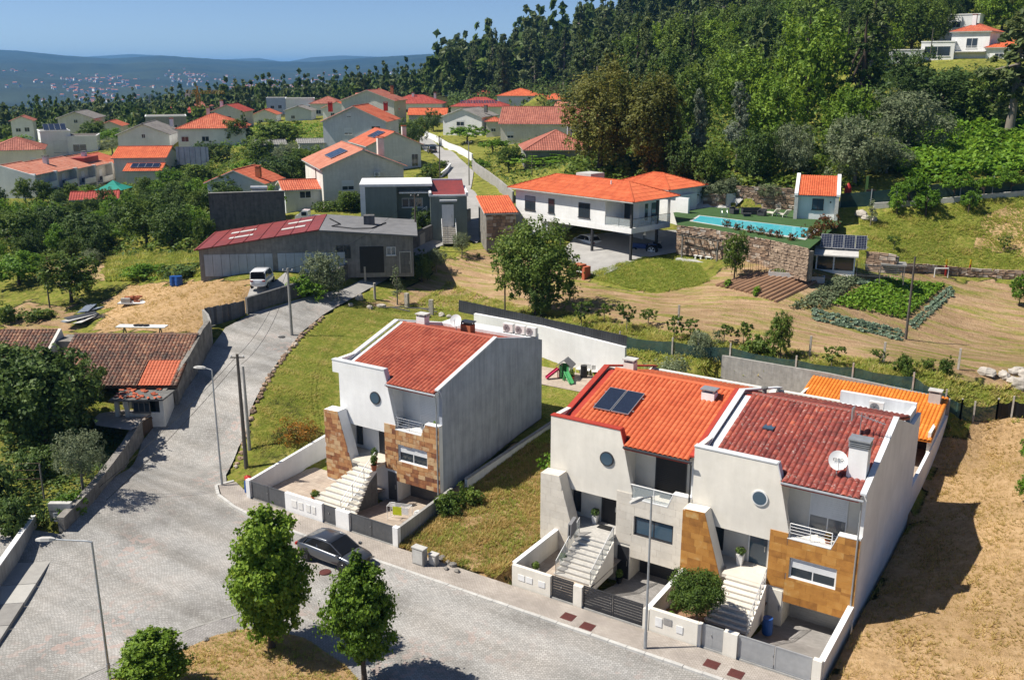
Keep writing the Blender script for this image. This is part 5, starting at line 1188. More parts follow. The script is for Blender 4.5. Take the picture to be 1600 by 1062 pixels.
p = at_z(347, 757, .14); lamp_post(p, hgt(p, 325, 578), -rt*.9+fw*.2, .55, 'street lamp at the rounded pavement corner beside the uphill road')
p = at_z(1008, 1012, .14); lamp_post(p, hgt(p, 1018, 776), (-.35,-1), .7, 'street lamp standing before the black slatted gates')
def cover(px, py, w, l, mat, label, round_=False, z=.04, name='manhole_cover', rz=0):
    p = at_z(px, py, z); t = None; m = MB()
    if round_: m.cyl((0,0), w/2, -.05, .012, 24)
    else: m.box(-w/2, w/2, -l/2, l/2, -.05, .012)
    t = m.build(name, mat, loc=tuple(p), rz=rz, label=label, cat='manhole cover'); g = MB()
    if round_: g.tube([(w*.40*math.cos(k), w*.40*math.sin(k), .014) for k in [6.283*i/20 for i in range(21)]], .012, 4)
    else:
        for k in range(1, 6): g.box(-w*.42, w*.42, -l/2+l*k/6-.008, -l/2+l*k/6+.008, .0125, .02)
    g.build('cover_rib', mat, t); return t
cover(181, 866, .62, 0, 'cast_iron', 'round iron manhole cover in the cobbles right of the slab pavement', True)
cover(302, 799, .75, .45, 'cast_iron', 'square iron drain grate in the cobbles near the pavement corner', False, rz=.3)
cover(508, 893, .66, 0, 'iron_red', 'round rust red manhole cover beside the front wheel of the parked car', True)
cover(888, 963, .7, .62, 'iron_red', 'rust red hatch in the pavement before the small black gate', z=.135)
cover(918, 978, .7, .62, 'iron_red', 'rust red hatch in the pavement before the large black gate', z=.135)
cover(1112, 1037, .7, .62, 'iron_red', 'rust red hatch in the pavement before the small silver gate', z=.135)
cover(1150, 1052, .7, .62, 'iron_red', 'rust red hatch in the pavement nearest the long silver gate', z=.135)
p = G(440, 527); MB().cyl((0,0), .32, -.1, .07, 20).build('manhole_cover', 'cast_iron', loc=tuple(p), label='round manhole cover high on the uphill road below the concrete pole', cat='manhole cover')
def cabinet(px, py, w, d_, h, label, mat='concrete'):
    t = thing('utility_cabinet', label, 'cabinet', tuple(at_z(px, py, .15)))
    MB().box(-w/2,w/2,-d_/2,d_/2,-.2,h).build('body', mat, t); MB().box(-w/2-.03,w/2+.03,-d_/2-.03,d_/2+.03,h+.002,h+.07).build('lid', 'pale_concrete', t); MB().box(-w/2+.05,w/2-.05,-d_/2-.02,-d_/2-.002,.08,h-.08).build('door', 'pale_concrete', t)
cabinet(656, 880, .8, .4, 1.0, 'taller grey concrete utility cabinet at the foot of the weedy plot'); cabinet(678, 881, .5, .35, .62, 'small low utility cabinet beside the taller grey one')
rg = random.Random(5)
def rock(p, r, label, mat='boulder', group=None, name='boulder', seed=0, flat=.6):
    m = MB(); m.blob((0,0,r*flat*.55), (r, r*.75, r*flat), seed, 0, 9, 7, .16); return m.build(name, mat, loc=tuple(p), rz=rg.uniform(0, 6), label=label, cat='rock', group=group)
for i, (px, py, r) in enumerate([(352,962,.28),(388,968,.4),(400,972,.3),(322,1000,.3)]):
    rock(at_z(px if i else 366, py if i else 986, .12), r*.6, 'small grey stone on the island border, '+('leftmost','second','between its neighbours','lowest by the lamp')[i], 'grey_rock', 'stones on the island border', 'stone', i)
for i, (px, py, r) in enumerate([(690,874,.3),(700,880,.22),(708,884,.26),(714,893,.2),(697,889,.18)]): rock(at_z(px, py, .12), r, 'grey rubble stone near the small utility cabinet, '+('touching it','small one behind','larger one in the middle','nearest the kerb','lowest')[i], 'grey_rock', 'rubble by the cabinets', 'stone', i)

# poles and wires
def pole(px, py, ptop, r, mat, label, p=None, arm=True):
    p = np.array(G(px, py)) if p is None else p; h = at_depth(px, ptop, depth(p))[2]-p[2]
    t = thing('utility_pole', label, 'utility pole', tuple(p)); MB().tube([(0,0,-.3),(0,0,h)], [r,r*.6], 8).build('shaft', mat, t)
    if arm:
        MB().beam((-.5*rt[0],-.5*rt[1],h-.25), (.5*rt[0],.5*rt[1],h-.25), .07, .07).build('crossarm', mat, t)
        for k in (-.42, 0, .42): MB().cyl((k*rt[0],k*rt[1]), .045, h-.2, h-.06, 8).build('insulator', 'white_plastic', t)
    return p+np.array([0,0,h-.12])
def cable(a, b, sag, label, r=.017, group='overhead cables'):
    a, b = Vector(tuple(a)), Vector(tuple(b)); pts = [a+(b-a)*(i/14)+Vector((0,0,-sag*4*(i/14)*(1-i/14))) for i in range(15)]
    MB().tube([q-a for q in pts], r, 4).build('overhead_cable', 'wire', loc=a, label=label, cat='cable', group=group)
t1 = pole(385, 731, 553, .16, 'pole_wood', 'tall dark wooden pole at the edge of the lawn beside the road')
q = np.array(G(390, 702)); t1b = pole(390, 702, 572, .14, 'concrete', 'concrete pole standing right behind the tall dark wooden pole', q, False)
t2 = pole(456, 524, 419, .15, 'concrete', 'slanting shadowed concrete pole at the top of the uphill road')
t3 = pole(1415, 530, 401, .13, 'pole_wood', 'bare wooden pole in the ploughed field beside the vegetable beds', arm=False)
t4 = pole(789, 492, 391, .09, 'pole_wood', 'thin dark pole before the big leafy tree in the field', arm=False)
t5 = pole(78, 481, 428, .10, 'pole_wood', 'dark pole at the edge of the dry yard left of the round green tree')
t6 = pole(650, 386, 303, .13, 'pole_wood', 'wooden pole behind the grey flat garage roof')
t7 = pole(688, 300, 212, .12, 'pole_wood', 'wooden pole on the left side of the village street')
t8 = pole(733, 290, 220, .12, 'concrete', 'pole on the right side of the village street beside the stone wall')
t9 = pole(831, 275, 239, .10, 'pole_wood', 'short dark pole before the stone walled house', arm=False)
t10 = pole(496, 320, 262, .09, 'pole_wood', 'thin pole at the corner of the house with three solar panels', arm=False)
for k, (a, b, sg, lb) in enumerate([(t1,t2,.9,'upper cable from the wooden pole up to the concrete pole'),(t1+np.array([.3,0,-.6]),t2+np.array([.3,0,-.5]),1.2,'lower cable from the wooden pole up to the concrete pole'),(t2,t6,1.2,'cable from the concrete pole to the pole behind the garage'),(t6,t7,1.5,'cable running up to the village street'),
    (t1,at_depth(-40,900,52),1.0,'upper cable crossing the lower road towards the white garden wall'),(t1+np.array([0,0,-.5]),at_depth(-60,960,50),1.1,'lower cable crossing the lower road towards the white garden wall'),(t5,at_depth(300,545,77),1.0,'cable from the yard pole to the old tiled house'),(t7,t8,.8,'cable crossing the village street')]): cable(a, b, sg, lb)

# foreground trees
tree_px('maple', 425, 1012, 797, 152, 'tallest leafy round tree on the island, left of the parked car', z=.12)
tree_px('maple_b', 569, 1064, 874, 126, 'smaller leafy tree on the island nearest the street kerb', z=.12)
tree_px('maple', 243, 1086, 985, 132, 'leafy tree cut off by the bottom edge at the left end of the island', z=.12)
tree('round_olive', (-6.75,-4.3,.1), 'small round clipped olive tree in the front yard of the ochre house', h=3.0)
# pots, bins and other loose things
pot_plant((-31.2,-.75,2.25), 'green plant in a terracotta pot at the top of the cream stairs, left side', ph=.8, seed=1, r=.22); pot_plant((-31.1,-1.1+.0,2.25) if 0 else (-30.75,-1.35,2.1), 'bushy plant in a terracotta pot beside the handrail of the cream stairs', ph=.7, seed=2)
pot_plant((-33.7,-3.9,.2), 'round terracotta pot at the foot of the cream stairs', r=.3, h=.35, ph=.3, seed=3); pot_plant((-34.2,-3.5,.2), 'small pot with yellowish plant near the foot of the brown stone fin', r=.15, h=.2, ph=.3, leaf='leaf_dry', seed=4)
pot_plant((-16.3,-.95,1.65) if 0 else (-15.2,.55,1.65), 'white square pot with a dark plant beside the black front door', 'pot_white', .24, .5, .45, 'leaf_dark', True, 5)
pot_plant((-16.4,-4.3,.12), 'white square pot in the corner of the yard with solar roof, nearest the wall', 'pot_white', .22, .45, .4, 'leaf_green', True, 6); pot_plant((-15.6,-2.6,.12), 'white square pot beside the beige fin wall', 'pot_white', .22, .45, .4, 'leaf_green', True, 7)
pot_plant((-6.2,.4,1.65), 'tall white square pot at the entrance of the ochre house', 'pot_white', .26, .65, .4, 'leaf_dark', True, 8)
pot_plant((-12.9,-.7,-1.0), 'dark pot with a leafy plant beside the black garage door', 'black_plastic', .2, .35, .5, 'leaf_green', False, 9)
pot_plant((-1.7,.5,4.15), 'pot plant in the right corner of the ochre balcony', 'terracotta', .16, .25, .35, 'leaf_red', False, 10); pot_plant((-27.0,.5,4.75), 'leafy pot plant in the corner of the white house balcony', 'terracotta', .18, .3, .7, 'leaf_bright', False, 11)
pot_plant((-8.0,-4.6,.1), 'low spiky plant beside the little olive tree', 'pot_white', .14, .2, .5, 'leaf_bright', False, 12)
def barrel(p, r, h, mat, label, name='barrel'):
    t = thing(name, label, 'barrel', tuple(p)); MB().lathe((0,0), [(r*.9,0),(r,h*.06),(r*1.02,h*.3),(r*.98,h*.33),(r*1.02,h*.36),(r*1.02,h*.64),(r*.98,h*.67),(r,h*.7),(r*.92,h)], 14).build('drum', mat, t); MB().cyl((0,0), r*.94, h+.002, h+.05, 14).build('lid', mat, t); return t
barrel((-3.85,-1.6,-.75), .27, .9, 'blue_plastic', 'blue plastic barrel beside the stairs of the ochre house')
t = barrel((-38.6,-5.3,.14), .24, .75, 'blue_plastic', 'blue bin outside the white corner post'); 
t = thing('rubbish_bag', 'red bag lying on the blue bin by the white corner post', 'bag', (-38.65,-5.2,.98)); MB().blob((0,0,.1), (.3,.24,.2), 3).build('sack', 'red_paint', t); MB().tube([(0,0,.25),(.03,0,.38)], [.06,.02], 6).build('knot', 'red_paint', t)
t = thing('drying_rack', 'white folding drying rack hung with a bright yellow cloth behind the grey gate', 'drying rack', (-27.8,-2.4,-.25), .3)
m = railing([(-.75,-.28,0),(-.75,.28,0)], 1.0, 1, .018); railing([(.75,-.28,0),(.75,.28,0)], 1.0, 1, .018, m=m)
for y in (-.28,-.14,0,.14,.28): m.tube([(-.75,y,1.0),(.75,y,1.0)], .012, 5)
m.tube([(-.75,-.28,.1),(.75,-.28,1)], .014, 5).tube([(-.75,.28,.1),(.75,.28,1)], .014, 5); m.build('frame', 'white_paint', t)
MB().box(-.35,.25,-.31,-.285,.45,1.02).build('yellow_cloth', 'yellow_cloth', t); MB().box(.3,.7,-.31,-.285,.55,1.02).build('white_cloth', 'white_cloth', t); MB().box(-.7,-.4,.285,.31,.5,1.02).build('white_cloth', 'white_cloth', t)
for i, (x, y) in enumerate(((-26.6,-2.6),(-26.3,-1.7),(-26.9,-1.6))):
    MB().blob((0,0,.28), (.38,.32,.32), i+20, 0, 10, 7, .12).build('plastic_sack', 'white_cloth', loc=(x,y,-.3), label=('white plastic sack lying right of the drying rack','white plastic sack against the grey block wall','white plastic sack behind the drying rack')[i], cat='sack')
t = thing('cloth_cover', 'grey cloth hung over the left glass balustrade of the grey steps', 'cloth', (-15.42,-1.9,1.9)); m = MB(); m.prism([(-.35,-.2),(-.3,.72),(.3,.95),(.35,.3)], 'x', -.10, -.03); m.prism([(-.35,-.1),(-.3,.72),(.3,.95),(.35,.2)], 'x', .05, .12); m.prism([(-.3,.72),(.3,.95),(.3,1.0),(-.3,.77)], 'x', -.10, .12); m.build('fabric', 'grey_sheet', t)
t = thing('mat', 'dark doormat before the black front door', 'doormat', (-14.4,.35,1.65)); MB().box(-.45,.45,-.25,.25,0,.025).build('pile', 'rubber', t)

# playhouse corner on the back lawn
p = at_z(884, 592, 2.3)
yard('play_area', [(-33.5,19.5),(-24.8,19.5),(-23.8,24.0),(-33.5,24.0)], 2.36, 'patio_tile')
t = thing('playhouse', 'small toy playhouse with a grey pitched roof on the back patio', 'playhouse', tuple(at_z(884, 589, 2.37)), .2)
for x in (-.45, .45): MB().box(x-.05,x+.05,-.45,.45,0,1.1).build('wall', 'white_plastic', t)
MB().box(-.4,.4,.4,.45,0,1.1).box(-.4,-.2,-.45,-.4,0,1.1).box(.2,.4,-.45,-.4,0,1.1).build('wall', 'green_plastic', t); MB().prism([(-.7,1.05),(0,1.6),(.7,1.05),(.7,1.12),(0,1.68),(-.7,1.12)], 'y', -.6, .6).build('roof', 'grey_sheet', t)
def slide(px, py, mat, label, rz):
    t = thing('toy_slide', label, 'toy slide', tuple(at_z(px, py, 2.37)), rz); MB().beam((0,0,.8),(1.1,0,.08),.35,.05).beam((0,-.19,.86),(1.1,-.19,.14),.04,.16).beam((0,.19,.86),(1.1,.19,.14),.04,.16).build('chute', mat, t); MB().beam((0,-.15,0),(0,-.15,.85),.05,.05).beam((0,.15,0),(0,.15,.85),.05,.05).beam((-.35,0,0),(0,0,.8),.3,.04).build('ladder', mat, t)
slide(872, 590, 'pink_plastic', 'pink toy slide left of the toy playhouse', -2.2); slide(884, 595, 'green_plastic', 'pale green toy slide in front of the toy playhouse', -.6)
pot_plant(tuple(at_z(893, 594, 2.37)), 'terracotta pot right of the toy playhouse', r=.25, h=.4, ph=.6, seed=21); barrel(at_z(912, 589, 2.37), .3, 1.0, 'black_plastic', 'dark grey bin standing before the tall white wall')
for i, x in enumerate((-.55, .1, .75)):
    t = thing('garden_chair', 'white garden chair before the tall white wall, '+('nearest the dark bin','middle one','farthest from the playhouse')[i], 'garden chair', tuple(at_z(905+12*i, 583+2*i, 2.37)), .3*i, 'chairs before the white wall'); MB().box(-.25,.25,-.25,.25,.40,.44).build('seat', 'white_plastic', t); MB().box(-.25,.25,.22,.26,.44,.9).build('backrest', 'white_plastic', t)
    for a in (-.22,.22):
        for b in (-.22,.22): MB().box(a-.02,a+.02,b-.02,b+.02,0,.4).build('leg', 'white_plastic', t)

# ------------------------------------------------------------------ old tiled houses and walls left of the uphill road
def frame(px, py, d, z=None):
    p = at_depth(px, py, d); return p
O_ = at_depth(119, 525, 77.9)-np.array([*(fw*5.6), 0]); zb = 1.5
t = thing('old_house', 'low old house with dark mossy tile roof and a patch of new red tiles', 'house', (O_[0],O_[1],zb), YAW)
W_ = 10.2; ze, zr_ = 3.75-zb, 6.15-zb
MB().box(0,W_,5.3,5.6,-1,zr_-.1).box(W_-.3,W_,0,5.3,-1,ze).prism([(0,ze),(5.6,ze),(5.6,zr_)], 'x', W_-.3, W_).box(0,.3,0,5.3,-1,ze).prism([(0,ze),(5.6,ze),(5.6,zr_)], 'x', 0, .3).build('wall', 'old_wall', t)
for x in (.3, 3.6, 5.5, 7.2): MB().box(x,x+.35,.0,.3,-1,ze-.15).build('pillar', 'skin_white_wash', t)
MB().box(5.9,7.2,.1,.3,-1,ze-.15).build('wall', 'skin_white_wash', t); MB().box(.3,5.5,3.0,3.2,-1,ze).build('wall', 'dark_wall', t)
ro = MB().prism([(-.4,ze-.27),(5.65,zr_-.02),(5.65,zr_-.12),(-.4,ze-.4)], 'x', -.1, W_+.15).build('roof', 'wood', t)
N_ = math.hypot(5.6, zr_-ze); Vd = (0, 5.6/N_, (zr_-ze)/N_); m = MB()
roof_plane(m, (-.1,-.45,ze-.19), (1,0,0), Vd, W_+.25, lambda u: N_+.45, per=.30, amp=.085, row=.36, step=.03, vmin=lambda u: 3.1 if 7.3 < u < 9.9 else 0); m.build('roof_tiles', 'tile_old', ro, kind='stuff')
m = MB(); roof_plane(m, (7.25,-.45,ze-.15), (1,0,0), Vd, 2.65, lambda u: 3.1, per=.26, amp=.06, row=.34); m.build('new_roof_tiles', 'tile_patch', ro, kind='stuff')
ridge_tiles(ro, (-.1,5.62,zr_+.02), (W_+.15,5.62,zr_+.02), 'tile_old')
t = thing('lean_to', 'small flat roofed shed littered with broken tiles beside the old house', 'shed', tuple(np.array([O_[0],O_[1],zb])+np.array([*(rt*5.9-fw*2.6), 0])), YAW)
MB().prism([(0,-.4),(4.1,-.1),(4.3,2.5),(.1,2.5)], 'z', 1.62, 1.76).build('roof', 'dark_concrete', t); MB().box(.2,.5,.1,.4,-.6,1.6).box(1.0,1.3,0,.25,-.6,1.6).box(3.7,4.0,.1,2.4,-.6,1.6).box(1.3,3.7,.1,.3,-.6,.6).build('wall', 'skin_white_wash', t)
window(t, (1.7,.0,.65), 0, 1.3, .85, 'grey_wood', 'glass', bars=2)
rg = random.Random(9)
for i in range(34):
    m = MB(); m.T = Matrix.Translation((rg.uniform(.3,3.6), rg.uniform(.0,2.3), 1.78+rg.uniform(0,.08))) @ Matrix.Rotation(rg.uniform(0,6), 4, 'Z') @ Matrix.Rotation(rg.uniform(-.3,.3), 4, 'X')
    vs = [(x, .1*math.cos(a), .07*math.sin(a)) for x in (0,.4) for a in (0,1.05,2.1,3.14)]; m.add(vs, [[0,1,5,4],[1,2,6,5],[2,3,7,6],[0,4,7,3]]); m.build('broken_tile', 'tile_patch', t)
t = thing('water_heater', 'white boiler box standing before the small flat roofed shed', 'boiler', tuple(at_z(202, 637, 1.7)), YAW)
MB().box(-.35,.35,-.3,.3,0,1.1).build('casing', 'white_paint', t); m = MB(); m.tube([(.05,-.34,.65),(.05,-.31,.65)], .17, 14); m.build('vent', 'black_plastic', t)
barrel(at_z(192, 634, 1.7), .25, .5, 'yellow_paint', 'yellow tub beside the white boiler box')
drape('yard_slab', [tuple(at_z(*q, 1.75)[:2]) for q in ((145,655),(160,641),(222,640),(228,655),(205,672),(150,664))], .8, 0, 'paving', zf=lambda x, y: 0*x+1.75, lower=True)
O2 = at_depth(-75, 523, 78.5)-np.array([*(fw*4.6), 0]); wl_ = float((at_depth(92, 520, 78.5)-at_depth(-75, 523, 78.5))[:2] @ rt)
t = thing('old_house', 'old mossy tiled roof at the left edge with a white gable verge', 'house', (O2[0],O2[1],1.6), YAW); ze, zr_ = 2.5, 4.75
MB().box(0,wl_,4.3,4.6,-1,zr_).box(0,wl_,0,.3,-1,ze).build('wall', 'old_wall', t); MB().prism([(0,-1),(5.6,-1),(5.6,ze),(4.6,zr_+.15),(0,ze+.15)], 'x', wl_, wl_+.25).build('gable_wall', 'skin_white_wash', t)
ro = MB().prism([(-.4,ze-.2),(4.6,zr_),(4.6,zr_-.1),(-.4,ze-.3)], 'x', -.1, wl_).build('roof', 'wood', t); N_ = math.hypot(4.6, zr_-ze); m = MB()
roof_plane(m, (-.1,-.45,ze-.12), (1,0,0), (0,4.6/N_,(zr_-ze)/N_), wl_+.1, lambda u: N_+.45, per=.30, amp=.085, row=.36, step=.03); m.build('roof_tiles', 'tile_old', ro, kind='stuff')
MB().box(wl_+.25,wl_+1.8,3.4,5.6,-1,ze+1.6).build('side_shed', 'old_wall', t)
def gwall(name, label, px, h, th, mat, cap=None, cat='wall', hs=None, group=None, up=0):
    pts = []
    for i, q in enumerate(px):
        g = G(*q); pts.append((g[0], g[1], g[2]+up, hs[i] if hs else h))
    return boundary_wall(name, label, pts, h, th, mat, cap, group=group, cat=cat)
gwall('stone_wall', 'tall weathered wall along the road beside the old tiled roof', [(329,541),(318,560),(309,578),(296,598),(282,615),(268,630),(254,650)], 2.2, .35, 'old_wall', hs=[2.4,2.6,2.5,2.3,2.1,1.9,1.6])
p0, p1 = G(249,658), G(221,684); t = thing('yard_gate', 'brown rusty yard gate between the old walls beside the road', 'gate', tuple(p1), math.atan2(p0[1]-p1[1], p0[0]-p1[0])); L_ = float(np.hypot(*(p0-p1)[:2]))
for k in range(9): MB().box(L_*k/9+.01, L_*(k+1)/9-.01, -.03, .03, .08, 1.35).build('panel', 'wood', t)
MB().beam((0,0,1.5),(L_,0,1.5),.05,.05).beam((0,-.05,.3),(L_,-.05,.3),.06,.08).beam((0,-.05,1.2),(L_,-.05,1.2),.06,.08).build('rail', 'wood', t)
p = G(251,656); t = thing('gate_post', 'round topped stone gate post at the upper end of the brown yard gate', 'gate post', tuple(p)); MB().box(-.2,.2,-.2,.2,-.3,1.7).build('shaft', 'old_wall', t); MB().blob((0,0,1.9), (.26,.26,.22), 2).build('finial', 'skin_white_wash', t)
gwall('stone_wall', 'low rubble stone wall along the lower left of the uphill road', [(221,686),(198,716),(172,748),(145,780),(118,808),(97,830)], 1.1, .4, 'old_wall', 'grey_rock', hs=[1.6,1.2,1.0,.9,.9,.9])
# white garden wall and letterbox pier, lower left
e2 = e0+nn_*1.95; e3 = e1+nn_*1.95
boundary_wall('garden_wall', 'white coped garden wall beside the slab pavement at the lower left', [(*e2,0.05,1.3),(*(e2+(e3-e2)*.35),.05,1.2),(*e3,0.05,1.1)], 1.2, .25, 'block_wall', 'white_plaster')
t = thing('letterbox_pier', 'grey block pier holding two white letterboxes at the end of the slab pavement', 'pier', (e0[0]-.2,e0[1]+.1,.05), YAW)
MB().box(-1.0,.35,-.15,.15,-.3,1.5).build('pier', 'block_wall', t); MB().box(-1.0,.35,-.19,.19,1.502,1.95).build('top_panel', 'pale_concrete', t)
for z in (.75, 1.08): b_ = MB().box(-.75,-.2,-.2,-.16,z,z+.26).build('letterbox', 'white_paint', t); MB().box(-.67,-.28,-.212,-.202,z+.14,z+.19).build('slot', 'black_plastic', b_)
# plants of the lower left garden
tree_px('fig', 70, 690, 545, 190, 'big dark fig tree shading the lower left garden')
tree_px('fig', 0, 640, 540, 140, 'dark broadleaved tree at the left edge before the old tiled roof')
tree_px('dark_leafy', 130, 655, 560, 90, 'dark leafy tree touching the eaves of the old tiled house')
tree_px('olive', 131, 772, 672, 92, 'grey green olive shrub above the stone wall by the road')
tree_px('bush_dark', 28, 830, 765, 95, 'dark glossy bush behind the white coped garden wall', name='bush', cat='bush'); tree_px('bush_dark', -10, 790, 720, 90, 'dark bush at the left edge above the garden wall', name='bush', cat='bush')
tree_px('bush_bright', 108, 800, 772, 70, 'yellow green weeds below the grey green olive shrub', name='bush', cat='bush')
tree_px('bush_dark', 55, 745, 700, 90, 'shaded shrub left of the grey green olive shrub', name='bush', cat='bush')
t = thing('vine_trellis', 'rusty wire trellis on thin posts in the shaded lower left garden', 'trellis', tuple(G(40, 780)), YAW)
for x in (-4,-1.5,1.2): MB().tube([(x,0,-.2),(x,0,2.4)], .05, 6).build('post', 'grey_wood', t)
for z in (1.3,1.9,2.35): MB().tube([(-4,0,z),(1.2,.1,z+.1)], .015, 4).build('rail', 'wood', t)
for i, (px, py) in enumerate(((42,700),(172,650))): pass

# ------------------------------------------------------------------ dry yard, sheet gate and garage
p0, p1 = G(384,492), G(322,512); L_ = float(np.hypot(*(p0-p1)[:2])); t = thing('yard_gate', 'rusty corrugated sheet gate leaning above the uphill road', 'gate', tuple(p1), math.atan2(p0[1]-p1[1], p0[0]-p1[0]))
n_ = 14
for k in range(n_): 
    m = MB(); x0, x1 = L_*k/n_, L_*(k+1)/n_-.015; m.box(x0,x1,-.02+.015*(k % 2),.02+.015*(k % 2),.12,1.9+.04*math.sin(k*2.1)); m.build('panel', 'plank_dark', t)
MB().beam((0,.07,.4),(L_,.07,.4),.06,.08).beam((0,.07,1.6),(L_,.07,1.6),.06,.08).build('rail', 'grey_wood', t); MB().box(-.05,L_+.05,-.06,.06,-.1,.09).build('threshold', 'pale_concrete', t)
gwall('garden_wall', 'curved pale wall where the yard gate meets the old tiled roof', [(320,514),(327,522),(331,534),(329,543)], 1.9, .2, 'concrete')
gwall('stone_wall', 'dark stone wall climbing beside the lane below the garage', [(386,490),(420,478),(470,462),(520,446),(560,425),(610,404),(650,386),(690,366)], 1.4, .35, 'dark_wall', hs=[1.6,1.5,1.5,1.5,1.6,1.7,1.8,1.8])
gwall('garden_wall', 'rendered garden wall above the lane below the green house', [(655,384),(690,364),(712,352),(735,345)], 1.4, .25, 'concrete', hs=[1.3,1.5,1.6,1.6])
def site(pl, pr, py, turn=0, d=None):
    """front edge of a building seen from pixel pl to pr at row py; turn > 0 shows its left side"""
    c = np.array(G((pl+pr)/2, py)) if d is None else at_depth((pl+pr)/2, py, d)
    v = (c-CAM)[:2]; v = v/np.hypot(*v); a = math.atan2(v[1], v[0])-math.pi/2+R(turn); w_ = (pr-pl)*depth(c)/FPX/max(.3, math.cos(R(turn)))
    x = np.array([math.cos(a), math.sin(a)]); o = c[:2]-x*w_/2; return (float(o[0]), float(o[1]), float(c[2])), a, float(w_)
# garage: long shed, red sheet roof on the left, flat felt roof on the right
loc, rz, w_ = site(316, 648, 424, -6, 101.5); t = thing('garage', 'long dark grey garage shed with red sheet roof and flat grey roof', 'garage', loc, rz); GL = w_; zl = w_/22
hL, hR = 2.6, 4.1; rx = GL*.56
MB().prism([(0,-.8),(GL,-.8),(GL,3.7),(rx,4.5),(0,hL)], 'y', 0, .3).box(0,.3,.3,11,-.8,hL).box(GL-.3,GL,.3,11,-.8,3.7).build('wall', 'garage_wall', t)
m = MB(); s0, s1 = (hL+.12), 4.62
def rl(x): return s0+(s1-s0)*x/rx
rr_ = MB().prism([(-.4,rl(-.4)),(rx,s1),(rx,s1-.12),(-.4,rl(-.4)-.12)], 'y', -.45, 11.2).build('roof', 'red_sheet', t)
for i in range(24): 
    x = -.4+(rx+.4)*(i+.5)/24
    MB().beam((x,-.45,rl(x)+.03),(x,11.2,rl(x)+.03),.09,.06).build('roof_rib', 'red_sheet', rr_) if i % 3 == 0 else None
for (x, y, l) in ((2.6,3.2,2.6),(2.2,7.0,2.8),(8.3,3.4,2.6),(8.6,7.2,2.8)): MB().prism([(x,rl(x)+.02),(x+l,rl(x+l)+.02),(x+l,rl(x+l)+.05),(x,rl(x)+.05)], 'y', y, y+1.0).build('rooflight', 'pale_concrete', rr_)
fr_ = MB().prism([(rx+.02,4.55),(GL+.5,3.75),(GL+.5,3.6),(rx+.02,4.4)], 'y', -.4, 11.2).build('flat_roof', 'grey_sheet', t); MB().box(GL*.76,GL*.76+1.2,5,6.2,4.1,5.2).build('chimney', 'dark_wall', t)
m = MB(); m.tube([(rx+.6,7.5,4.6),(rx+2,4,4.5),(rx+1.2,2.2,4.55),(rx+3.5,1.2,4.4),(rx+5.5,2.4,4.2),(rx+7,7,4.1)], .06, 6); m.build('hose', 'rubber', t)
for a in (.5, 8.2):
    m = MB()
    for k in range(8): m.box(a+k*.9,a+k*.9+.86,-.05,.0,-.3,2.05)
    m.build('roller_door', 'roller_blue', t)
window(t, (rx+1.7,-.02,1.3), 0, 1.6, 1.5, 'dark_concrete', 'glass', sill=False); MB().box(rx+4.2,rx+6.8,-.03,.0,-.3,2.6).build('doorway', 'shutter_black', t); window(t, (rx+7.1,-.02,1.6), 0, 1.0, .9, 'white_paint', 'glass_blue'); door(t, (GL-1.45,-.02,-.4), 0, 1.1, 2.3, 'dark_concrete', 'pale_concrete')
# vans
VAN_B = [(-2.05,.36,1.06,.90),(-1.98,.26,1.10,.98),(-1.3,.24,1.10,1),(0,.24,1.08,1),(.9,.24,1.06,1),(1.4,.26,1.02,.98),(1.9,.32,.92,.92),(2.08,.4,.74,.8)]
VAN_H = [(-1.98,1.70,.70),(-1.8,1.82,.72),(-.6,1.86,.73),(.3,1.84,.73),(.7,1.74,.71),(1.45,1.08,.74)]
p = at_depth(411, 447, 96); v_ = (p-CAM)[:2]; car(tuple(G(411,446)), math.atan2(v_[1], v_[0])-R(14), 'white small van parked with its back to the road beside the garage', 'paint_white', VAN_B, VAN_H, 4.1, (-1.3,1.35), .32, .86, cat='van', name='parked_van')
p = G(487,350); t = thing('pickup_truck', 'small white pickup truck behind the garage roof', 'truck', tuple(p), YAW+R(180)); m = MB(); loft(m, [[(x,-.8,.4),(x,.8,.4),(x,.76,z),(x,-.76,z)] for x, z in ((.2,1.8),(1.0,1.85),(1.55,1.25),(1.9,1.15),(1.95,.6))]); m.build('cab', 'paint_white', t); MB().box(-2.2,.15,-.8,.8,.55,.75).box(-2.2,.15,-.8,-.75,.75,1.1).box(-2.2,.15,.75,.8,.75,1.1).build('bed', 'paint_white', t)
MB().box(.45,1.1,-.785,.785,1.2,1.65).build('window_glass', 'glass', t)
for x in (-1.5, 1.3):
    for s in (-1, 1): wheel(t, x, s*.72, .33, .2, s)
# junk of the yard
for i, (px, py) in enumerate(((272,446),(280,446))): barrel(G(px,py), .42, 1.0, 'blue_plastic', ('left blue drum at the weedy edge of the dry yard','right blue drum at the weedy edge of the dry yard')[i])
t = thing('building_material_stack', 'white slab with stacked brown bricks in the middle of the dry yard', 'stack', tuple(G(210,474)), YAW)
MB().box(-1.5,1.3,-.8,.8,.1,.22).build('slab', 'white_paint', t); rg = random.Random(3)
for i in range(26): x, y, l = rg.uniform(-1.2,.3), rg.uniform(-.5,.6), rg.randrange(3); MB().box(x,x+.42,y,y+.2,.23+.16*l,.23+.16*l+.15).build('brick', 'terracotta', t)
MB().box(-1.1,-.2,-.75,-.45,.24,.7).build('block', 'pale_concrete', t)
t = thing('trestle_table', 'long white board on trestles behind the old tiled roof', 'table', tuple(G(225,524)), YAW-.05); MB().box(-2.4,2.2,-.5,.5,.85,.93).build('board', 'white_paint', t)
for x in (-1.8,1.6): MB().beam((x,-.4,0),(x,.0,.85),.08,.08).beam((x,.4,0),(x,0,.85),.08,.08).build('trestle', 'grey_wood', t)
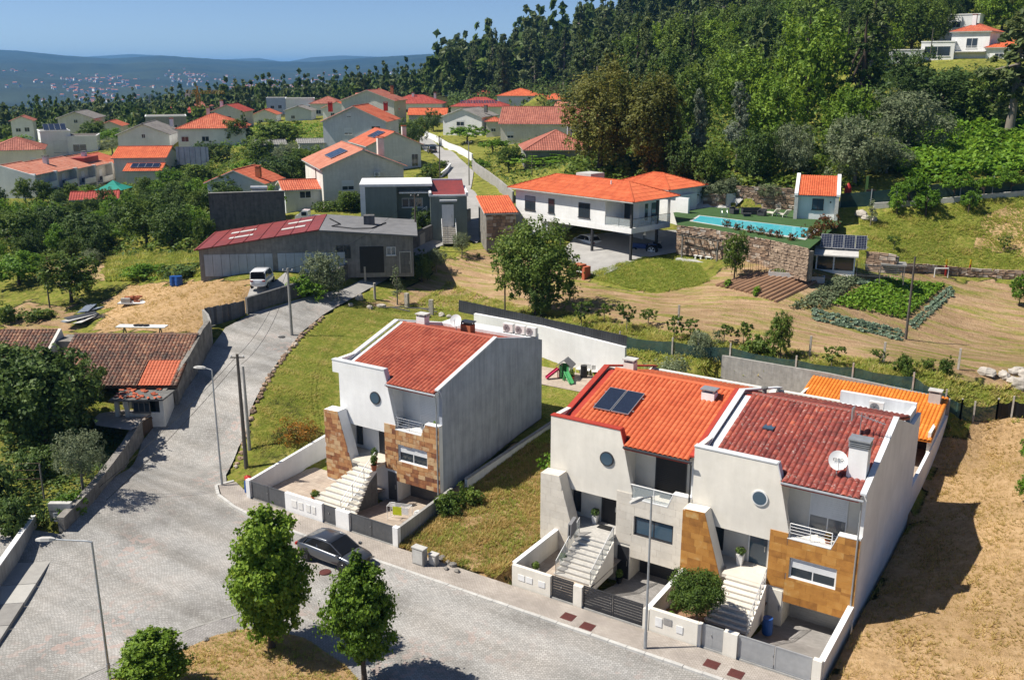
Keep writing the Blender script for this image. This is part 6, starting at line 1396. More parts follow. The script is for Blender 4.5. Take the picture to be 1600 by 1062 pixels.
for i, x in enumerate((-.6,-.2,.3)): MB().lathe((x,0), [(.25,.935),(.3,.98),(.3,1.04),(.18,1.05)], 12).build('bucket', 'rubber', t)
t = thing('roofing_sheets', 'heap of grey tarpaulin and roofing sheets beside the old house', 'heap', tuple(G(135,495)), YAW)
for i in range(7): m = MB(); m.T = Matrix.Translation((rg.uniform(-1.2,1.2), rg.uniform(-2.2,1.6), .25+i*.06)) @ Matrix.Rotation(rg.uniform(.9,1.8), 4, 'Z') @ Matrix.Rotation(rg.uniform(-.15,.15), 4, 'X'); m.box(-1.7,1.7,-.5,.5,-.02,.02); m.build('sheet', ('corrugated_blue','pale_concrete','corrugated_dark')[i % 3], t)
for i in range(8): m = MB(); m.beam((rg.uniform(0,1.5),rg.uniform(-2.5,.5),.15),(rg.uniform(1.5,3.5),rg.uniform(-1.5,.5),.35),.14,.14); m.build('plank', 'pole_wood', t)
# boulders and posts along the top of the lawn
for i, (px, py, r, fl) in enumerate([(562,468,.5,.8),(578,482,.45,.5),(596,480,.55,.4),(668,496,.4,.6),(690,494,.45,.6),(702,496,.35,.6),(548,478,.35,.6),(716,497,.3,.5)]): rock(G(px,py), r, 'pale boulder at the top edge of the lawn, '+('tall one nearest the lane','second from the lane','flat one before the fallen rails','left of the thick granite post','right of the thick granite post','second last before the sheet fence','lowest one by the lane','farthest from the lane')[i], 'boulder', 'boulders along the lawn', 'boulder', i, fl)
for i, (px, py, h) in enumerate([(636,480,1.5),(674,492,1.6),(571,440,1.7),(586,468,1.8),(618,430,1.6),(640,420,1.4)]):
    t = MB().box(-.22 if i < 2 else -.1,.22 if i < 2 else .1,-.16,.16,-.3,h).build('stone_post', 'boulder', loc=tuple(G(px,py)), rz=.3*i, label=('thick granite post left of the wooden rails','thick granite post right of the wooden rails','granite fence post beside the lane, lowest','granite post at the lane by the large boulder','granite post beside the lane behind the thin tree','granite post beside the lane nearest the fig')[i], cat='post')
t = thing('fallen_rails', 'weathered fallen fence rails between two granite posts', 'rails', tuple(G(650,488)), YAW)
for a, b in (((-2.5,.2,.5),(-.6,-.1,.15)),((-1.2,.3,.4),(2.0,.2,.35)),((.2,0,.5),(2.2,-.6,.2)),((-3.4,.5,.4),(-1.2,.4,.5))): MB().beam(a,b,.12,.1).build('rail', 'grey_wood', t)
kerb = link('lawn_edging', None, kind='structure'); rg = random.Random(8)
ep = [np.array(q) for q in GP([(366,735),(377,712),(388,670),(396,640),(416,600),(444,560),(474,522),(508,495)])]
for a, b in zip(ep, ep[1:]):
    L = np.hypot(*(b-a)[:2]); n = int(L/.55)
    for i in range(n):
        p = a+(b-a)*(i+.5)/n+np.array([rg.uniform(-.12,.12), rg.uniform(-.12,.12), 0]); r = rg.uniform(.16,.34); m = MB(); m.blob((0,0,.08), (r,r*.8,r*.65), i, 0, 7, 5, .22); m.build('stone', 'rubble', kerb, loc=(p[0],p[1],H1(p[0],p[1])))

# ------------------------------------------------------------------ generic village houses
def roof_hip(t, x0, x1, y0, y1, z, pitch, mat, over=.5, per=.45, amp=.07, ridge=None, deck='tile_brown'):
    """hipped roof of four tiled slopes; ridge along the longer side"""
    x0 -= over; x1 += over; y0 -= over; y1 += over; W, D = x1-x0, y1-y0; s = math.tan(R(pitch)); h = min(W, D)/2; z0 = z-over*s*.6; n = math.hypot(1, s)
    dk = MB().box(x0,x1,y0,y1,z0-.12,z0).build('roof', 'pale_concrete', t); m = MB()
    def slope(P, U, V, L):
        roof_plane(m, P, U, (V[0]/n, V[1]/n, s/n), L, lambda u: max(0, min(h, u, L-u))*n, per=per, amp=amp, row=.8, step=.02, seg=2, ns=1)
    slope((x0,y0,z0), (1,0,0), (0,1), W); slope((x1,y1,z0), (-1,0,0), (0,-1), W); slope((x0,y1,z0), (0,-1,0), (1,0), D); slope((x1,y0,z0), (0,1,0), (-1,0), D)
    zc = z0+h*s
    m.build('roof_tiles', mat, dk, kind='stuff')
    rm = MB(); a, b = ((x0+h,(y0+y1)/2,zc), (x1-h,(y0+y1)/2,zc)) if W >= D else (((x0+x1)/2,y0+h,zc), ((x0+x1)/2,y1-h,zc))
    if (Vector(a)-Vector(b)).length > .1: rm.beam(a, b, .22, .14)
    for c, e in (((x0,y0),a),((x1,y0),b if W >= D else a),((x0,y1),a if W >= D else b),((x1,y1),b)): rm.beam((c[0],c[1],z0+.04), e, .2, .14)
    rm.build('hip_ridge', mat, dk); return dk, z0, s, zc
def roof_gable(t, x0, x1, y0, y1, z, pitch, mat, axis='y', over=.45, per=.45, amp=.07, seg=2, row=.8, th=.14, trim='pale_concrete'):
    """two tiled slopes; axis: direction of the ridge"""
    s = math.tan(R(pitch)); n = math.hypot(1, s); m = MB()
    if axis == 'y':
        xm = (x0+x1)/2; h = (x1-x0)/2+over; z0 = z-over*s; y0 -= over; y1 += over; zr = z+(x1-x0)/2*s; L = y1-y0
        dk = MB().prism([(x0-over,z0),(xm,zr),(x1+over,z0),(x1+over,z0-th),(xm,zr-th),(x0-over,z0-th)], 'y', y0, y1).build('roof', trim, t)
        roof_plane(m, (x0-over,y1,z0+.01), (0,-1,0), (1/n,0,s/n), L, lambda u: h*n, per=per, amp=amp, row=row, seg=seg); roof_plane(m, (x1+over,y0,z0+.01), (0,1,0), (-1/n,0,s/n), L, lambda u: h*n, per=per, amp=amp, row=row, seg=seg)
        m.build('roof_tiles', mat, dk, kind='stuff'); MB().beam((xm,y0,zr+.06),(xm,y1,zr+.06),.24,.14).build('ridge', mat, dk)
        return dk, s, zr
    ym = (y0+y1)/2; h = (y1-y0)/2+over; z0 = z-over*s; x0 -= over; x1 += over; zr = z+(y1-y0)/2*s; L = x1-x0
    dk = MB().prism([(y0-over,z0),(ym,zr),(y1+over,z0),(y1+over,z0-th),(ym,zr-th),(y0-over,z0-th)], 'x', x0, x1).build('roof', trim, t)
    roof_plane(m, (x0,y0-over,z0+.01), (1,0,0), (0,1/n,s/n), L, lambda u: h*n, per=per, amp=amp, row=row, seg=seg); roof_plane(m, (x1,y1+over,z0+.01), (-1,0,0), (0,-1/n,s/n), L, lambda u: h*n, per=per, amp=amp, row=row, seg=seg)
    m.build('roof_tiles', mat, dk, kind='stuff'); MB().beam((x0,ym,zr+.06),(x1,ym,zr+.06),.24,.14).build('ridge', mat, dk); return dk, s, zr
def wins(t, lst, w_, d_, frame='white_paint', pane='glass', sm='shutter_white'):
    """windows: (side, position along the side 0..1, sill height, width, height, shutter)"""
    for sd, f, z, ww, hh, sh in lst:
        if sd == 'f': window(t, (f*w_-ww/2, 0, z), 0, ww, hh, frame, pane, sh, sm)
        elif sd == 'r': window(t, (w_, f*d_-ww/2, z), R(90), ww, hh, frame, pane, sh, sm)
        elif sd == 'l': window(t, (0, f*d_+ww/2, z), R(-90), ww, hh, frame, pane, sh, sm)
        elif sd == 'd': door(t, (f*w_-ww/2, 0, z), 0, ww, hh, 'wood', 'white_paint')
def village_house(label, pl, pr, py, turn, dep, h, roof='gy', pitch=24, wall='white_plaster', tile='tile_far', w=(), chim=(), d=None, frame='white_paint', sm='shutter_white', over=.45, solar=None, name='village_house', per=.45, balcony=None, sink=2.5):
    loc, rz, w_ = site(pl, pr, py, turn, d); t = thing(name, label, 'house', loc, rz); s = math.tan(R(pitch))
    m = MB().box(0,w_,0,dep,-sink,h)
    if roof == 'gy': m.prism([(0,h),(w_,h),(w_/2,h+w_/2*s-.1)], 'y', 0.002, dep-.002)
    if roof == 'gx': m.prism([(0,h),(dep,h),(dep/2,h+dep/2*s-.1)], 'x', 0.002, w_-.002)
    m.build('wall', wall, t); top = h
    if roof == 'gy': dk, s, top = roof_gable(t, 0, w_, 0, dep, h+.12, pitch, tile, 'y', over, per)
    elif roof == 'gx': dk, s, top = roof_gable(t, 0, w_, 0, dep, h+.12, pitch, tile, 'x', over, per)
    elif roof == 'hip': dk, z0, s, top = roof_hip(t, 0, w_, 0, dep, h, pitch, tile, over, per)
    elif roof == 'flat':
        dk = MB().box(-.1,w_+.1,-.1,dep+.1,h+.002,h+.22).build('roof', 'white_paint', t); MB().box(.2,w_-.2,.2,dep-.2,h+.225,h+.235).build('roof_cover', tile, dk)
    wins(t, w, w_, dep, frame, sm=sm)
    for fx, fy, ch, mt in chim: chimney(t, fx*w_, fy*dep, top-1.2, top+ch, .8, .7, mt, 'tile_far' if mt != 'red_paint' else 'red_paint')
    if balcony:
        a, b, z = balcony; bo = MB().box(a*w_,b*w_,-1.3,-.01,z-.2,z).build('balcony', 'pale_concrete', t); railing([(a*w_+.05,-1.25,z),((a+b)/2*w_,-1.25,z),(b*w_-.05,-1.25,z)], 1.0, 5, .025).build('balcony_rail', 'white_paint', bo)
    return t, w_, s, top
def roof_solar(t, w_, dep, h, pitch, side, fx, fy, n, label, over=.45, pw=1.1, ph=1.7):
    """photovoltaic panels lying on a slope of house t"""
    s = R(pitch); M_ = t.matrix_basis if False else Matrix.Translation(t.location) @ Matrix.Rotation(t.rotation_euler[2], 4, 'Z')
    if side == 'f': p = Vector((fx*w_, fy*dep, h+.12+fy*dep*math.tan(s)+.16)); rz = 0
    elif side == 'l': p = Vector((fy*w_, fx*dep, h+.12+fy*w_*math.tan(s)+.16)); rz = R(-90)
    else: p = Vector((w_-fy*w_, fx*dep, h+.12+fy*w_*math.tan(s)+.16)); rz = R(90)
    q = M_ @ p; return solar_collector(tuple(q), t.rotation_euler[2]+rz, s, pw, ph, n, label, 'solar_cell', .05)
# --- three gabled houses along the village street
t, w_, s, top = village_house('cream house with salmon roof carrying three solar panels', 508, 632, 313, 12, 15, 4.6, 'gy', 22, 'skin_white_wash', 'tile_pale', [('f',.30,1.5,1.7,1.35,.6),('f',.62,1.7,.9,.9,.9),('l',.2,1.3,1.2,1.3,.5)], d=134, per=.3)
roof_solar(t, w_, 15, 4.6, 22, 'l', .55, .16, 3, 'three solar panels on the salmon roof', pw=1.7, ph=2.6); chimney(t, w_*.8, 4, 5.5, 8.2, .9, .9, 'skin_white_wash', 'tile_far')
p = t.matrix_basis if False else None
M_ = Matrix.Translation(t.location) @ Matrix.Rotation(t.rotation_euler[2], 4, 'Z'); ac_unit(tuple(M_ @ Vector((w_*.66,-.3,3.2))), t.rotation_euler[2], 'air conditioner on the gable of the cream house with three solar panels')
t2, w2, *_ = village_house('low red roofed annex leaning on the cream house with three solar panels', 447, 508, 312, 8, 7, 1.4, 'gx', 14, 'pale_grey_plaster', 'tile_far', [('f',.5,.2,1.6,1.0,0)], d=133, per=.3, name='annex')
t, w_, s, top = village_house('grey white house with red roof and solar panels on both slopes', 577, 658, 263, 16, 13, 4.2, 'gy', 24, 'pale_grey_plaster', 'tile_far', [('f',.55,1.0,1.6,1.2,.9),('f',.88,.2,1.3,2.3,0)], [(.78,.25,.7,'skin_white_wash')], d=178, per=.4)
roof_solar(t, w_, 13, 4.2, 24, 'l', .6, .2, 3, 'solar panels on the left slope of the grey white house', pw=1.6, ph=2.4); roof_solar(t, w_, 13, 4.2, 24, 'r', .25, .2, 3, 'solar panels on the right slope of the grey white house', pw=1.6, ph=2.4)
village_house('large blue grey house with red roof and two red chimneys', 508, 603, 238, -14, 13, 6.2, 'gy', 24, 'pale_grey_plaster', 'tile_far', [('f',.40,3.6,1.7,1.3,.8),('f',.42,7.0,.9,.8,.8),('f',.84,3.3,1.9,2.0,0),('f',.42,.3,1.5,1.2,1),('r',.3,3.6,1.4,1.3,.6)], [(.10,.12,.6,'red_paint'),(.90,.5,.4,'red_paint')], d=200, per=.45)
village_house('long grey gabled house behind the blue grey one', 536, 615, 190, -18, 12, 5.6, 'gy', 20, 'skin_white_wash', 'tile_brown', [('f',.3,3,1.4,1.2,.8),('r',.4,3,1.4,1.2,.6)], [(.9,.3,.8,'terracotta')], d=272)
# --- flat roofed green house
loc, rz, w_ = site(566, 729, 353, 0, 118); t = thing('flat_house', 'dark green rendered house with white parapet, raised red roofed block and white door', 'house', loc, rz); f1 = w_*.585
MB().box(0,f1*.58,0,7,-2.5,4.9).box(f1*.58,w_*.66,1.6,7,-2.5,4.9).build('wall', 'green_plaster', t); MB().box(-.12,w_*.68,-.12,7.1,4.9,5.2).build('parapet_cap', 'white_paint', t); MB().box(f1*.62,w_*.64,.2,1.6,4.0,4.15).build('canopy', 'white_paint', t)
MB().box(-.05,.55,-.06,.3,-2.5,4.9).build('corner_pier', 'white_plaster', t)
bx0 = w_*.655; MB().box(bx0,w_,-2.2,5.2,-2.5,3.9).build('tower_block', 'green_plaster', t)
for a in ((bx0-.15,bx0+.15,-2.35,5.2),(w_-.15,w_+.15,-2.35,5.2)): MB().box(*a,3.9,4.35).build('parapet_cap', 'white_paint', t)
MB().prism([(-2.1,3.92),(5.2,5.0),(5.2,4.0)], 'x', bx0+.16, w_-.16).build('roof', 'red_sheet', t); MB().box(bx0+.16,w_-.16,5.2,5.4,4.0,5.2).box(bx0+.16,w_-.16,-2.35,-2.1,3.9,4.1).build('parapet', 'white_paint', t)
door(t, ((bx0+w_)/2-.75,-2.23,.25), 0, 1.25, 2.55, 'white_paint', 'white_plaster'); MB().box((bx0+w_)/2-1.1,(bx0+w_)/2+1.0,-2.75,-2.22,3.3,3.5).build('door_canopy', 'white_paint', t)
window(t, (f1*.66,1.58,2.1), 0, 2.6, 1.15, 'white_paint', 'glass', .0, bars=2)
st = MB().prism([(-2.25,.2),(-4.4,-1.6),(-2.25,-1.6)], 'x', (bx0+w_)/2-.85, (bx0+w_)/2+.75).build('staircase', 'pale_concrete', t)
for i in range(9): MB().box((bx0+w_)/2-.9,(bx0+w_)/2+.8,-2.3-.24*i-.26,-2.3-.24*i,.05-.2*i,.14-.2*i).build('step', 'step_stone', st)
railing([((bx0+w_)/2-.9,-2.3,.2),((bx0+w_)/2-.9,-4.4,-1.6)], 1, 2, .03, m=railing([((bx0+w_)/2+.8,-2.3,.2),((bx0+w_)/2+.8,-4.4,-1.6)], 1, 2, .03)).build('handrail', 'white_paint', st)
st = MB().beam((bx0-3.6,.8,-1.2),(bx0-.4,.8,1.3),1.1,.2).build('side_staircase', 'white_plaster', t); railing([(bx0-3.6,.2,-1.0),(bx0-2,.2,.2),(bx0-.4,.2,1.4)], 1.0, 4, .035).build('handrail', 'white_paint', st)
# --- houses on the right of the street
village_house('big house with brownish red hipped roof above the stone walled house', 783, 935, 236, -4, 14, 5.6, 'gx', 24, 'skin_white_wash', 'tile_brown', [('f',.1,2.6,1.4,1.3,.6)], [(.86,.6,.8,'dark_concrete')], d=205, per=.45)
village_house('stone walled house with brownish hipped roof behind the vine pergola', 822, 925, 273, 6, 12, 4.2, 'hip', 26, 'block_wall', 'tile_brown', [('f',.36,.8,1.8,1.2,.2),('f',.72,.2,1.0,2.0,0)], [(.72,.6,.5,'pale_grey_plaster')], d=163, per=.4)
village_house('white two storey house with orange hipped roofs at the end of the village', 778, 838, 184, -8, 16, 7.2, 'hip', 18, 'white_plaster', 'tile_orange', [('f',.7,4.6,1.8,1.7,.3),('f',.3,1,1.6,1.5,.4)], d=330, per=.5)
village_house('long orange roofed wing right of the white two storey house', 838, 884, 182, -10, 14, 5.6, 'hip', 18, 'white_plaster', 'tile_orange', [('f',.2,3,2.4,1.6,0),('f',.7,3,2.6,1.6,0)], d=332, per=.5)
t, w_, *_ = village_house('low white house with dark red hipped roof and a long row of panels', 706, 790, 187, -5, 14, 4.0, 'hip', 20, 'white_plaster', 'tile_maroon', [('f',.2,1,1.6,1.3,.4),('f',.7,1,1.6,1.3,.4)], d=305, per=.5)
solar_collector(tuple(Matrix.Translation(t.location) @ Matrix.Rotation(t.rotation_euler[2], 4, 'Z') @ Vector((w_*.15,2.0,4.75))), t.rotation_euler[2], R(20), 1.9, 2.6, 6, 'row of solar panels on the dark red hipped roof')
village_house('white gabled house with grey roof beside the village street', 693, 752, 212, -22, 12, 4.8, 'gy', 20, 'white_plaster', 'tile_grey', [('f',.45,2.4,2.2,1.6,.3),('r',.3,2,1.4,1.2,.5)], [(.9,.5,.6,'dark_concrete')], d=255)
village_house('small house with red pyramid roof right of the grey gabled one', 760, 782, 212, -5, 6, 3.6, 'hip', 24, 'skin_white_wash', 'tile_far', [('f',.5,1,1.2,1.1,.3)], d=250)
village_house('long white house with three red roofs in the middle of the village', 606, 690, 186, -6, 14, 5.0, 'hip', 20, 'white_plaster', 'tile_maroon', [('f',.15,1.5,1.8,1.4,0),('f',.38,1.5,2.4,1.6,0),('f',.8,1.2,1.4,1.8,0)], [(.45,.4,.6,'white_plaster'),(.85,.4,.6,'white_plaster')], d=325, per=.5)
village_house('red hipped roof showing behind the long white house', 580, 612, 166, 5, 12, 4.6, 'hip', 22, 'white_plaster', 'tile_far', [('f',.5,1.6,1.6,1.3,0)], d=370, per=.6)
village_house('low house with plain orange roof between the street trees', 640, 696, 194, -5, 9, 2.6, 'gx', 20, 'white_plaster', 'tile_orange', [], d=285)
village_house('pale flat roofed house at the edge of the pine wood', 696, 728, 166, -4, 10, 5.0, 'flat', 0, 'white_plaster', 'fibre_cement', [('f',.3,1.6,2.4,1.6,0),('f',.75,1.2,1.4,2.0,0)], d=380)
village_house('white house with salmon roof just left of the tall cedar', 866, 905, 196, -8, 12, 4.0, 'gx', 22, 'white_plaster', 'tile_pale', [('f',.3,1,1.6,1.2,.3)], d=285)
# --- left side of the village
village_house('plain white flat roofed modern house at the far left of the village', 449, 492, 183, 0, 10, 6.0, 'flat', 0, 'white_plaster', 'fibre_cement', [('f',.85,1.4,1.4,2.4,0)], d=335)
village_house('white house with dark maroon hipped roof beside the flat white one', 487, 534, 184, -8, 11, 4.6, 'hip', 22, 'white_plaster', 'tile_brown', [('f',.25,1.2,1.6,1.3,0),('f',.65,1.2,1.6,1.3,0)], d=325)
village_house('small white gabled house with bright orange roof', 506, 548, 190, -16, 10, 4.0, 'gy', 22, 'white_plaster', 'tile_orange', [('f',.35,1.4,1.2,1.2,0)], [(.75,.3,.7,'terracotta')], d=300)
village_house('pale blue shed with grey roof in front of the flat white house', 447, 486, 192, -10, 9, 3.6, 'gy', 18, 'blue_wash', 'tile_grey', [('f',.3,1.2,1.2,1.0,0)], d=300)
village_house('wide bungalow with bright red hipped roof and a tall chimney', 283, 382, 228, -6, 15, 4.0, 'hip', 22, 'white_plaster', 'tile_far', [('f',.1,1,1.6,1.4,.2),('f',.4,1,1.6,1.4,.2)], [(.42,.5,1.0,'skin_white_wash')], d=222, per=.45)
village_house('grey gabled house below the yellow crane', 334, 380, 203, -16, 11, 5.0, 'gy', 22, 'skin_white_wash', 'tile_maroon', [('f',.5,2.6,2.0,1.2,0)], [(.2,.4,.8,'white_plaster')], d=275)
village_house('grey concrete ruin with a long flat roof', 233, 292, 220, 0, 10, 6.2, 'flat', 0, 'concrete', 'fibre_cement', [('f',.4,3,1.4,1.2,0),('f',.7,3,1.4,1.2,0)], d=260)
village_house('white gabled house with grey fibre cement roof', 190, 264, 241, -12, 15, 4.4, 'gy', 22, 'white_plaster', 'tile_grey', [('f',.35,.8,1.4,1.2,.3),('f',.80,.8,1.2,1.2,.3),('f',.5,3.6,.8,.9,0)], [(.9,.7,.5,'pale_grey_plaster')], d=222)
t, w_, *_ = village_house('white modern house with a sloping bank of panels at the left', 70, 112, 246, 4, 9, 6.0, 'flat', 0, 'white_plaster', 'fibre_cement', [('f',.65,1.0,3.6,3.0,.98)], d=232)
solar_collector(tuple(Matrix.Translation(t.location) @ Matrix.Rotation(t.rotation_euler[2], 4, 'Z') @ Vector((1.0,1.2,6.3))), t.rotation_euler[2], R(22), 1.2, 3.4, 4, 'bank of solar panels on the white modern house')
village_house('white wing with a brown canopy right of the modern house', 110, 152, 244, -6, 9, 4.6, 'flat', 0, 'white_plaster', 'pole_wood', [('f',.4,1.0,3.0,1.8,0)], d=234)
village_house('grey roofed gabled house behind the white modern house', 98, 148, 228, -14, 13, 7.2, 'gy', 20, 'skin_white_wash', 'tile_grey', [('f',.5,6,1,.9,0)], d=262)
village_house('orange roofed house behind the terrace of row houses', 184, 258, 281, -14, 12, 4.4, 'gx', 16, 'skin_white_wash', 'tile_orange', [('f',.3,1.4,1.4,1.2,.5)], d=196, per=.4)
t, w_, *_ = village_house('orange lean-to roof with panels before the orange roofed house', 200, 250, 290, -14, 7, 2.8, 'gx', 16, 'skin_white_wash', 'tile_orange', [('f',.6,.8,1.2,1.1,.5)], d=186, per=.4, name='annex')
roof_solar(t, w_, 7, 2.8, 16, 'f', .12, .12, 4, 'solar panels on the orange lean-to roof', pw=1.3, ph=2.2)
village_house('house with faded red hipped roof at the left edge', -10, 66, 263, -4, 14, 4.0, 'hip', 22, 'cream_plaster', 'tile_brown', [('f',.8,1,1.2,1.2,.4)], d=212, per=.45)
village_house('small blue washed house with bright red sheet roof above the garden', 328, 412, 318, -24, 8, 3.2, 'gy', 22, 'blue_wash', 'tile_far', [('f',.6,.9,.9,.9,0)], [(.85,.2,.4,'terracotta')], d=150, per=.4)
village_house('long low white shed among the gardens, nearest the blue grey house', 470, 506, 244, 4, 6, 2.6, 'gx', 12, 'pale_grey_plaster', 'fibre_cement', [], d=200, name='shed'); village_house('long low white shed among the gardens, left one', 401, 446, 247, 4, 6, 2.6, 'gx', 12, 'blue_wash', 'fibre_cement', [], d=195, name='shed')
for lab, a in {'small white house with red roof right of the power pylon':(398,432,200,-10,9,4,'gy',22,'white_plaster','tile_far',300),'white house low among the pines left of the crane':(268,300,197,-6,9,4.2,'gx',20,'white_plaster','tile_maroon',320),'pale house with brownish roof behind the grey ruin':(296,326,186,-10,10,4.4,'hip',22,'skin_white_wash','tile_brown',350),'white house with pale red roof behind the small orange roofed one':(556,584,176,-8,10,4.6,'gx',20,'white_plaster','tile_pale',345),
  'white flat house at the foot of the pine wood in the village centre':(418,446,176,-4,9,5,'flat',0,'white_plaster','fibre_cement',355),'house with dark red roof right of the pale flat roofed house':(738,772,168,-8,11,4.6,'hip',22,'white_plaster','tile_maroon',372),'narrow white house between the pines at the far left':(22,52,214,-6,9,4.4,'gy',22,'white_plaster','tile_brown',275),'cream house with red roof left of the grey gabled roof':(158,190,222,-12,9,4.2,'gy',22,'cream_plaster','tile_far',262)}.items():
    village_house(lab, *a[:10], [('f',.3,1.4,1.3,1.2,.2),('f',.7,1.4,1.3,1.2,0)], d=a[10])
# terrace of row houses at the left
pa, pb = at_depth(60, 326, 168), at_depth(204, 303, 208); dv = (pb-pa)[:2]; Lr = np.hypot(*dv); rz = math.atan2(dv[1], dv[0]); n_ = 5
names = ['end row house with blank white gable at the left edge','second row house from the left, with chimney on its roof','middle row house of the long red roofed terrace','row house with the sunken roof terrace','last row house at the far right end of the terrace']
for i in range(n_):
    wv = Lr/n_; q = pa[:2]+dv*(i/n_); z = pa[2]+(pb[2]-pa[2])*i/n_+.3; t = thing('row_house', names[i], 'house', (q[0],q[1],z), rz, 'terrace of row houses'); hh = 5.4+.25*i
    MB().box(.02,wv-.02,1.2,12,-2.5,hh).box(.02,.3,-.2,1.2,-2.5,hh+.35).box(wv-.3,wv-.02,-.2,1.2,-2.5,hh+.1).build('wall', 'white_plaster' if i == 0 else 'skin_white_wash', t)
    if i == 0: MB().prism([(-.2,-2.5),(12,-2.5),(12,hh),(6,hh+1.9),(-.2,hh+.1)], 'x', -.2, .0).build('gable_wall', 'white_plaster', t)
    dk, s, zr = roof_gable(t, .1, wv-.1, .3, 11.7, hh, 17, 'tile_pale' if i < 4 else 'tile_far', 'x', .45 if 0 else .1, .45)
    MB().box(.3,wv-.3,-.2,1.2,2.6,2.8).build('balcony', 'pale_concrete', t); MB().box(wv*.35,wv-.35,-.2,-.08,2.8,3.8).build('balcony_wall', 'white_plaster', t)
    window(t, (.8,1.18,2.85), 0, 1.4, 2.2, 'white_paint', 'glass', .3); window(t, (wv*.55,1.18,2.85), 0, 1.4, 2.2, 'white_paint', 'glass', .6); window(t, (wv*.3,1.18,-.4), 0, 1.6, 2.0, 'white_paint', 'glass', .2)
    if i in (1, 3): chimney(t, wv*.6, 4, zr-1.4, zr+.7, .9, .8, 'pale_grey_plaster', 'dark_concrete')
    if i == 3: MB().box(.6,wv-.8,2.2,5.2,hh+.2,hh+1.6).build('sunken_terrace', 'tile_maroon', t)
# other things among the gardens
village_house('dark maroon shed roof among the garden trees', 118, 182, 334, -6, 6, 2.4, 'gx', 16, 'dark_wall', 'tile_maroon', [], d=158, name='shed', per=.4)
t = thing('gazebo', 'teal green pavilion tent among the garden trees', 'tent', tuple(at_depth(180, 312, 172)), YAW)
for x in (-2.2,2.2):
    for y in (-2.2,2.2): MB().tube([(x,y,-.5),(x,y,2.1)], .05, 6).build('leg', 'white_paint', t)
m = MB(); m.add([(-2.5,-2.5,2.0),(2.5,-2.5,2.0),(2.5,2.5,2.0),(-2.5,2.5,2.0),(-1.1,-1.1,2.65),(1.1,-1.1,2.65),(1.1,1.1,2.65),(-1.1,1.1,2.65),(0,0,3.5)], [(0,1,5,4),(1,2,6,5),(2,3,7,6),(3,0,4,7),(4,5,8),(5,6,8),(6,7,8),(7,4,8)]); m.build('canopy', 'teal_cloth', t)
boundary_wall('garden_wall', 'long white wall with red coping strip behind the teal tent', [(*at_depth(196,304,178)[:2],4,1.6),(*at_depth(262,296,182)[:2],4.6,1.6)], 1.6, .3, 'white_plaster', 'red_trim')
t = thing('sheet_fence', 'tall bluish corrugated sheet fence beside the red bungalow', 'fence', tuple(at_depth(276, 250, 200)), YAW-.1)
for k in range(12): MB().box(k*.58,k*.58+.57,-.02+.02*(k % 2),.02+.02*(k % 2),-1,2.7).build('sheet', 'corrugated_blue', t)
loc, rz, w_ = site(332, 446, 352, 0, 118); t = boundary_wall('dark_wall', 'long dark windowless wall behind the garage with a tiled top', [(loc[0],loc[1],loc[2],4.1),(loc[0]+math.cos(rz)*w_,loc[1]+math.sin(rz)*w_,loc[2],4.1)], 4, .5, 'dark_wall', 'fibre_cement', sink=2)
t = thing('solar_water_heater', 'solar water heater with a white tank above the dark windowless wall', 'solar heater', tuple(at_depth(403, 316, 121)), YAW+.1)
m = MB(); m.T = Matrix.Rotation(R(38), 4, 'X'); m.box(-.95,.95,0,2.1,0,.1); m.build('collector', 'pale_concrete', t); MB().tube([(-1.05,1.75,1.6),(1.05,1.75,1.6)], .3, 14).build('tank', 'aluminium', t)
for x in (-.8,.8): MB().beam((x,0,-1.5),(x,0,0),.08,.08).beam((x,1.7,-1.5),(x,1.7,1.4),.08,.08).build('leg', 'galvanised', t)
# crane and pylons
p = at_depth(314, 205, 330); t = thing('tower_crane', 'yellow tower crane rising behind the village at the left', 'crane', tuple(p), YAW); hc = at_depth(314, 146, 330)[2]-p[2]; m = MB(); q = .55
for x in (-q,q):
    for y in (-q,q): m.beam((x,y,-2),(x,y,hc),.16,.16)
for k in range(12):
    z = hc*k/12; z2 = hc*(k+1)/12
    for a, b in (((-q,-q),(q,-q)),((q,-q),(q,q)),((q,q),(-q,q)),((-q,q),(-q,-q))): m.beam((*a,z),(*b,z2),.09,.09)
m.build('mast', 'crane_yellow', t); m = MB()
for y in (-.4,.4): m.beam((-4,y,hc),(9,y*.6,hc),.14,.14)
m.beam((-4,0,hc+.9),(9,0,hc+.7),.14,.14)
for k in range(13): m.beam((-4+k,-.4,hc),(-3.5+k,0,hc+.85),.08,.08); m.beam((-3.5+k,0,hc+.85),(-3+k,.4,hc),.08,.08)
m.build('jib', 'crane_yellow', t); MB().box(-4.2,-2.6,-.5,.5,hc-1.3,hc-.15).build('counterweight', 'pale_concrete', t); MB().beam((0,0,hc),(0,0,hc+2.4),.5,.5).beam((0,0,hc+2.4),(-4,0,hc+.9),.07,.07).beam((0,0,hc+2.4),(7,0,hc+.8),.07,.07).build('apex', 'crane_yellow', t)
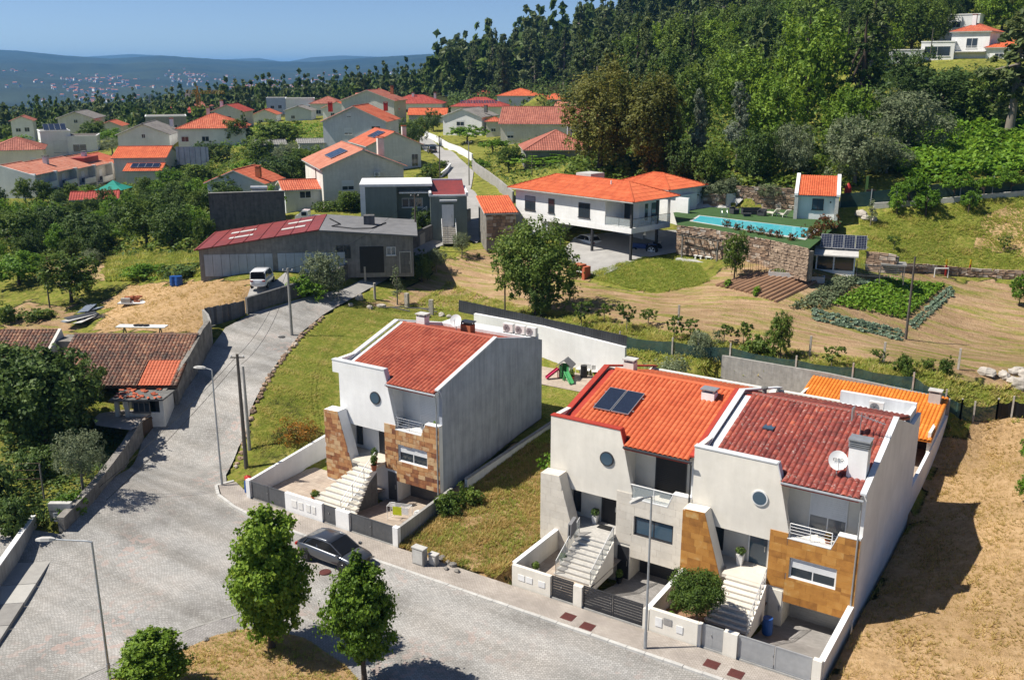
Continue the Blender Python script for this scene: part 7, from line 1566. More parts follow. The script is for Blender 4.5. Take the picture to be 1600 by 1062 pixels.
for i, (px, pb_, pt_, d_) in enumerate(((240,205,148,420),(397,190,155,400))):
    p = at_depth(px, pb_, d_); h = at_depth(px, pt_, d_)[2]-p[2]; t = thing('pylon', ('lattice power pylon left of the yellow crane','lattice power pylon right of the yellow crane')[i], 'pylon', tuple(p), YAW); m = MB()
    for x in (-1,1):
        for y in (-1,1): m.beam((x*1.1,y*1.1,-2),(x*.3,y*.3,h),.16,.16)
    for k in range(9):
        f0, f1 = k/9, (k+1)/9; a, b = 1.1-.8*f0, 1.1-.8*f1; m.beam((-a,-a,h*f0),(b,-b,h*f1),.1,.1); m.beam((a,-a,h*f0),(-b,-b,h*f1),.1,.1)
    m.build('tower', 'galvanised', t); m = MB()
    for z, l in ((h-.3,2.6),(h-2.2,2.0)): m.beam((-l,0,z),(l,0,z),.2,.2)
    m.build('crossarm', 'galvanised', t)
# street edges in the village
gwall('garden_wall', 'rendered wall along the right side of the village street', [(802,318),(782,300),(764,284),(742,268),(738,262)], 1.6, .25, 'concrete'); gwall('garden_wall', 'white garden wall with piers along the upper village street', [(738,252),(718,240),(700,232),(680,220),(664,213)], 1.3, .25, 'white_plaster', 'white_paint'); gwall('garden_wall', 'low white wall on the left of the village street', [(688,278),(698,270),(704,262)], .8, .25, 'white_plaster')
p = G(675,239); car(tuple(p), YAW+R(100), 'dark car parked in the village street before the grey white house', 'paint_black', SUV_B, SUV_H, 4.5, (-1.5,1.45), .34, .9)
# --- modern white house on columns
z0 = 7.3; A_ = at_depth(985, 408, 104); A_[2] = z0
def onz(px, py, z): return at_z(px, py, z)
B_ = onz(804, 325, 10.6); B_ = at_depth(806, 326, 117); B_[2] = z0
v = (A_-B_)[:2]; wv = float(np.hypot(*v)); rzv = math.atan2(v[1], v[0])
t = thing('modern_house', 'large white modern house with orange hipped roof standing on dark columns', 'house', (B_[0],B_[1],z0), rzv); WV, DV = wv, 7.0; fz = 3.4; hgz = 3.3
q = WV*.79
m = MB(); m.box(0,q,0,.3,fz,fz+hgz).box(0,.3,.3,DV,-1,fz+hgz).box(0,WV*.26,.0,.3,-1,fz).box(q-.3,q,.3,3.2,fz+.25,fz+hgz).box(q,WV-1.6,3.2,3.5,fz+.25,fz+hgz).box(WV-1.9,WV-1.6,3.5,DV,fz+.25,fz+hgz).box(.3,WV-1.6,DV-.3,DV,-1,fz+hgz).box(WV*.26,WV*.28,.3,6,-1,fz); m.build('wall', 'white_plaster', t)
MB().box(0,WV,-.02,DV,fz-.35,fz+.25).build('floor_slab', 'white_plaster', t); MB().box(WV*.3,WV*.82,6.3,6.6,-1,fz-.35).build('garage_rear_wall', 'pale_grey_plaster', t)
for x in (WV*.41,WV*.68,WV-.15): MB().box(x-.12,x+.12,.05,.29,-1,fz-.35).build('column', 'anthracite', t)
for y in (.15,): MB().box(WV-.27,WV-.03,-.0,.24,fz+.25,fz+hgz).build('column', 'anthracite', t)
MB().box(WV-.27,WV-.03,DV-2.4,DV-2.16,-1,fz+hgz).build('column', 'anthracite', t)
for x in (.09,.31,.58): window(t, (q*x/.79*.98,0,fz+.75), 0, 1.75 if x != .31 else 1.0, 1.65, 'anthracite', 'glass', .35 if x == .09 else 0, 'shutter_grey', bars=1 if x != .31 else 0)
window(t, (WV*.19,0,.4), 0, .9, 1.4, 'anthracite', 'glass', bars=0); MB().box(q+.15,q+1.35,3.16,3.2,fz+.25,fz+2.4).build('balcony_door', 'glass', t); MB().box(WV-1.59,WV-1.55,4.3,4.8,fz+.5,fz+2.4).build('tall_window', 'glass', t); MB().box(WV-1.59,WV-1.55,5.5,6.4,fz+.25,fz+2.4).build('balcony_door', 'glass_blue', t)
rl_ = MB().box(q,WV-.05,.0,.02,fz+.3,fz+1.2).box(WV-.05,WV-.03,.02,DV,fz+.3,fz+1.2).build('balustrade', 'rail_glass', t); railing([(q,.01,fz+.25),(WV*.9,.01,fz+.25),(WV-.04,.01,fz+.25),(WV-.04,DV/2,fz+.25),(WV-.04,DV,fz+.25)], 1.0, 1, .025).build('handrail', 'anthracite', rl_)
roof_hip(t, 0, WV, 0, DV, fz+hgz+.1, 21, 'tile_orange', .75, .3, .06); MB().box(WV*.35,WV*.48,DV*.55,DV*.9,fz+hgz+.9,fz+hgz+1.9).build('roof_light', 'pale_concrete', t)
for sx in (WV*.72,): MB().tube([(sx,2.4,fz+hgz+.8),(sx,2.4,fz+hgz+1.6)], .08, 8).build('vent', 'white_paint', t)
t = thing('house_wing', 'orange roofed rear wing of the white modern house', 'house', tuple(at_depth(960, 275, 122)), rzv); t.location.z = 10.4; MB().box(0,8.5,0,7,-3,3.5).build('wall', 'white_plaster', t); roof_hip(t, 0, 8.5, 0, 7, 3.5, 20, 'tile_orange', .6, .3, .06)
MB().box(8.9,11.5,0,.3,-3,2.6).box(8.9,9.2,.3,5,-3,2.6).build('screen_wall', 'white_plaster', t)
loc, rz, w_ = site(760, 806, 372, 10, 112); t = thing('stone_annex', 'stone walled annex with small orange roof left of the white modern house', 'annex', loc, rz); MB().box(0,w_,0,6,-1.5,3.0).build('wall', 'old_wall', t)
rg = random.Random(6)
for r in range(8):
    x = .05
    while x < w_-.2: l = rg.uniform(.35,.8); MB().box(x,min(x+l,w_)-.03,-.06-rg.uniform(0,.05),.0,-.2+.4*r+.02,.18+.4*r).build('stone', 'rubble', t); x += l
dk = MB().prism([(-.4,3.0),(6.2,4.2),(6.2,4.05),(-.4,2.85)], 'x', -.3, w_+.3).build('roof', 'pale_concrete', t); m = MB(); roof_plane(m, (-.3,-.4,3.02), (1,0,0), (0,6.6,1.2), w_+.6, lambda u: 6.7, per=.3, seg=3); m.build('roof_tiles', 'tile_orange', dk, kind='stuff')
# car, tractor, crates under the house
M_ = Matrix.Translation((B_[0],B_[1],z0)) @ Matrix.Rotation(rzv, 4, 'Z')
car(tuple(M_ @ Vector((WV*.50,2.9,.06))), rzv+R(150)+R(20), 'white hatchback parked between the columns of the modern house', 'paint_white', [(x*.92,a,b*1.02,c) for x, a, b, c in SUV_B], [(x*.9,z*1.02,w) for x, z, w in SUV_H], 4.2, (-1.35,1.3), .33, .88)
t = thing('tractor', 'blue tractor with big rear wheels parked under the modern house', 'tractor', tuple(M_ @ Vector((WV*.95,4.2,.05))), rzv+R(195))
MB().box(.1,1.75,-.3,.3,.75,1.25).build('hood', 'tractor_blue', t); MB().box(-1.0,.1,-.4,.4,.55,.95).build('chassis', 'black_plastic', t); MB().box(-.75,-.35,-.25,.25,1.0,1.1).box(-.85,-.73,-.25,.25,1.1,1.55).build('seat', 'black_plastic', t); MB().tube([(-1.0,-.4,.9),(-1.0,-.4,2.3),(-1.0,.4,2.3),(-1.0,.4,.9)], .04, 6).build('roll_bar', 'black_plastic', t); MB().tube([(.1,0,1.2),(-.15,0,1.45)], .03, 6).build('steering_column', 'black_plastic', t)
for s in (-1, 1):
    wheel(t, -.8, s*.68, .68, .38, s, 'white_paint', 6); wheel(t, 1.4, s*.6, .42, .26, s, 'white_paint', 6); MB().box(-1.3,-.35,min(s*.5,s*.85),max(s*.5,s*.85),1.38,1.44).build('mudguard', 'tractor_blue', t)
t = thing('sign_triangle', 'slow vehicle warning triangle on the roll bar of the tractor', 'sign', tuple(M_ @ Vector((WV*.95-.1,3.7,2.35)))); m = MB(); m.T = Matrix.Rotation(rzv, 4, 'Z'); m.prism([(-.25,0),(.25,0),(.05,.45),(-.05,.45)], 'y', -.02, .02); m.build('plate', 'white_paint', t)
for i, x in enumerate((.77,.81,.85)): 
    t = thing('crate', ('red crate stack against the carport wall, left','red crate stack against the carport wall, middle','red crate stack against the carport wall, right')[i], 'crate', tuple(M_ @ Vector((WV*x,5.7,.05))), rzv)
    for k in range(3): MB().box(-.3,.3,-.2,.2,.36*k,.36*k+.32).build('crate_box', 'red_paint', t)
t = thing('brick_oven', 'little ruined brick oven at the corner of the concrete driveway', 'oven', tuple(G(908,432)), rzv); MB().box(-.9,-.55,-.5,.5,-.2,1.2).box(.55,.9,-.5,.5,-.2,1.2).box(-.55,.55,.35,.5,-.2,1.2).build('wall', 'tile_patch', t); MB().box(-.55,.55,-.45,.35,.55,.62).build('shelf', 'pale_concrete', t); MB().box(-.9,.3,-.5,.5,1.2,1.35).build('top_course', 'terracotta', t)
# pergola with stone table
pz = H1(*G(1105,405)[:2]); t = thing('pergola', 'grey timber pergola over the white stone picnic table', 'pergola', tuple(G(1065,404)), rzv+.1); pg = []
for x, y in ((0,0),(4.6,-.6),(.3,3.2),(4.8,2.6)): MB().beam((x,y,-.3),(x,y,2.5),.16,.16).build('post', 'grey_wood', t)
for y0_, y1_ in ((0,-.6),(3.2,2.6)): MB().beam((-.4,y0_,2.58),(5.2,y1_,2.58),.12,.16).build('beam', 'grey_wood', t)
for k in range(7): MB().beam((-.1+.82*k,-.9-.09*k,2.72),(.1+.82*k,3.7-.09*k,2.72),.10,.12).build('rafter', 'pole_wood', t)
MB().box(-.3,5.2,-.8,3.4,-.5,.10).build('floor_slab', 'pale_concrete', t)
Mp = Matrix.Translation(t.location) @ Matrix.Rotation(t.rotation_euler[2], 4, 'Z'); t = thing('picnic_table', 'white stone picnic table under the pergola', 'table', tuple(Mp @ Vector((2.6,1.2,.1))), rzv+.1)
MB().box(-1.1,1.1,-.4,.4,.70,.80).build('table_top', 'white_plastic', t)
for x in (-.7,.7): MB().box(x-.14,x+.14,-.25,.25,0,.7).build('pedestal', 'white_plastic', t)
for i, (x, y) in enumerate(((-1.0,-.9),(.3,-.9),(-1.0,.9),(.3,.9))):
    b = thing('stone_bench', ('front left','front right','rear left','rear right')[i]+' white stone bench of the picnic table', 'bench', tuple(Mp @ Vector((2.9+x,1.2+y,.1))), rzv+.1); MB().box(-.5,.5,-.17,.17,.38,.46).build('seat', 'white_plastic', b); MB().box(-.4,-.25,-.12,.12,0,.38).box(.25,.4,-.12,.12,0,.38).build('leg', 'white_plastic', b)
# --- pool terrace
PZ = POOL_Z; pool = [at_z(*q, PZ) for q in ((1082,346),(1094,338),(1275,359),(1256,373))]
deck = [at_z(*q, PZ) for q in ((1052,332),(1108,324),(1240,328),(1316,346))]+wall_line[::-1]
yard('pool_deck', deck, PZ+.0, 'artificial_turf')
rim = [p+(p-np.mean(pool, 0))*np.array([.05,.14,0]) for p in pool]; MB().prism([tuple(p[:2]) for p in rim], 'z', PZ-.3, PZ+.05).build('pool_rim', 'pale_concrete', kind='structure'); MB().prism([tuple(p[:2]) for p in pool], 'z', PZ-.2, PZ+.07).build('pool_water', 'pool_water', kind='structure')
t = thing('pool_ladder', 'steel ladder at the left end of the swimming pool', 'ladder', tuple(at_z(1131, 338, PZ)), YAW)
for x in (-.3,.3): MB().tube([(x,.4,0),(x,.4,.8),(x,-.1,.9),(x,-.4,.5),(x,-.4,-.2)], .03, 6).build('rail', 'steel', t)
MB().box(-.3,.3,-.43,-.37,.1,.14).box(-.3,.3,-.43,-.37,.3,.34).build('rung', 'steel', t)
def rubble_wall(name, label, pts, h, th, seed, top=True, bw=.55, bh=.34, sink=.3):
    """dry stone wall: a core and every stone of its front face a piece of its own"""
    t = thing(name, label, 'wall'); rg = random.Random(seed); core = MB(); rest = MB(); pts = [np.array(p, float) for p in pts]; k = 0
    for a, b in zip(pts, pts[1:]):
        d = (b-a); L = np.hypot(*d[:2]); u = d/L; nrm = np.array([u[1], -u[0], 0])
        if (CAM-a)[:2] @ nrm[:2] < 0: nrm = -nrm
        A, B = Vector(a-nrm*th/2), Vector(b-nrm*th/2); core.beam(A+Vector((0,0,h/2-sink)), B+Vector((0,0,h/2-sink)), th*.9, h+.0)
        z = -sink
        while z < h-.02:
            hh = bh*rg.uniform(.75,1.25); x = -rg.random()*bw*.5
            while x < L:
                l = bw*rg.uniform(.6,1.5)
                x0, x1 = max(0, x), min(L, x+l)-.03
                if x1-x0 > .1:
                    jt = lambda: np.array([*(u[:2]*rg.uniform(-.05,.05)), rg.uniform(-.05,.05)])
                    p0 = a+u*x0+np.array([0,0,z]); p1 = a+u*x1+np.array([0,0,z]); e = rg.uniform(.05,.2); up = np.array([0,0,min(hh,h-z)-.03])
                    vs = [p0, p1, p1+nrm*e*.7+up*.1+jt(), p0+nrm*e*.7+up*.1+jt(), p0+up+jt(), p1+up+jt(), p1+nrm*e*.6+up*.88+jt(), p0+nrm*e+up*.85+jt()]; fs = [(0,1,2,3),(3,2,6,7),(7,6,5,4),(0,3,7,4),(1,5,6,2)]
                    if k < 300: MB().add(vs, fs).build('stone', 'rubble', t)
                    else: rest.add(vs, fs)
                    k += 1
                x += l
            z += hh
    core.build('core', 'old_wall', t)
    if rest.v: rest.build('stones', 'rubble_mix', t, kind='stuff')
    return t
rubble_wall('stone_wall', 'long brown stone retaining wall below the swimming pool', [p-np.array([*(fw*.25),2.8]) for p in wall_line], 2.9, .6, 1, bw=.5, bh=.3)
rubble_wall('stone_wall', 'brown dry stone wall behind the garden sofas', [at_z(*q, PZ) for q in ((1149,322),(1242,328))], 2.6, .5, 2, bw=.6, bh=.36)
rubble_wall('stone_wall', 'short brown stone wall left of the small grey gate panel by the pool', [at_z(*q, PZ) for q in ((1098,322),(1133,323))], 1.6, .5, 3, bw=.6, bh=.36)
boundary_wall('garden_wall', 'pale plain wall at the left end of the pool terrace', [(*at_z(1052,318,PZ)[:2],PZ,1.5),(*at_z(1098,321,PZ)[:2],PZ,1.4)], 1.5, .25, 'pale_concrete'); boundary_wall('side_gate', 'small grey panel between the two stone walls by the pool', [(*at_z(1134,323,PZ)[:2],PZ,1.6),(*at_z(1148,322,PZ)[:2],PZ,1.6)], 1.6, .1, 'pale_grey_plaster', cat='gate')
rubble_wall('stone_wall', 'rubble wall with pale coping behind the chicken run', [at_z(*q, 8.6) for q in ((1352,418),(1400,424))], 1.7, .6, 4, bw=.6, bh=.36); rubble_wall('stone_wall', 'low rubble wall running to the right edge above the vegetables', [np.array([*G(*q)[:2], G(*q)[2]]) for q in ((1400,424),(1450,426),(1500,431),(1550,434),(1612,437))], .95, .5, 5, bw=.7, bh=.34)
# sofas, loungers, pool house
def sofa(px, py, w, label, rz=0):
    t = thing('garden_sofa' if w > 1.2 else 'garden_armchair', label, 'sofa' if w > 1.2 else 'armchair', tuple(at_z(px, py, PZ)), YAW+rz); MB().box(-w/2,w/2,-.4,.4,.05,.38).build('base', 'slate_seat', t); MB().box(-w/2,w/2,.28,.42,.38,.78).build('backrest', 'slate_seat', t)
    for s in (-1,1): MB().box(min(s*w/2,s*(w/2-.14)),max(s*w/2,s*(w/2-.14)),-.4,.28,.382,.62).build('armrest', 'slate_seat', t)
    MB().box(-w/2+.15,w/2-.15,-.38,.27,.382,.48).build('cushion', 'net_black', t)
sofa(1174,335,2.3,'dark garden sofa on the turf before the stone wall'); sofa(1147,334,.9,'dark garden armchair left of the garden sofa', .5); sofa(1190,337,.9,'dark garden armchair right of the garden sofa', -.6)
t = thing('garden_table', 'low dark table in front of the garden sofa', 'table', tuple(at_z(1167,338,PZ)), YAW); MB().box(-.5,.5,-.3,.3,.30,.36).build('table_top', 'slate_seat', t); MB().box(-.4,.4,-.22,.22,0,.3).build('base', 'slate_seat', t)
for i, (px, py) in enumerate(((1208,337),(1224,339))):
    t = thing('sun_lounger', ('cream sun lounger nearest the dark sofa','cream sun lounger nearest the pool house')[i], 'sun lounger', tuple(at_z(px,py,PZ)), YAW+R(-65)); MB().box(-1.0,.3,-.33,.33,.28,.38).build('seat', 'cushion', t); m = MB(); m.beam((.3,0,.33),(.9,0,.95),.66,.1); m.build('backrest', 'cushion', t)
    for x in (-.85,.2):
        for y in (-.28,.28): MB().box(x-.03,x+.03,y-.03,y+.03,0,.28).build('leg', 'white_paint', t)
a, b = at_z(1240,341,PZ), at_z(1308,344,PZ); rzp = math.atan2((b-a)[1],(b-a)[0]); wp = float(np.hypot(*(b-a)[:2])); t = thing('pool_house', 'small white pool house with bright orange tile roof', 'pool house', (a[0],a[1],PZ), rzp)
MB().box(.35,wp-.35,0,4.6,-.5,2.75).build('wall', 'white_plaster', t); MB().box(-.05,.35,-.5,4.7,-.5,2.7).box(wp-.4,wp+.0,-.5,4.7,-.5,2.7).build('side_pier', 'pale_concrete', t)
for x in (-.1, wp-.3): MB().prism([(-.55,2.7),(5.0,4.45),(5.0,4.7),(-.55,2.95)], 'x', x, x+.4).build('verge', 'white_plaster', t)
dk = MB().prism([(-.5,2.7),(5.0,4.43),(5.0,4.3),(-.5,2.57)], 'x', .3, wp-.3).build('roof', 'pale_concrete', t); m = MB(); roof_plane(m, (.3,-.55,2.74), (1,0,0), (0,5.5,1.73), wp-.6, lambda u: 5.75, per=.25, amp=.06, seg=4); m.build('roof_tiles', 'tile_orange', dk, kind='stuff')
window(t, (wp*.40,-.0,1.1), 0, 1.25, 1.25, 'anthracite', 'glass_blue'); MB().box(wp*.80,wp*.83,-.05,0,1.9,2.1).build('wall_lamp', 'black_plastic', t)
# dark fence and odds right of the pool house
t = thing('garden_fence', 'dark green fence of netting on posts behind the citrus trees', 'fence')
fp = [G(*q) for q in ((1312,325),(1360,322),(1400,318),(1450,312),(1500,306),(1550,302),(1610,297))]
for a, b in zip(fp, fp[1:]): m = MB(); m.beam(a+np.array([0,0,.85]), b+np.array([0,0,.85]), .04, 1.7); m.build('net_panel', 'net_green', t); MB().beam(a-np.array([0,0,.3]), a+np.array([0,0,2.0]), .09, .09).build('post', 'galvanised', t)
boundary_wall('garden_wall', 'long pale low wall behind the citrus trees', [(*G(*q)[:2],G(*q)[2],.6) for q in ((1365,325),(1420,322),(1490,316),(1600,306))], .6, .3, 'pale_concrete')
t = thing('tree_pole', 'greenish tall post right of the pool house', 'post', tuple(G(1352,318))); MB().beam((0,0,-.3),(0,0,3.2),.3,.3).build('shaft', 'artificial_turf', t)
t = thing('parasol', 'folded red parasol beside the pool house', 'parasol', tuple(G(1323,318))); MB().tube([(0,0,0),(0,0,2.3)], .04, 6).build('pole', 'white_paint', t); MB().lathe((0,0), [(.05,1.0),(.45,1.25),(.38,1.9),(.1,2.4)], 10).build('canopy', 'red_paint', t)
t = thing('shed_door', 'brown boarded gate in the dark fence right of the post', 'gate', tuple(G(1359,319)), YAW)
for k in range(5): MB().box(-.6+.24*k,-.6+.24*k+.22,-.03,.03,0,1.7).build('plank', 'wood', t)
for i, (px, py, r) in enumerate(((1345,338,.8),(1352,343,.6),(1365,345,.55))): rock(G(px,py), r, ('large pale boulder above the path right of the pool','grey boulder below the large pale one','boulder nearest the lawn right of the pool')[i], 'boulder', seed=i+60)
# chicken house with panels
a, b = at_z(1273,427,8.0), at_z(1334,434,7.8); rzc = math.atan2((b-a)[1],(b-a)[0]); wc = float(np.hypot(*(b-a)[:2])); t = thing('chicken_house', 'low white chicken house with wire front in the vegetable garden', 'hen house', (a[0],a[1],7.9), rzc)
MB().box(0,wc,2.2,2.4,-.5,2.3).box(0,.15,0,2.2,-.5,2.2).box(wc-.15,wc,0,2.2,-.5,2.0).box(.15,wc-.15,0,.15,-.5,.55).box(wc*.44,wc*.48,0,.12,.55,2.0).box(.15,wc-.15,0,.12,1.95,2.1).build('wall', 'white_plaster', t); MB().prism([(-.5,2.12),(2.6,2.5),(2.6,2.38),(-.5,2.0)], 'x', -.2, wc+.25).build('roof', 'pale_concrete', t)
MB().box(.2,wc*.43,.05,.06,.6,1.93).box(wc*.49,wc-.2,.05,.06,.6,1.93).build('wire_mesh', 'glass', t); railing([(.3,.5,.6),(wc-.3,.5,.6)], .6, 2, .04).build('perch', 'wood', t)
Mc = Matrix.Translation((a[0],a[1],7.9)) @ Matrix.Rotation(rzc, 4, 'Z'); solar_collector(tuple(Mc @ Vector((.3,1.3,2.5))), rzc, R(42), 1.05, 1.75, 4, 'row of four dark solar panels above the chicken house', 'solar_cell', .06, grid=4)
t = thing('chicken_run', 'wire chicken run with posts right of the chicken house', 'hen run', tuple(Mc @ Vector((wc+.2,0,-.2))), rzc)
for x in (0,2.2,4.4):
    for y in (0,2.2): MB().beam((x,y,-.3),(x,y,1.5),.08,.08).build('post', 'grey_wood', t)
MB().box(2.2,4.6,0.3,2.3,1.5,1.58).build('roof_sheet', 'fibre_cement', t); railing([(0,0,0),(2.2,0,0),(4.4,0,0)], 1.5, 7, .012).build('wire_mesh', 'galvanised', t)
def bed(px, py, w_, d_, label, leaf, rz=0.0):
    t = thing('raised_bed', label, 'planter', tuple(G(px,py)), rzc+rz)
    for a in ((-w_/2,w_/2,-d_/2,-d_/2+.12),(-w_/2,w_/2,d_/2-.12,d_/2),(-w_/2,-w_/2+.12,-d_/2+.12,d_/2-.12),(w_/2-.12,w_/2,-d_/2+.12,d_/2-.12)): MB().box(*a,-.2,.4).build('edging_board', 'pale_concrete', t)
    MB().box(-w_/2+.12,w_/2-.12,-d_/2+.12,d_/2-.12,-.2,.3).build('bed_soil', 'soil', t); me = leaf_cloud(160, [(0,0,.4,w_*.42,d_*.4,.25)], .2, 5); me.materials.append(M(leaf)); link('foliage', me, t)
bed(1222,430,2.6,1.3,'long concrete edged bed with leafy plants left of the chicken house','leaf_green'); bed(1272,437,2.0,1.0,'short concrete edged bed before the chicken house','leaf_dry')
# play poles, boulders, posts, nets on the right
t = thing('goal_frame', 'small white tube frame beside the yellow and red poles', 'frame', tuple(G(1470,434)), YAW); railing([(-.7,0,0),(.7,0,0)], 1.0, 1, .05).build('tube', 'white_paint', t)
for i, px in enumerate((1477,1512)):
    t = thing('play_post', ('left','right')[i]+' red and yellow play post above the vegetable garden', 'post', tuple(G(px,431)), YAW); MB().beam((0,0,-.2),(.15*i,0,1.2),.14,.1).build('lower_half', 'red_paint', t); MB().beam((.15*i,0,1.202),(.2*i-.05,0,1.75),.16,.1).build('upper_half', 'yellow_paint', t)
for i, (px, py, r, fl) in enumerate(((1541,585,1.15,.45),(1568,590,.75,.7),(1590,584,1.0,.5),(1582,596,.9,.35),(1595,606,1.0,.8),(1606,590,1.1,.6))): rock(G(px,py), r*.72, ('long flat cream boulder, leftmost by the net fence','upright cream boulder second from the left by the net fence','wide cream boulder behind the flat slab','flat cream slab boulder at the right edge','big rounded cream boulder at the right edge','cream boulder cut by the right edge')[i], 'boulder', seed=i+80, flat=fl)
def net_fence(name, label, px, h, mat, up=0, pts=None):
    t = thing(name, label, 'fence'); pts = [G(*q) for q in px] if pts is None else pts
    for a, b in zip(pts, pts[1:]):
        n = 6; m = MB()
        for k in range(n):
            p, q = a+(b-a)*k/n, a+(b-a)*(k+1)/n; s0, s1 = -.16*math.sin(math.pi*k/n), -.16*math.sin(math.pi*(k+1)/n); o0, o1 = .05*math.sin(k*2.2), .05*math.sin((k+1)*2.2)
            m.add([p+[o0,o0,up-.1], q+[o1,o1,up-.1], q+[o1,o1,up+h+s1], p+[o0,o0,up+h+s0]], [(0,1,2,3)])
        m.build('net', mat, t)
    for a in pts: MB().beam(a-np.array([0,0,.4]), a+np.array([0,0,h+.35]), .12, .12).build('post', 'boulder', t)
net_fence('net_fence', 'sagging dark green net fence on granite posts along the ploughed field', [(968,545),(1050,556),(1140,566),(1242,590),(1330,606),(1424,622),(1474,652),(1500,655)], 1.25, 'net_green'); net_fence('net_fence', 'shiny black plastic fence at the right edge above the dry plot', [(1556,655),(1580,652),(1610,655)], 1.3, 'net_black'); net_fence('net_fence', 'green net fence between the granite posts and the black plastic', [(1500,655),(1520,658),(1556,655)], 1.2, 'net_green')
for i, (px, py) in enumerate(((1091,552),(1265,556),(1380,567),(1497,577),(1060,505))): MB().beam((0,0,-.3),(0,0,1.7),.16,.14).build('vine_post', 'boulder', loc=tuple(G(px,py)), label=('granite vine post nearest the small round fruit tree','granite vine post left of the young shrubs','granite vine post among the young shrubs','granite vine post at the end of the vine row','granite vine post in the upper vine row')[i], cat='post')

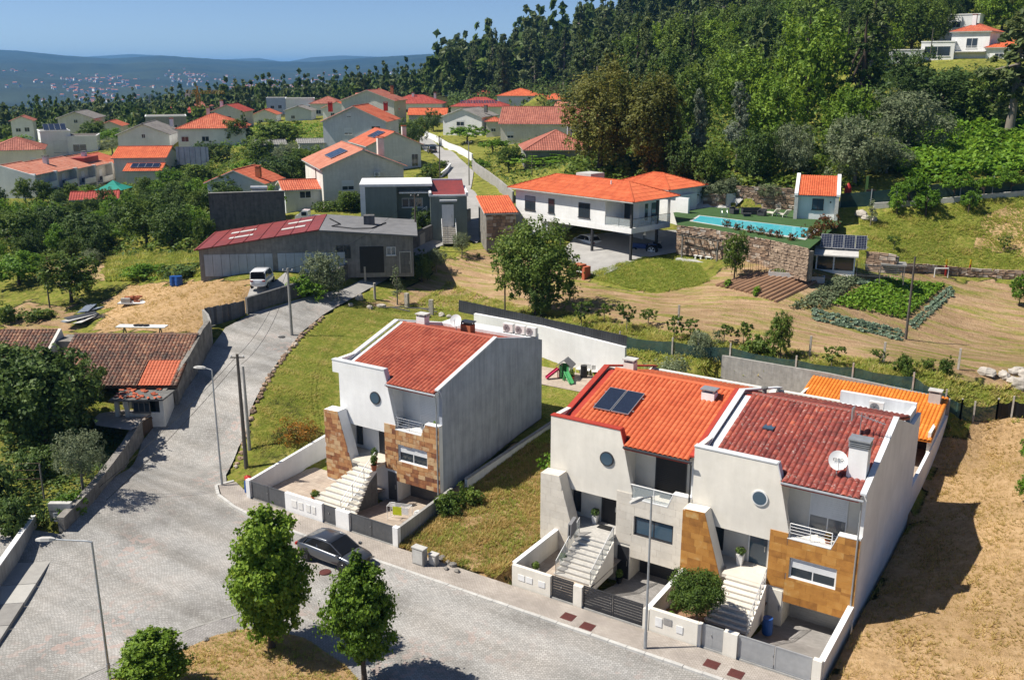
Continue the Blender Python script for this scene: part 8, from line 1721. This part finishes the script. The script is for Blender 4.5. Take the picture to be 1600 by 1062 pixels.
# ------------------------------------------------------------------ vegetation: trees and shrubs one can tell apart
for a in [
 ('big_leafy',838,491,352,142,'big leafy tree standing alone in the ploughed field'), ('dark_leafy',846,496,438,52,'small dark tree in front of the trunk of the big leafy field tree'),
 ('thin_tree',621,476,416,36,'thin grey twiggy tree at the left end of the ploughed field'), ('dark_leafy',659,441,394,42,'round dark fig tree left of the small grey olive by the lane'), ('olive',682,426,388,40,'small grey olive tree right of the round fig by the lane'), ('olive',722,403,362,32,'clipped olive tree beside the dark plank fence'),
 ('sapling',908,509,470,34,'young fruit tree right of the big leafy tree, first in the vine row'), ('sapling',944,503,474,30,'low young fruit tree, second in the vine row'), ('sapling',979,517,474,32,'young fruit tree third in the vine row'), ('sapling',1013,508,482,34,'bushy young vine fourth in the row'), ('sapling',1053,531,494,30,'young vine left of the granite vine post'), ('sapling',1078,528,500,34,'bushy vine right of the granite vine post'), ('sapling',1131,537,506,34,'broad young vine in the middle of the field edge'), ('sapling',1161,538,502,32,'young vine just left of the small round fruit tree'),
 ('leafy',1219,560,492,50,'small round fruit tree on the edge of the ploughed field'), ('sapling',1299,574,540,36,'bright young shrub left of the pair of granite posts'), ('sapling',1374,568,546,28,'small vine at the granite vine post'), ('bush',1412,583,548,48,'leafy shrub in the row above the net fence'), ('bush',1418,594,570,24,'small dark shrub below the leafy shrub row'), ('bush',1449,578,556,34,'yellowish shrub, second last in the vine row'), ('bush',1476,584,554,40,'dense green shrub, last in the vine row'),
 ('leafy',1147,437,366,44,'green tree with bare stem beside the picnic pergola'), ('leafy_b',1096,385,350,62,'vine climbing on the stone wall behind the pergola'), ('bush_olive',498,462,388,92,'big grey green bush beside the parked white van'), ('bush_bright',478,463,432,76,'bright green bush at the foot of the big grey green one'),
 ('citrus',1401,335,300,34,'small citrus tree on the grass, nearest the pool house'), ('citrus',1446,337,296,50,'wide citrus tree on the grass, second from the pool house'), ('citrus',1513,332,298,34,'small citrus tree on the grass beside the brown earth'), ('orchard',1419,322,272,58,'yellow green tree before the dark fence, left of the row'), ('orchard',1490,312,268,56,'flat topped yellow green tree before the dark fence, middle of the row'), ('orchard',1537,308,274,50,'yellow green tree on two stems before the dark fence'), ('orchard',1578,304,262,54,'yellow green tree before the dark fence near the right edge'),
 ('thin_tree',1360,352,312,30,'young banana like plant at the path right of the pool'), ('sapling',1396,392,368,20,'small sapling on the slope right of the hen house'), ('sapling',1568,392,368,22,'lone sapling on the grassy slope at the right'), ('citrus',1592,478,432,34,'tree cut by the right edge beside the ploughed plot'), ('citrus',1602,785,738,40,'dark shrub at the right edge of the dry plot, lower one'), ('citrus',1606,722,690,34,'dark shrub at the right edge of the dry plot, upper one'),
 ('cedar',938,268,94,112,'tall olive green cypress like tree left of the pair behind the modern house'), ('cedar_b',1012,272,112,104,'tall olive green tree right of the pair behind the modern house'), ('silver',1088,268,146,44,'silvery thin tree with drooping leaves, left one'), ('silver',1150,268,136,54,'silvery thin tree with bare twisted trunk, right one'),
 ('olive_big',1240,278,192,70,'grey olive tree before the ruined house'), ('olive_big',1335,290,180,120,'large spreading grey olive on the wooded slope'), ('olive_big',1418,240,140,130,'grey olive higher on the slope behind the large one'),
 ('oak2',1258,205,18,118,'tall bright green tree rising above the wood'), ('oak2',1152,190,72,98,'bright green tree top in the middle of the wood'), ('oak2',1210,250,112,118,'broad bright green tree left of the dark conifer'), ('oak2',1325,240,132,92,'rounded bright green tree above the large grey olive'), ('oak1',1075,215,108,88,'green tree right behind the olive green pair'), ('pine0',1340,200,-10,120,'big dark conifer near the top of the wood'),
 ('euca1',1576,215,-45,130,'huge eucalyptus with a bare trunk at the right edge'), ('oak0',1470,185,108,120,'dark green tree below the hillside houses'), ('oak1',1545,195,105,95,'green tree right of the dark one below the hillside houses'), ('oak0',1420,160,80,70,'dark tree left of the hillside house terrace'),('olive_big',1385,270,215,80,'low grey shrubby olive on the bright slope'),
 ('oak0',1180,285,205,70,'dark shrubby tree left of the ruined house'),('leafy',1105,300,235,60,'green bushy tree at the foot of the silvery trees'),('dark_leafy',1062,290,215,56,'dark tree between the olive green pair and the silvery trees'),('bush_olive',1130,310,276,80,'grey scrub behind the pool terrace wall'),('bush_olive',1085,312,284,60,'grey scrub behind the plain pool wall'),('bush_olive',1195,312,285,60,'grey scrub behind the sofa wall'),
 # gardens between the yard and the village
 ('leafy',112,472,398,104,'round green tree at the edge of the dry yard'), ('bush_olive',150,412,388,44,'grey green shrub behind the round yard tree'), ('dark_leafy',140,395,330,96,'dark glossy tree behind the grey green shrub'), ('dark_leafy',85,380,318,80,'dark orchard tree below the end row house'), ('leafy',30,395,330,90,'orchard tree at the left edge below the terrace'), ('leafy_b',30,445,392,90,'light green tree at the left edge above the dry soil'), ('bush',62,500,478,70,'bushy green shrub in the soil patch above the old roofs'), ('bush',12,505,470,60,'leafy shrub at the left edge above the old roof'), ('leafy_b',172,380,350,52,'bright green young tree beside the garden path'), ('dark_leafy',200,368,318,60,'tree before the maroon shed roof'),
 ('leafy',230,385,310,90,'dense green tree left of the dark windowless wall'), ('dark_leafy',270,388,320,80,'dark fruit tree by the weedy grass'), ('leafy_b',300,365,318,60,'yellow green tree behind the weedy grass'), ('leafy',322,392,342,40,'slim green tree next to the garage corner'), ('bush_bright',230,432,412,90,'bright tall weeds in the rough grass left of the garage'), ('bush_dark',285,432,414,90,'dark weeds along the yard beside the garage'), ('leafy_b',180,345,322,60,'bright green treetop below the teal tent'), ('dark_leafy',250,330,292,60,'dark treetop right of the teal tent'), ('leafy',285,320,285,60,'round treetop right of the red coped wall'), ('dark_leafy',352,330,280,66,'dark round tree before the blue washed house'), ('leafy_b',318,318,278,56,'yellow green tree left of the blue washed house'), ('leafy_b',268,290,262,50,'yellowish tree near the orange lean-to roof'), ('leafy',310,290,258,60,'tree in front of the bluish sheet fence'),
 ('dark_leafy',440,300,240,90,'big dark garden tree left of the cream house with three panels'), ('leafy',480,290,232,70,'green garden tree behind the salmon roof'), ('leafy_b',420,345,290,60,'light shrub beside the low red annex'), ('leafy',405,262,218,70,'leafy tree before the wide bungalow'), ('dark_leafy',318,252,222,40,'dark round tree at the bungalow wall'), ('dark_leafy',345,252,222,38,'second dark round tree at the bungalow wall'), ('leafy',440,235,190,90,'high green tree in the middle gardens'), ('olive',455,262,222,60,'grey green tree in the middle gardens'), ('leafy_b',390,288,250,60,'yellow green hedge tree in the middle gardens'), ('leafy',368,225,188,50,'tree right of the wide bungalow'), ('pine1',382,222,170,34,'pointed dark conifer right of the wide bungalow'), ('leafy',505,282,240,60,'tree left of the large blue grey house'), ('leafy_b',35,250,212,80,'bright bushy tree at the left edge behind the red roof'),('leafy',150,225,190,50,'tree behind the white modern house'),('leafy_b',178,225,200,50,'bright tree between the modern house and the grey roofed one'),('olive',176,242,215,44,'grey olive left of the white gabled house'),
 ('leafy',560,200,172,50,'tree beside the small orange roofed house'),('dark_leafy',635,232,188,50,'dark tree right of the long grey gabled house'),('leafy',655,228,185,40,'tree beside the village street'),('dark_leafy',677,205,172,30,'pointed dark tree in front of the long white house'),('orchard',730,225,196,70,'pale vine canopy before the grey gabled white house'),('orchard',770,240,216,50,'pale vine canopy right of the village street'),('orchard',840,262,240,120,'bright vine pergola before the stone walled house'),('leafy',795,270,230,44,'dark tree at the left end of the vine pergola'),('leafy_b',835,200,174,70,'bright treetops right of the dark red hipped roof'),('leafy',690,335,318,40,'shrub at the corner of the green flat house'),('dark_leafy',664,368,326,50,'dark rounded shrub beside the green house stairs'),('leafy_b',710,352,326,22,'thin young tree before the green tower block'),('leafy',545,330,300,50,'bush in the flower bed left of the green house'),('leafy',675,292,258,46,'tree between the grey white house and the street'),('bush',690,262,248,30,'low shrubs at the street bend'),('bush_bright',750,262,250,40,'bright hedge on the lawn right of the street'),
]:
    key, px, base, top, wpx, lab = a; nm = 'shrub' if key.startswith('bush') or key in ('sapling',) else 'tree'
    tree_px(key, px, base, top, wpx, lab, name=nm, cat=nm)
for i, (px, py) in enumerate(((668,438),(746,404))): tree('ball', tuple(G(px,py)), ('clipped green ball shrub at the foot of the small olive','clipped green ball shrub right of the clipped olive tree')[i], name='shrub', cat='shrub')
for i, (px, py) in enumerate(((1135,352),(1153,357),(1172,361),(1187,364),(1202,367),(1216,369),(1238,373))): tree('bush_red', tuple(at_z(px, py+4, PZ-.1)), 'reddish shrub on the pool edge, %s from the left' % ('first','second','third','fourth','fifth','sixth','last')[i], 'shrubs along the pool', .95, name='shrub', cat='shrub')
for i, (px, py, h) in enumerate(((1262,376,1.6),(1278,372,1.8),(1292,362,2.0))): tree('bush_red', tuple(at_z(px, py, PZ-.3)), ('dark red bush right of the pool, lowest','dark red bush right of the pool, middle','tall dark red bush at the pool house path')[i], None, h, name='shrub', cat='shrub')
t = thing('hedge', 'red and green flowering hedge below the green flat house', 'hedge'); m_ = []
for q in np.linspace(0, 1, 9): p = G(585+q*88, 343+q*22); m_.append((p[0],p[1],p[2]+.5,1.3,1.1,.7))
me = leaf_cloud(3400, m_, .26, 71); me.materials.append(M('leaf_red')); link('foliage', me, t)
t = thing('hedge', 'low clipped green hedge before the cream house with three panels', 'hedge'); m_ = []
for q in np.linspace(0, 1, 8): p = G(502+q*75, 330+q*-2); m_.append((p[0],p[1],p[2]+.6,1.5,1.1,.8))
me = leaf_cloud(2600, m_, .28, 72); me.materials.append(M('leaf_green')); link('foliage', me, t)
tree('bush_flower', tuple(at_z(475, 688, .9)), 'shrub with orange flowers behind the long white sloping wall', None, 1.7, name='shrub', cat='shrub')
tree('bush', (-24.7,-1.2,.4), 'dark green shrub at the end of the grey block wall', None, 1.9, name='shrub', cat='shrub'); tree('bush', (-24.0,.2,.6), 'upright green shrub right of the dark one by the grey gable', None, 1.6, name='shrub', cat='shrub')
tree('bush_bright', (-19.2,6.5,1.4), 'bright overgrown shrub at the side of the house with solar collectors', None, 2.6, name='shrub', cat='shrub'); tree('bush_bright', (-20.8,12.5,2.0), 'bright green shrubs in the shaded strip between the houses', None, 2.2, name='shrub', cat='shrub'); tree('bush_olive', (-19.5,21.5,2.8), 'overgrown bush behind the house with solar collectors', None, 3.2, name='shrub', cat='shrub'); tree('bush', (-15,29,4.6), 'big overgrown shrub behind the streaked concrete wall', None, 2.6, name='shrub', cat='shrub'); tree('bush_olive', (-19.5,27.5,4.6), 'tall wild shrub at the end of the tall white wall', None, 2.4, name='shrub', cat='shrub')
village_house('ruined white house half hidden in the trees', 1128, 1226, 264, -6, 8, 3.2, 'gx', 22, 'skin_white_wash', 'tile_old', [('f',.2,1,1.2,1.4,0),('f',.52,1,1.2,1.4,0),('f',.85,1,1.2,1.4,0)], d=150, per=.4)
# hillside houses, top right
village_house('white hillside house with red roof, balcony and a capped chimney', 1484, 1536, 112, -14, 10, 8.0, 'hip', 22, 'white_plaster', 'tile_far', [('f',.55,4.6,2.2,2.0,0),('f',.55,.8,2.0,2.0,.3)], [(.45,.3,1.6,'white_plaster')], d=205, balcony=(.05,.95,4.0), per=.45)
village_house('white terrace house left of the capped chimney', 1438, 1484, 110, -6, 8, 5.6, 'flat', 0, 'white_plaster', 'fibre_cement', [('f',.5,2.8,5.0,2.0,.0)], d=207, frame='white_paint'); village_house('white flat roofed house highest on the hillside', 1460, 1522, 62, -8, 8, 5.4, 'flat', 0, 'white_plaster', 'fibre_cement', [('f',.5,2.6,2.0,1.4,0)], d=232)
village_house('pale low curved roof terrace left on the hillside', 1384, 1436, 112, -4, 6, 4.2, 'flat', 0, 'pale_grey_plaster', 'pale_concrete', [('f',.6,1.6,3,1.4,0)], d=206); village_house('hillside house with red balcony behind the huge eucalyptus', 1540, 1600, 122, -10, 8, 6.0, 'hip', 22, 'white_plaster', 'tile_orange', [('f',.3,3.2,1.6,1.6,0),('f',.7,3.2,1.6,1.6,0)], d=200, balcony=(.1,.6,3.0))
pole(1453, 100, 44, .13, 'pole_wood', 'wooden pole beside the white terrace house on the hillside', at_depth(1453, 92, 203), False)

# ------------------------------------------------------------------ the wooded hillside: single trees, nearest and largest
rg = random.Random(77); spots = []
def ok_spot(x, y, gap):
    return all((x-a)**2+(y-b)**2 > gap*gap for a, b, *_ in spots)
tries = 0
while len(spots) < 215 and tries < 9000:
    tries += 1; d = 150+rg.random()**.8*260; px = rg.uniform(690, 1660); lat = (px-800)/FPX*d
    x = CAM[0]+fw[0]*d+rt[0]*lat; y = CAM[1]+fw[1]*d+rt[1]*lat
    lim = np.interp(px, [690,760,885,892,930,1050,1180,1330,1400,1480,1660], [368,352,352,262,215,195,180,190,215,236,230])
    if d < lim: continue
    gap = 7.0 if d < 260 else 8.6
    if not ok_spot(x, y, gap): continue
    spots.append((x, y, d, px))
for x, y, d, px in spots:
    z = H1(x, y)-.3; r_ = rg.random()
    if d < 270 and r_ < .58: key, hh, lab, grp = rg.choice(('oak0','oak1','oak1','oak2')), rg.uniform(9, 14), 'broadleaved tree in the wood on the hillside', 'broadleaved trees of the hillside wood'
    elif r_ < .80: key, hh, lab, grp = 'euca%d' % rg.randrange(4), rg.uniform(16, 25), 'tall slender eucalyptus in the wood on the hillside', 'eucalyptus trees of the hillside wood'
    else: key, hh, lab, grp = 'pine%d' % rg.randrange(2), rg.uniform(12, 19), 'dark conifer in the wood on the hillside', 'conifers of the hillside wood'
    tree(key, (x, y, z), lab, grp, hh, wide=rg.uniform(.9, 1.25), name='eucalyptus' if 'euca' in key else 'conifer' if 'pine' in key else 'broadleaved_tree')
# the woods beyond, one mass of trees that nobody could count
def wood_mass(name, pts, kinds, mats, seed):
    rg_ = np.random.default_rng(seed); Vs, Fs, Va = [[] for _ in mats], [[] for _ in mats], [[] for _ in mats]; off = [0]*len(mats)
    protos = []
    for k, (lobes, n, size, mi) in enumerate(kinds):
        me = leaf_cloud(n, lobes, size, 900+k, clump=8, narrow=.75); V = np.empty(len(me.vertices)*3, np.float32); me.vertices.foreach_get('co', V); F = np.empty(len(me.loops), np.int32); me.loops.foreach_get('vertex_index', F)
        a = np.empty(len(me.polygons), np.float32); me.attributes['var'].data.foreach_get('value', a); protos.append((V.reshape(-1,3), F.reshape(-1,3), a, mi)); bpy.data.meshes.remove(me)
    for (x, y, z, s, sz) in pts:
        V, F, a, mi = protos[rg_.integers(0, len(protos))]; th_ = rg_.uniform(0, 6.28); c, q = math.cos(th_), math.sin(th_)
        W = np.stack([(V[:,0]*c-V[:,1]*q)*s+x, (V[:,0]*q+V[:,1]*c)*s+y, V[:,2]*sz+z], -1); Vs[mi].append(W); Fs[mi].append(F+off[mi]); off[mi] += len(V); Va[mi].append(np.clip(a*.6+rg_.random()*.4, 0, 1))
    V = np.concatenate([np.concatenate(v) for v in Vs if v]); o = 0; FF = []; MI = []; A = []
    for i in range(len(mats)):
        if Fs[i]: f = np.concatenate(Fs[i])+o; o += off[i]; FF.append(f); MI.append(np.full(len(f), i, np.int32)); A.append(np.concatenate(Va[i]))
    me = np_mesh(bpy.data.meshes.new(name), V, np.concatenate(FF)); me.polygons.foreach_set('material_index', np.concatenate(MI)); me.attributes.new('var', 'FLOAT', 'FACE').data.foreach_set('value', np.concatenate(A).astype(np.float32))
    for q in mats: me.materials.append(M(q))
    return link(name, me, kind='stuff')
tall = [(.5*math.cos(i*2.3),.5*math.sin(i*2.3),3+2.1*i,2.6-.34*i,2.6-.34*i,2.1) for i in range(6)]; rnd = [(1.6*math.cos(a),1.6*math.sin(a),5+1.4*math.sin(a*2),2.6,2.6,2.6) for a in (0,2.1,4.2)]+[(0,0,7,2.6,2.6,2.6)]; con = [(0,0,2.2+2.0*i,2.7-.42*i,2.7-.42*i,1.9) for i in range(6)]
pts = []; r2 = np.random.default_rng(5)
def mass(n, d0, d1, p0, p1, hmul, excl=None):
    d = np.sqrt(r2.uniform(d0**2, d1**2, n)); px = r2.uniform(p0, p1, n); lat = (px-800)/FPX*d; x = CAM[0]+fw[0]*d+rt[0]*lat; y = CAM[1]+fw[1]*d+rt[1]*lat; z = H(x, y)
    for i in range(n):
        if excl is None or excl(px[i], d[i]): s = r2.uniform(.75, 1.3)*hmul; pts.append((x[i], y[i], z[i]-.5, s, s*r2.uniform(.85, 1.25)))
mass(1500, 500, 950, -250, 820, .85); mass(1100, 285, 520, -200, 330, .62); mass(560, 345, 520, 330, 720, .75, lambda p, d: d > 385 or p < 440); mass(1700, 300, 620, 690, 1800, 1.3, lambda p, d: d > 372 or p > 1250)
mass(1000, 205, 400, 895, 1750, .68, lambda p, d: d > np.interp(p, [892,930,1050,1180,1330,1400,1480,1660], [268,225,205,195,200,230,245,245]))
wood_mass('woodland', pts, [(tall,88,2.2,0),(rnd,88,2.3,1),(con,84,2.1,1),(tall,88,2.1,0),(rnd,86,2.2,2)], ['leaf_euca','leaf_dark','leaf_green'], 3)
# understorey, creeper slope and scrub of the hillside
def cover_mass(name, px_poly, n, size, h, leaf, seed, kind='stuff'):
    P = GP(px_poly); xs = [p[0] for p in P]; ys = [p[1] for p in P]; r3 = np.random.default_rng(seed); x = r3.uniform(min(xs), max(xs), n*4); y = r3.uniform(min(ys), max(ys), n*4); k = poly_mask(x, y, P); x, y = x[k][:n], y[k][:n]
    lump = fbm(x, y, 5, seed)*.5+.5; z = H(x, y)+h*np.clip(lump, .05, 1)*r3.random(len(x))**.35; nrm = r3.normal(size=(len(x),3))*.6+[0,0,1]; nrm /= np.linalg.norm(nrm, axis=1)[:,None]; t_ = np.cross(nrm, r3.normal(size=nrm.shape)); t_ /= np.linalg.norm(t_, axis=1)[:,None]; b_ = np.cross(nrm, t_); s = size*r3.uniform(.6,1.4,len(x))[:,None]; C = np.stack([x,y,z],-1)
    V = np.stack([C-t_*s*.5, C+b_*s*.35+nrm*s*.1, C+t_*s*.5, C-b_*s*.35+nrm*s*.1], 1).reshape(-1,3); q = np.arange(len(x))*4; F = np.concatenate([np.stack([q,q+1,q+2],1), np.stack([q,q+2,q+3],1)])
    me = np_mesh(bpy.data.meshes.new(name), V, F); v = np.clip(.25+.5*lump+r3.normal(0,.2,len(x)),0,1); me.attributes.new('var','FLOAT','FACE').data.foreach_set('value', np.concatenate([v,v]).astype(np.float32)); me.materials.append(M(leaf)); return link(name, me, kind=kind)
cover_mass('undergrowth', [(1370,262),(1400,205),(1470,186),(1560,190),(1640,200),(1640,270),(1540,276),(1440,292)], 15000, .7, 2.0, 'leaf_bright', 1)
cover_mass('undergrowth', [(880,282),(900,255),(1060,230),(1240,240),(1390,215),(1380,262),(1330,300),(1240,318),(1100,312),(1000,292)], 12000, .6, 1.6, 'leaf_green', 2)
cover_mass('undergrowth', [(150,300),(330,240),(500,235),(500,315),(330,310),(330,400),(160,405),(0,420),(0,340)], 26000, .5, 1.7, 'leaf_green', 3)
cover_mass('undergrowth', [(0,760),(0,650),(120,640),(205,690),(150,760),(85,820),(40,830)], 5000, .22, .7, 'leaf_dark', 4)
cover_mass('undergrowth', [(1290,190),(1375,112),(1420,120),(1600,128),(1640,190),(1500,200),(1390,215)], 9000, .6, 2.4, 'leaf_dark', 5)
cover_mass('undergrowth', [(700,176),(780,172),(900,182),(900,120),(800,128),(700,140)], 7000, .9, 4.5, 'leaf_dark', 6)
cover_mass('undergrowth', [(1040,238),(1050,140),(1200,118),(1300,150),(1320,235),(1180,245)], 9000, .6, 2.6, 'leaf_green', 7)
cover_mass('undergrowth', [(742,262),(790,205),(905,196),(905,272),(840,282),(800,300)], 3500, .45, 1.3, 'leaf_green', 8)
cover_mass('undergrowth', [(330,238),(330,215),(440,196),(520,196),(500,236)], 4000, .5, 1.6, 'leaf_bright', 9)
ob = [(px, py) for px in range(8, 330, 27) for py in (322, 345, 372, 402) if not (150 < px < 320 and py > 385)]; rg = random.Random(21)
for px, py in ob:
    p = G(px+rg.uniform(-10,10), py+rg.uniform(-8,8)); tree(rg.choice(('leafy','leafy_b','dark_leafy')), tuple(p), 'leafy fruit tree in the thick orchard between the row houses and the dry yard', 'fruit trees of the thick orchard', rg.uniform(2.8,4.6), name='fruit_tree')
# grass: tufts of blades
def tufts(name, P, n, size, mat, seed, world=False, dens=None):
    P = P if world else GP(P); xs = [p[0] for p in P]; ys = [p[1] for p in P]; r3 = np.random.default_rng(seed); x = r3.uniform(min(xs), max(xs), n*5); y = r3.uniform(min(ys), max(ys), n*5); k = poly_mask(x, y, P)
    if dens is not None: k &= (fbm(x, y, dens, seed)*.5+.5) > r3.random(len(x))*.9
    x, y = x[k][:n], y[k][:n]; n = len(x); z = (H(x, y) if name != 'island_grass' else 0*x+.16)-.02; B = 4; lump = fbm(x, y, 3.0, seed+1)*.5+.5; Vs = []; a0 = r3.uniform(0, 6.28, n); s = size*r3.uniform(.5, 1.4, n)*(.6+.8*np.clip(lump,0,1))
    for b in range(B):
        a = a0+b*1.57+r3.normal(0,.4,n); dx, dy = np.cos(a), np.sin(a); l = s*.95
        base = np.stack([x,y,z],-1); side = np.stack([-dy,dx,0*dx],-1)*(s*.16)[:,None]; tip = base+np.stack([dx*l,dy*l,s],-1); Vs.append(np.stack([base-side, base+side, tip],1))
    V = np.stack(Vs,1).reshape(-1,3); F = np.arange(len(V)).reshape(-1,3); me = np_mesh(bpy.data.meshes.new(name), V, F); v = np.repeat(np.clip(.1+.6*lump+r3.normal(0,.18,n),0,1), B); me.attributes.new('var','FLOAT','FACE').data.foreach_set('value', v.astype(np.float32)); me.materials.append(M(mat)); return link(name, me, kind='stuff')
lawn_px = [(386,735),(402,640),(425,590),(480,525),(520,490),(560,478),(640,480),(760,488),(800,520),(610,500),(525,560),(520,665),(460,700)]
tufts('lawn_grass', lawn_px, 26000, .11, 'grass_blade', 1)
tufts('weeds', [(-25.2,-5.8),(-18.1,-5.8),(-18.1,10),(-21,24),(-24.6,23),(-25.4,1)], 8000, .17, 'grass_blade', 2, True); tufts('dry_weeds', [(-25.2,-5.9),(-17.2,-5.9),(-17.2,9),(-25,9)], 9000, .17, 'leaf_dry', 3, True)
tufts('dry_grass', [(.2,-10),(.1,26),(4,32),(20,30),(16,-10)], 22000, .13, 'leaf_dry', 4, True); tufts('dry_grass', [(150,520),(170,468),(205,444),(300,440),(380,440),(385,488),(330,500),(310,522)], 3000, .14, 'leaf_dry', 5); tufts('rough_grass', [(165,440),(172,396),(318,396),(313,432)], 8000, .4, 'grass_blade', 6)
tufts('island_grass', isl_in, 6000, .1, 'leaf_dry', 7, True); tufts('island_grass', isl_in, 4500, .11, 'grass_blade', 8, True, 2.5)
tufts('field_grass', [(640,478),(700,440),(780,470),(860,486),(970,500),(1200,560),(1500,596),(1600,600),(1600,660),(1430,620),(1240,590),(1000,550),(850,492)], 9000, .25, 'grass_blade', 9, False, 4); tufts('field_grass', [(905,432),(1000,404),(1080,394),(1110,440),(1020,458)], 7000, .2, 'grass_blade', 10); tufts('meadow_grass', [(1345,425),(1345,345),(1420,320),(1600,305),(1600,420),(1450,412)], 12000, .2, 'grass_blade', 11); tufts('back_lawn_grass', [(-34,13.2),(-19,13.2),(-20,19.4),(-34,19.4)], 5000, .1, 'grass_blade', 12, True)
tufts('bank_grass', [(-40,24.8),(-18,24.8),(-17,27),(0,26.6),(0,31),(-20,30),(-40,29)], 4000, .3, 'grass_blade', 13, True)
# vegetable garden
def crop_rows(name, label, quad, rows, per_row, size, h, leaf, seed, kind='stuff'):
    """planted strips between the corners a-b (row ends) and d-c"""
    a, b, c, d = [np.array(q) for q in GP(quad)]; lobes = []
    for i in range(rows):
        f = (i+.5)/rows; p, q = a+(d-a)*f, b+(c-b)*f; k = max(3, int(np.hypot(*(q-p)[:2])/.5))
        for j in range(k): e = p+(q-p)*(j+.5)/k; lobes.append((e[0], e[1], H1(e[0],e[1])+h*.5, .3, .3, h*.5))
    me = leaf_cloud(len(lobes)*per_row, lobes, size, seed, up=.8); me.materials.append(M(leaf)); return link(name, me, kind=kind)
crop_rows('crop_plants', '', [(1296,476),(1384,437),(1478,446),(1414,500)], 11, 16, .34, .5, 'leaf_bright', 1); crop_rows('onion_plants', '', [(1232,484),(1305,437),(1345,436),(1292,482)], 9, 10, .3, .55, 'leaf_olive', 2); crop_rows('bean_plants', '', [(1112,446),(1118,442),(1208,462),(1202,472)], 2, 22, .36, .7, 'leaf_bright', 3)
rg = random.Random(12); cm = leaf_cloud(34, [(0,0,.16,.32,.32,.18)], .32, 77, narrow=.95); cm.materials.append(M('leaf_cabbage')); k = 0
for (p0, p1, n, rows, dy) in (((1305,436),(1420,446),20,2,5),((1484,450),(1420,510),20,2,7),((1272,486),(1412,520),26,3,8)):
    for r in range(rows):
        for i in range(n):
            f = (i+rg.uniform(-.2,.2))/n; p = G(p0[0]+(p1[0]-p0[0])*f+rg.uniform(-1,1)+(6*r if p0[0] > 1480 else 0), p0[1]+(p1[1]-p0[1])*f+dy*r*.8+rg.uniform(-.7,.7)); o = link('cabbage', cm, None, tuple(p), rg.uniform(0,6.28), 'blue green cabbage in the rows bordering the vegetable bed', 'cabbage', 'cabbages round the vegetable bed'); s = rg.uniform(.5,.95); o.scale = (s,s,s)
t = thing('bean_stakes', 'thin bean stakes standing in the brown seed bed', 'stakes', tuple(G(1172,430)), YAW)
for i in range(5):
    for j in range(3): x, y = -1.6+.8*i, -1+1.0*j; MB().tube([(x,y,-.2),(x+rg.uniform(-.08,.08),y,1.5)], .02, 5).build('stake', 'wood', t)
a, b, c, d = [np.array(q) for q in GP([(1115,446),(1180,428),(1290,436),(1215,474)])]; sb = link('seed_bed', None, kind='structure')
for i in range(13):
    f = (i+.5)/13; p, q = a+(d-a)*f*1.0, b+(c-b)*f; n = 10; pts_ = [(lambda e: (e[0], e[1], H1(e[0],e[1])+.03))(p+(q-p)*j/n) for j in range(n+1)]; MB().tube(pts_, .2, 6).build('furrow', 'soil', sb)
# far houses sprinkled over the valley slopes, too many and too small to count
r4 = np.random.default_rng(9); hm = MB(); I = [(i, j) for i in range(hx_.shape[0]) for j in range(hx_.shape[1])]
cl = [(r4.uniform(-100, 760), r4.uniform(2100, 3500), r4.uniform(40, 170), int(r4.integers(8, 34))) for _ in range(34)]
dd_ = np.linspace(1250, 7500, 90); aa_ = np.linspace(-700, 2400, 700)
for (px, d, sp, n) in cl:
    for _ in range(n):
        p_ = px+r4.normal(0, 26); d_ = d+r4.normal(0, sp); i = int(np.clip(np.searchsorted(dd_, d_), 1, 88)); j = int(np.clip(np.searchsorted(aa_, p_), 1, 698)); x, y, z = hx_[i,j]+r4.uniform(-30,30), hy_[i,j]+r4.uniform(-30,30), hz_[i,j]; w_, l_, h_ = r4.uniform(4,8), r4.uniform(5,11), r4.uniform(3,5.5)
        hm.T = Matrix.Translation((x,y,z)) @ Matrix.Rotation(r4.uniform(0,3.1), 4, 'Z'); hm.box(-w_/2,w_/2,-l_/2,l_/2,-8,h_); hm.prism([(-w_/2-.5,h_),(w_/2+.5,h_),(0,h_+1.5)], 'y', -l_/2-.5, l_/2+.5, 1)
hm.T = None; hm.build('far_houses', ['white_plaster','tile_pale'], kind='stuff')
# ------------------------------------------------------------------ haze: one closed box of thin even air
hz = MB(); hz.box(-16300, 9600, -9600, 16300, -62, 164)
mh = bpy.data.materials.new('haze'); mh.use_nodes = True; MATS['haze'] = mh; th = mh.node_tree; th.nodes.remove(th.nodes['Principled BSDF'])
pvn = th.nodes.new('ShaderNodeVolumePrincipled'); pvn.inputs['Color'].default_value = (.17,.5,1,1); pvn.inputs['Density'].default_value = 0.0001; pvn.inputs['Anisotropy'].default_value = .2
th.links.new(pvn.outputs[0], th.nodes['Material Output'].inputs['Volume'])
hz.build('haze', 'haze', kind='stuff')
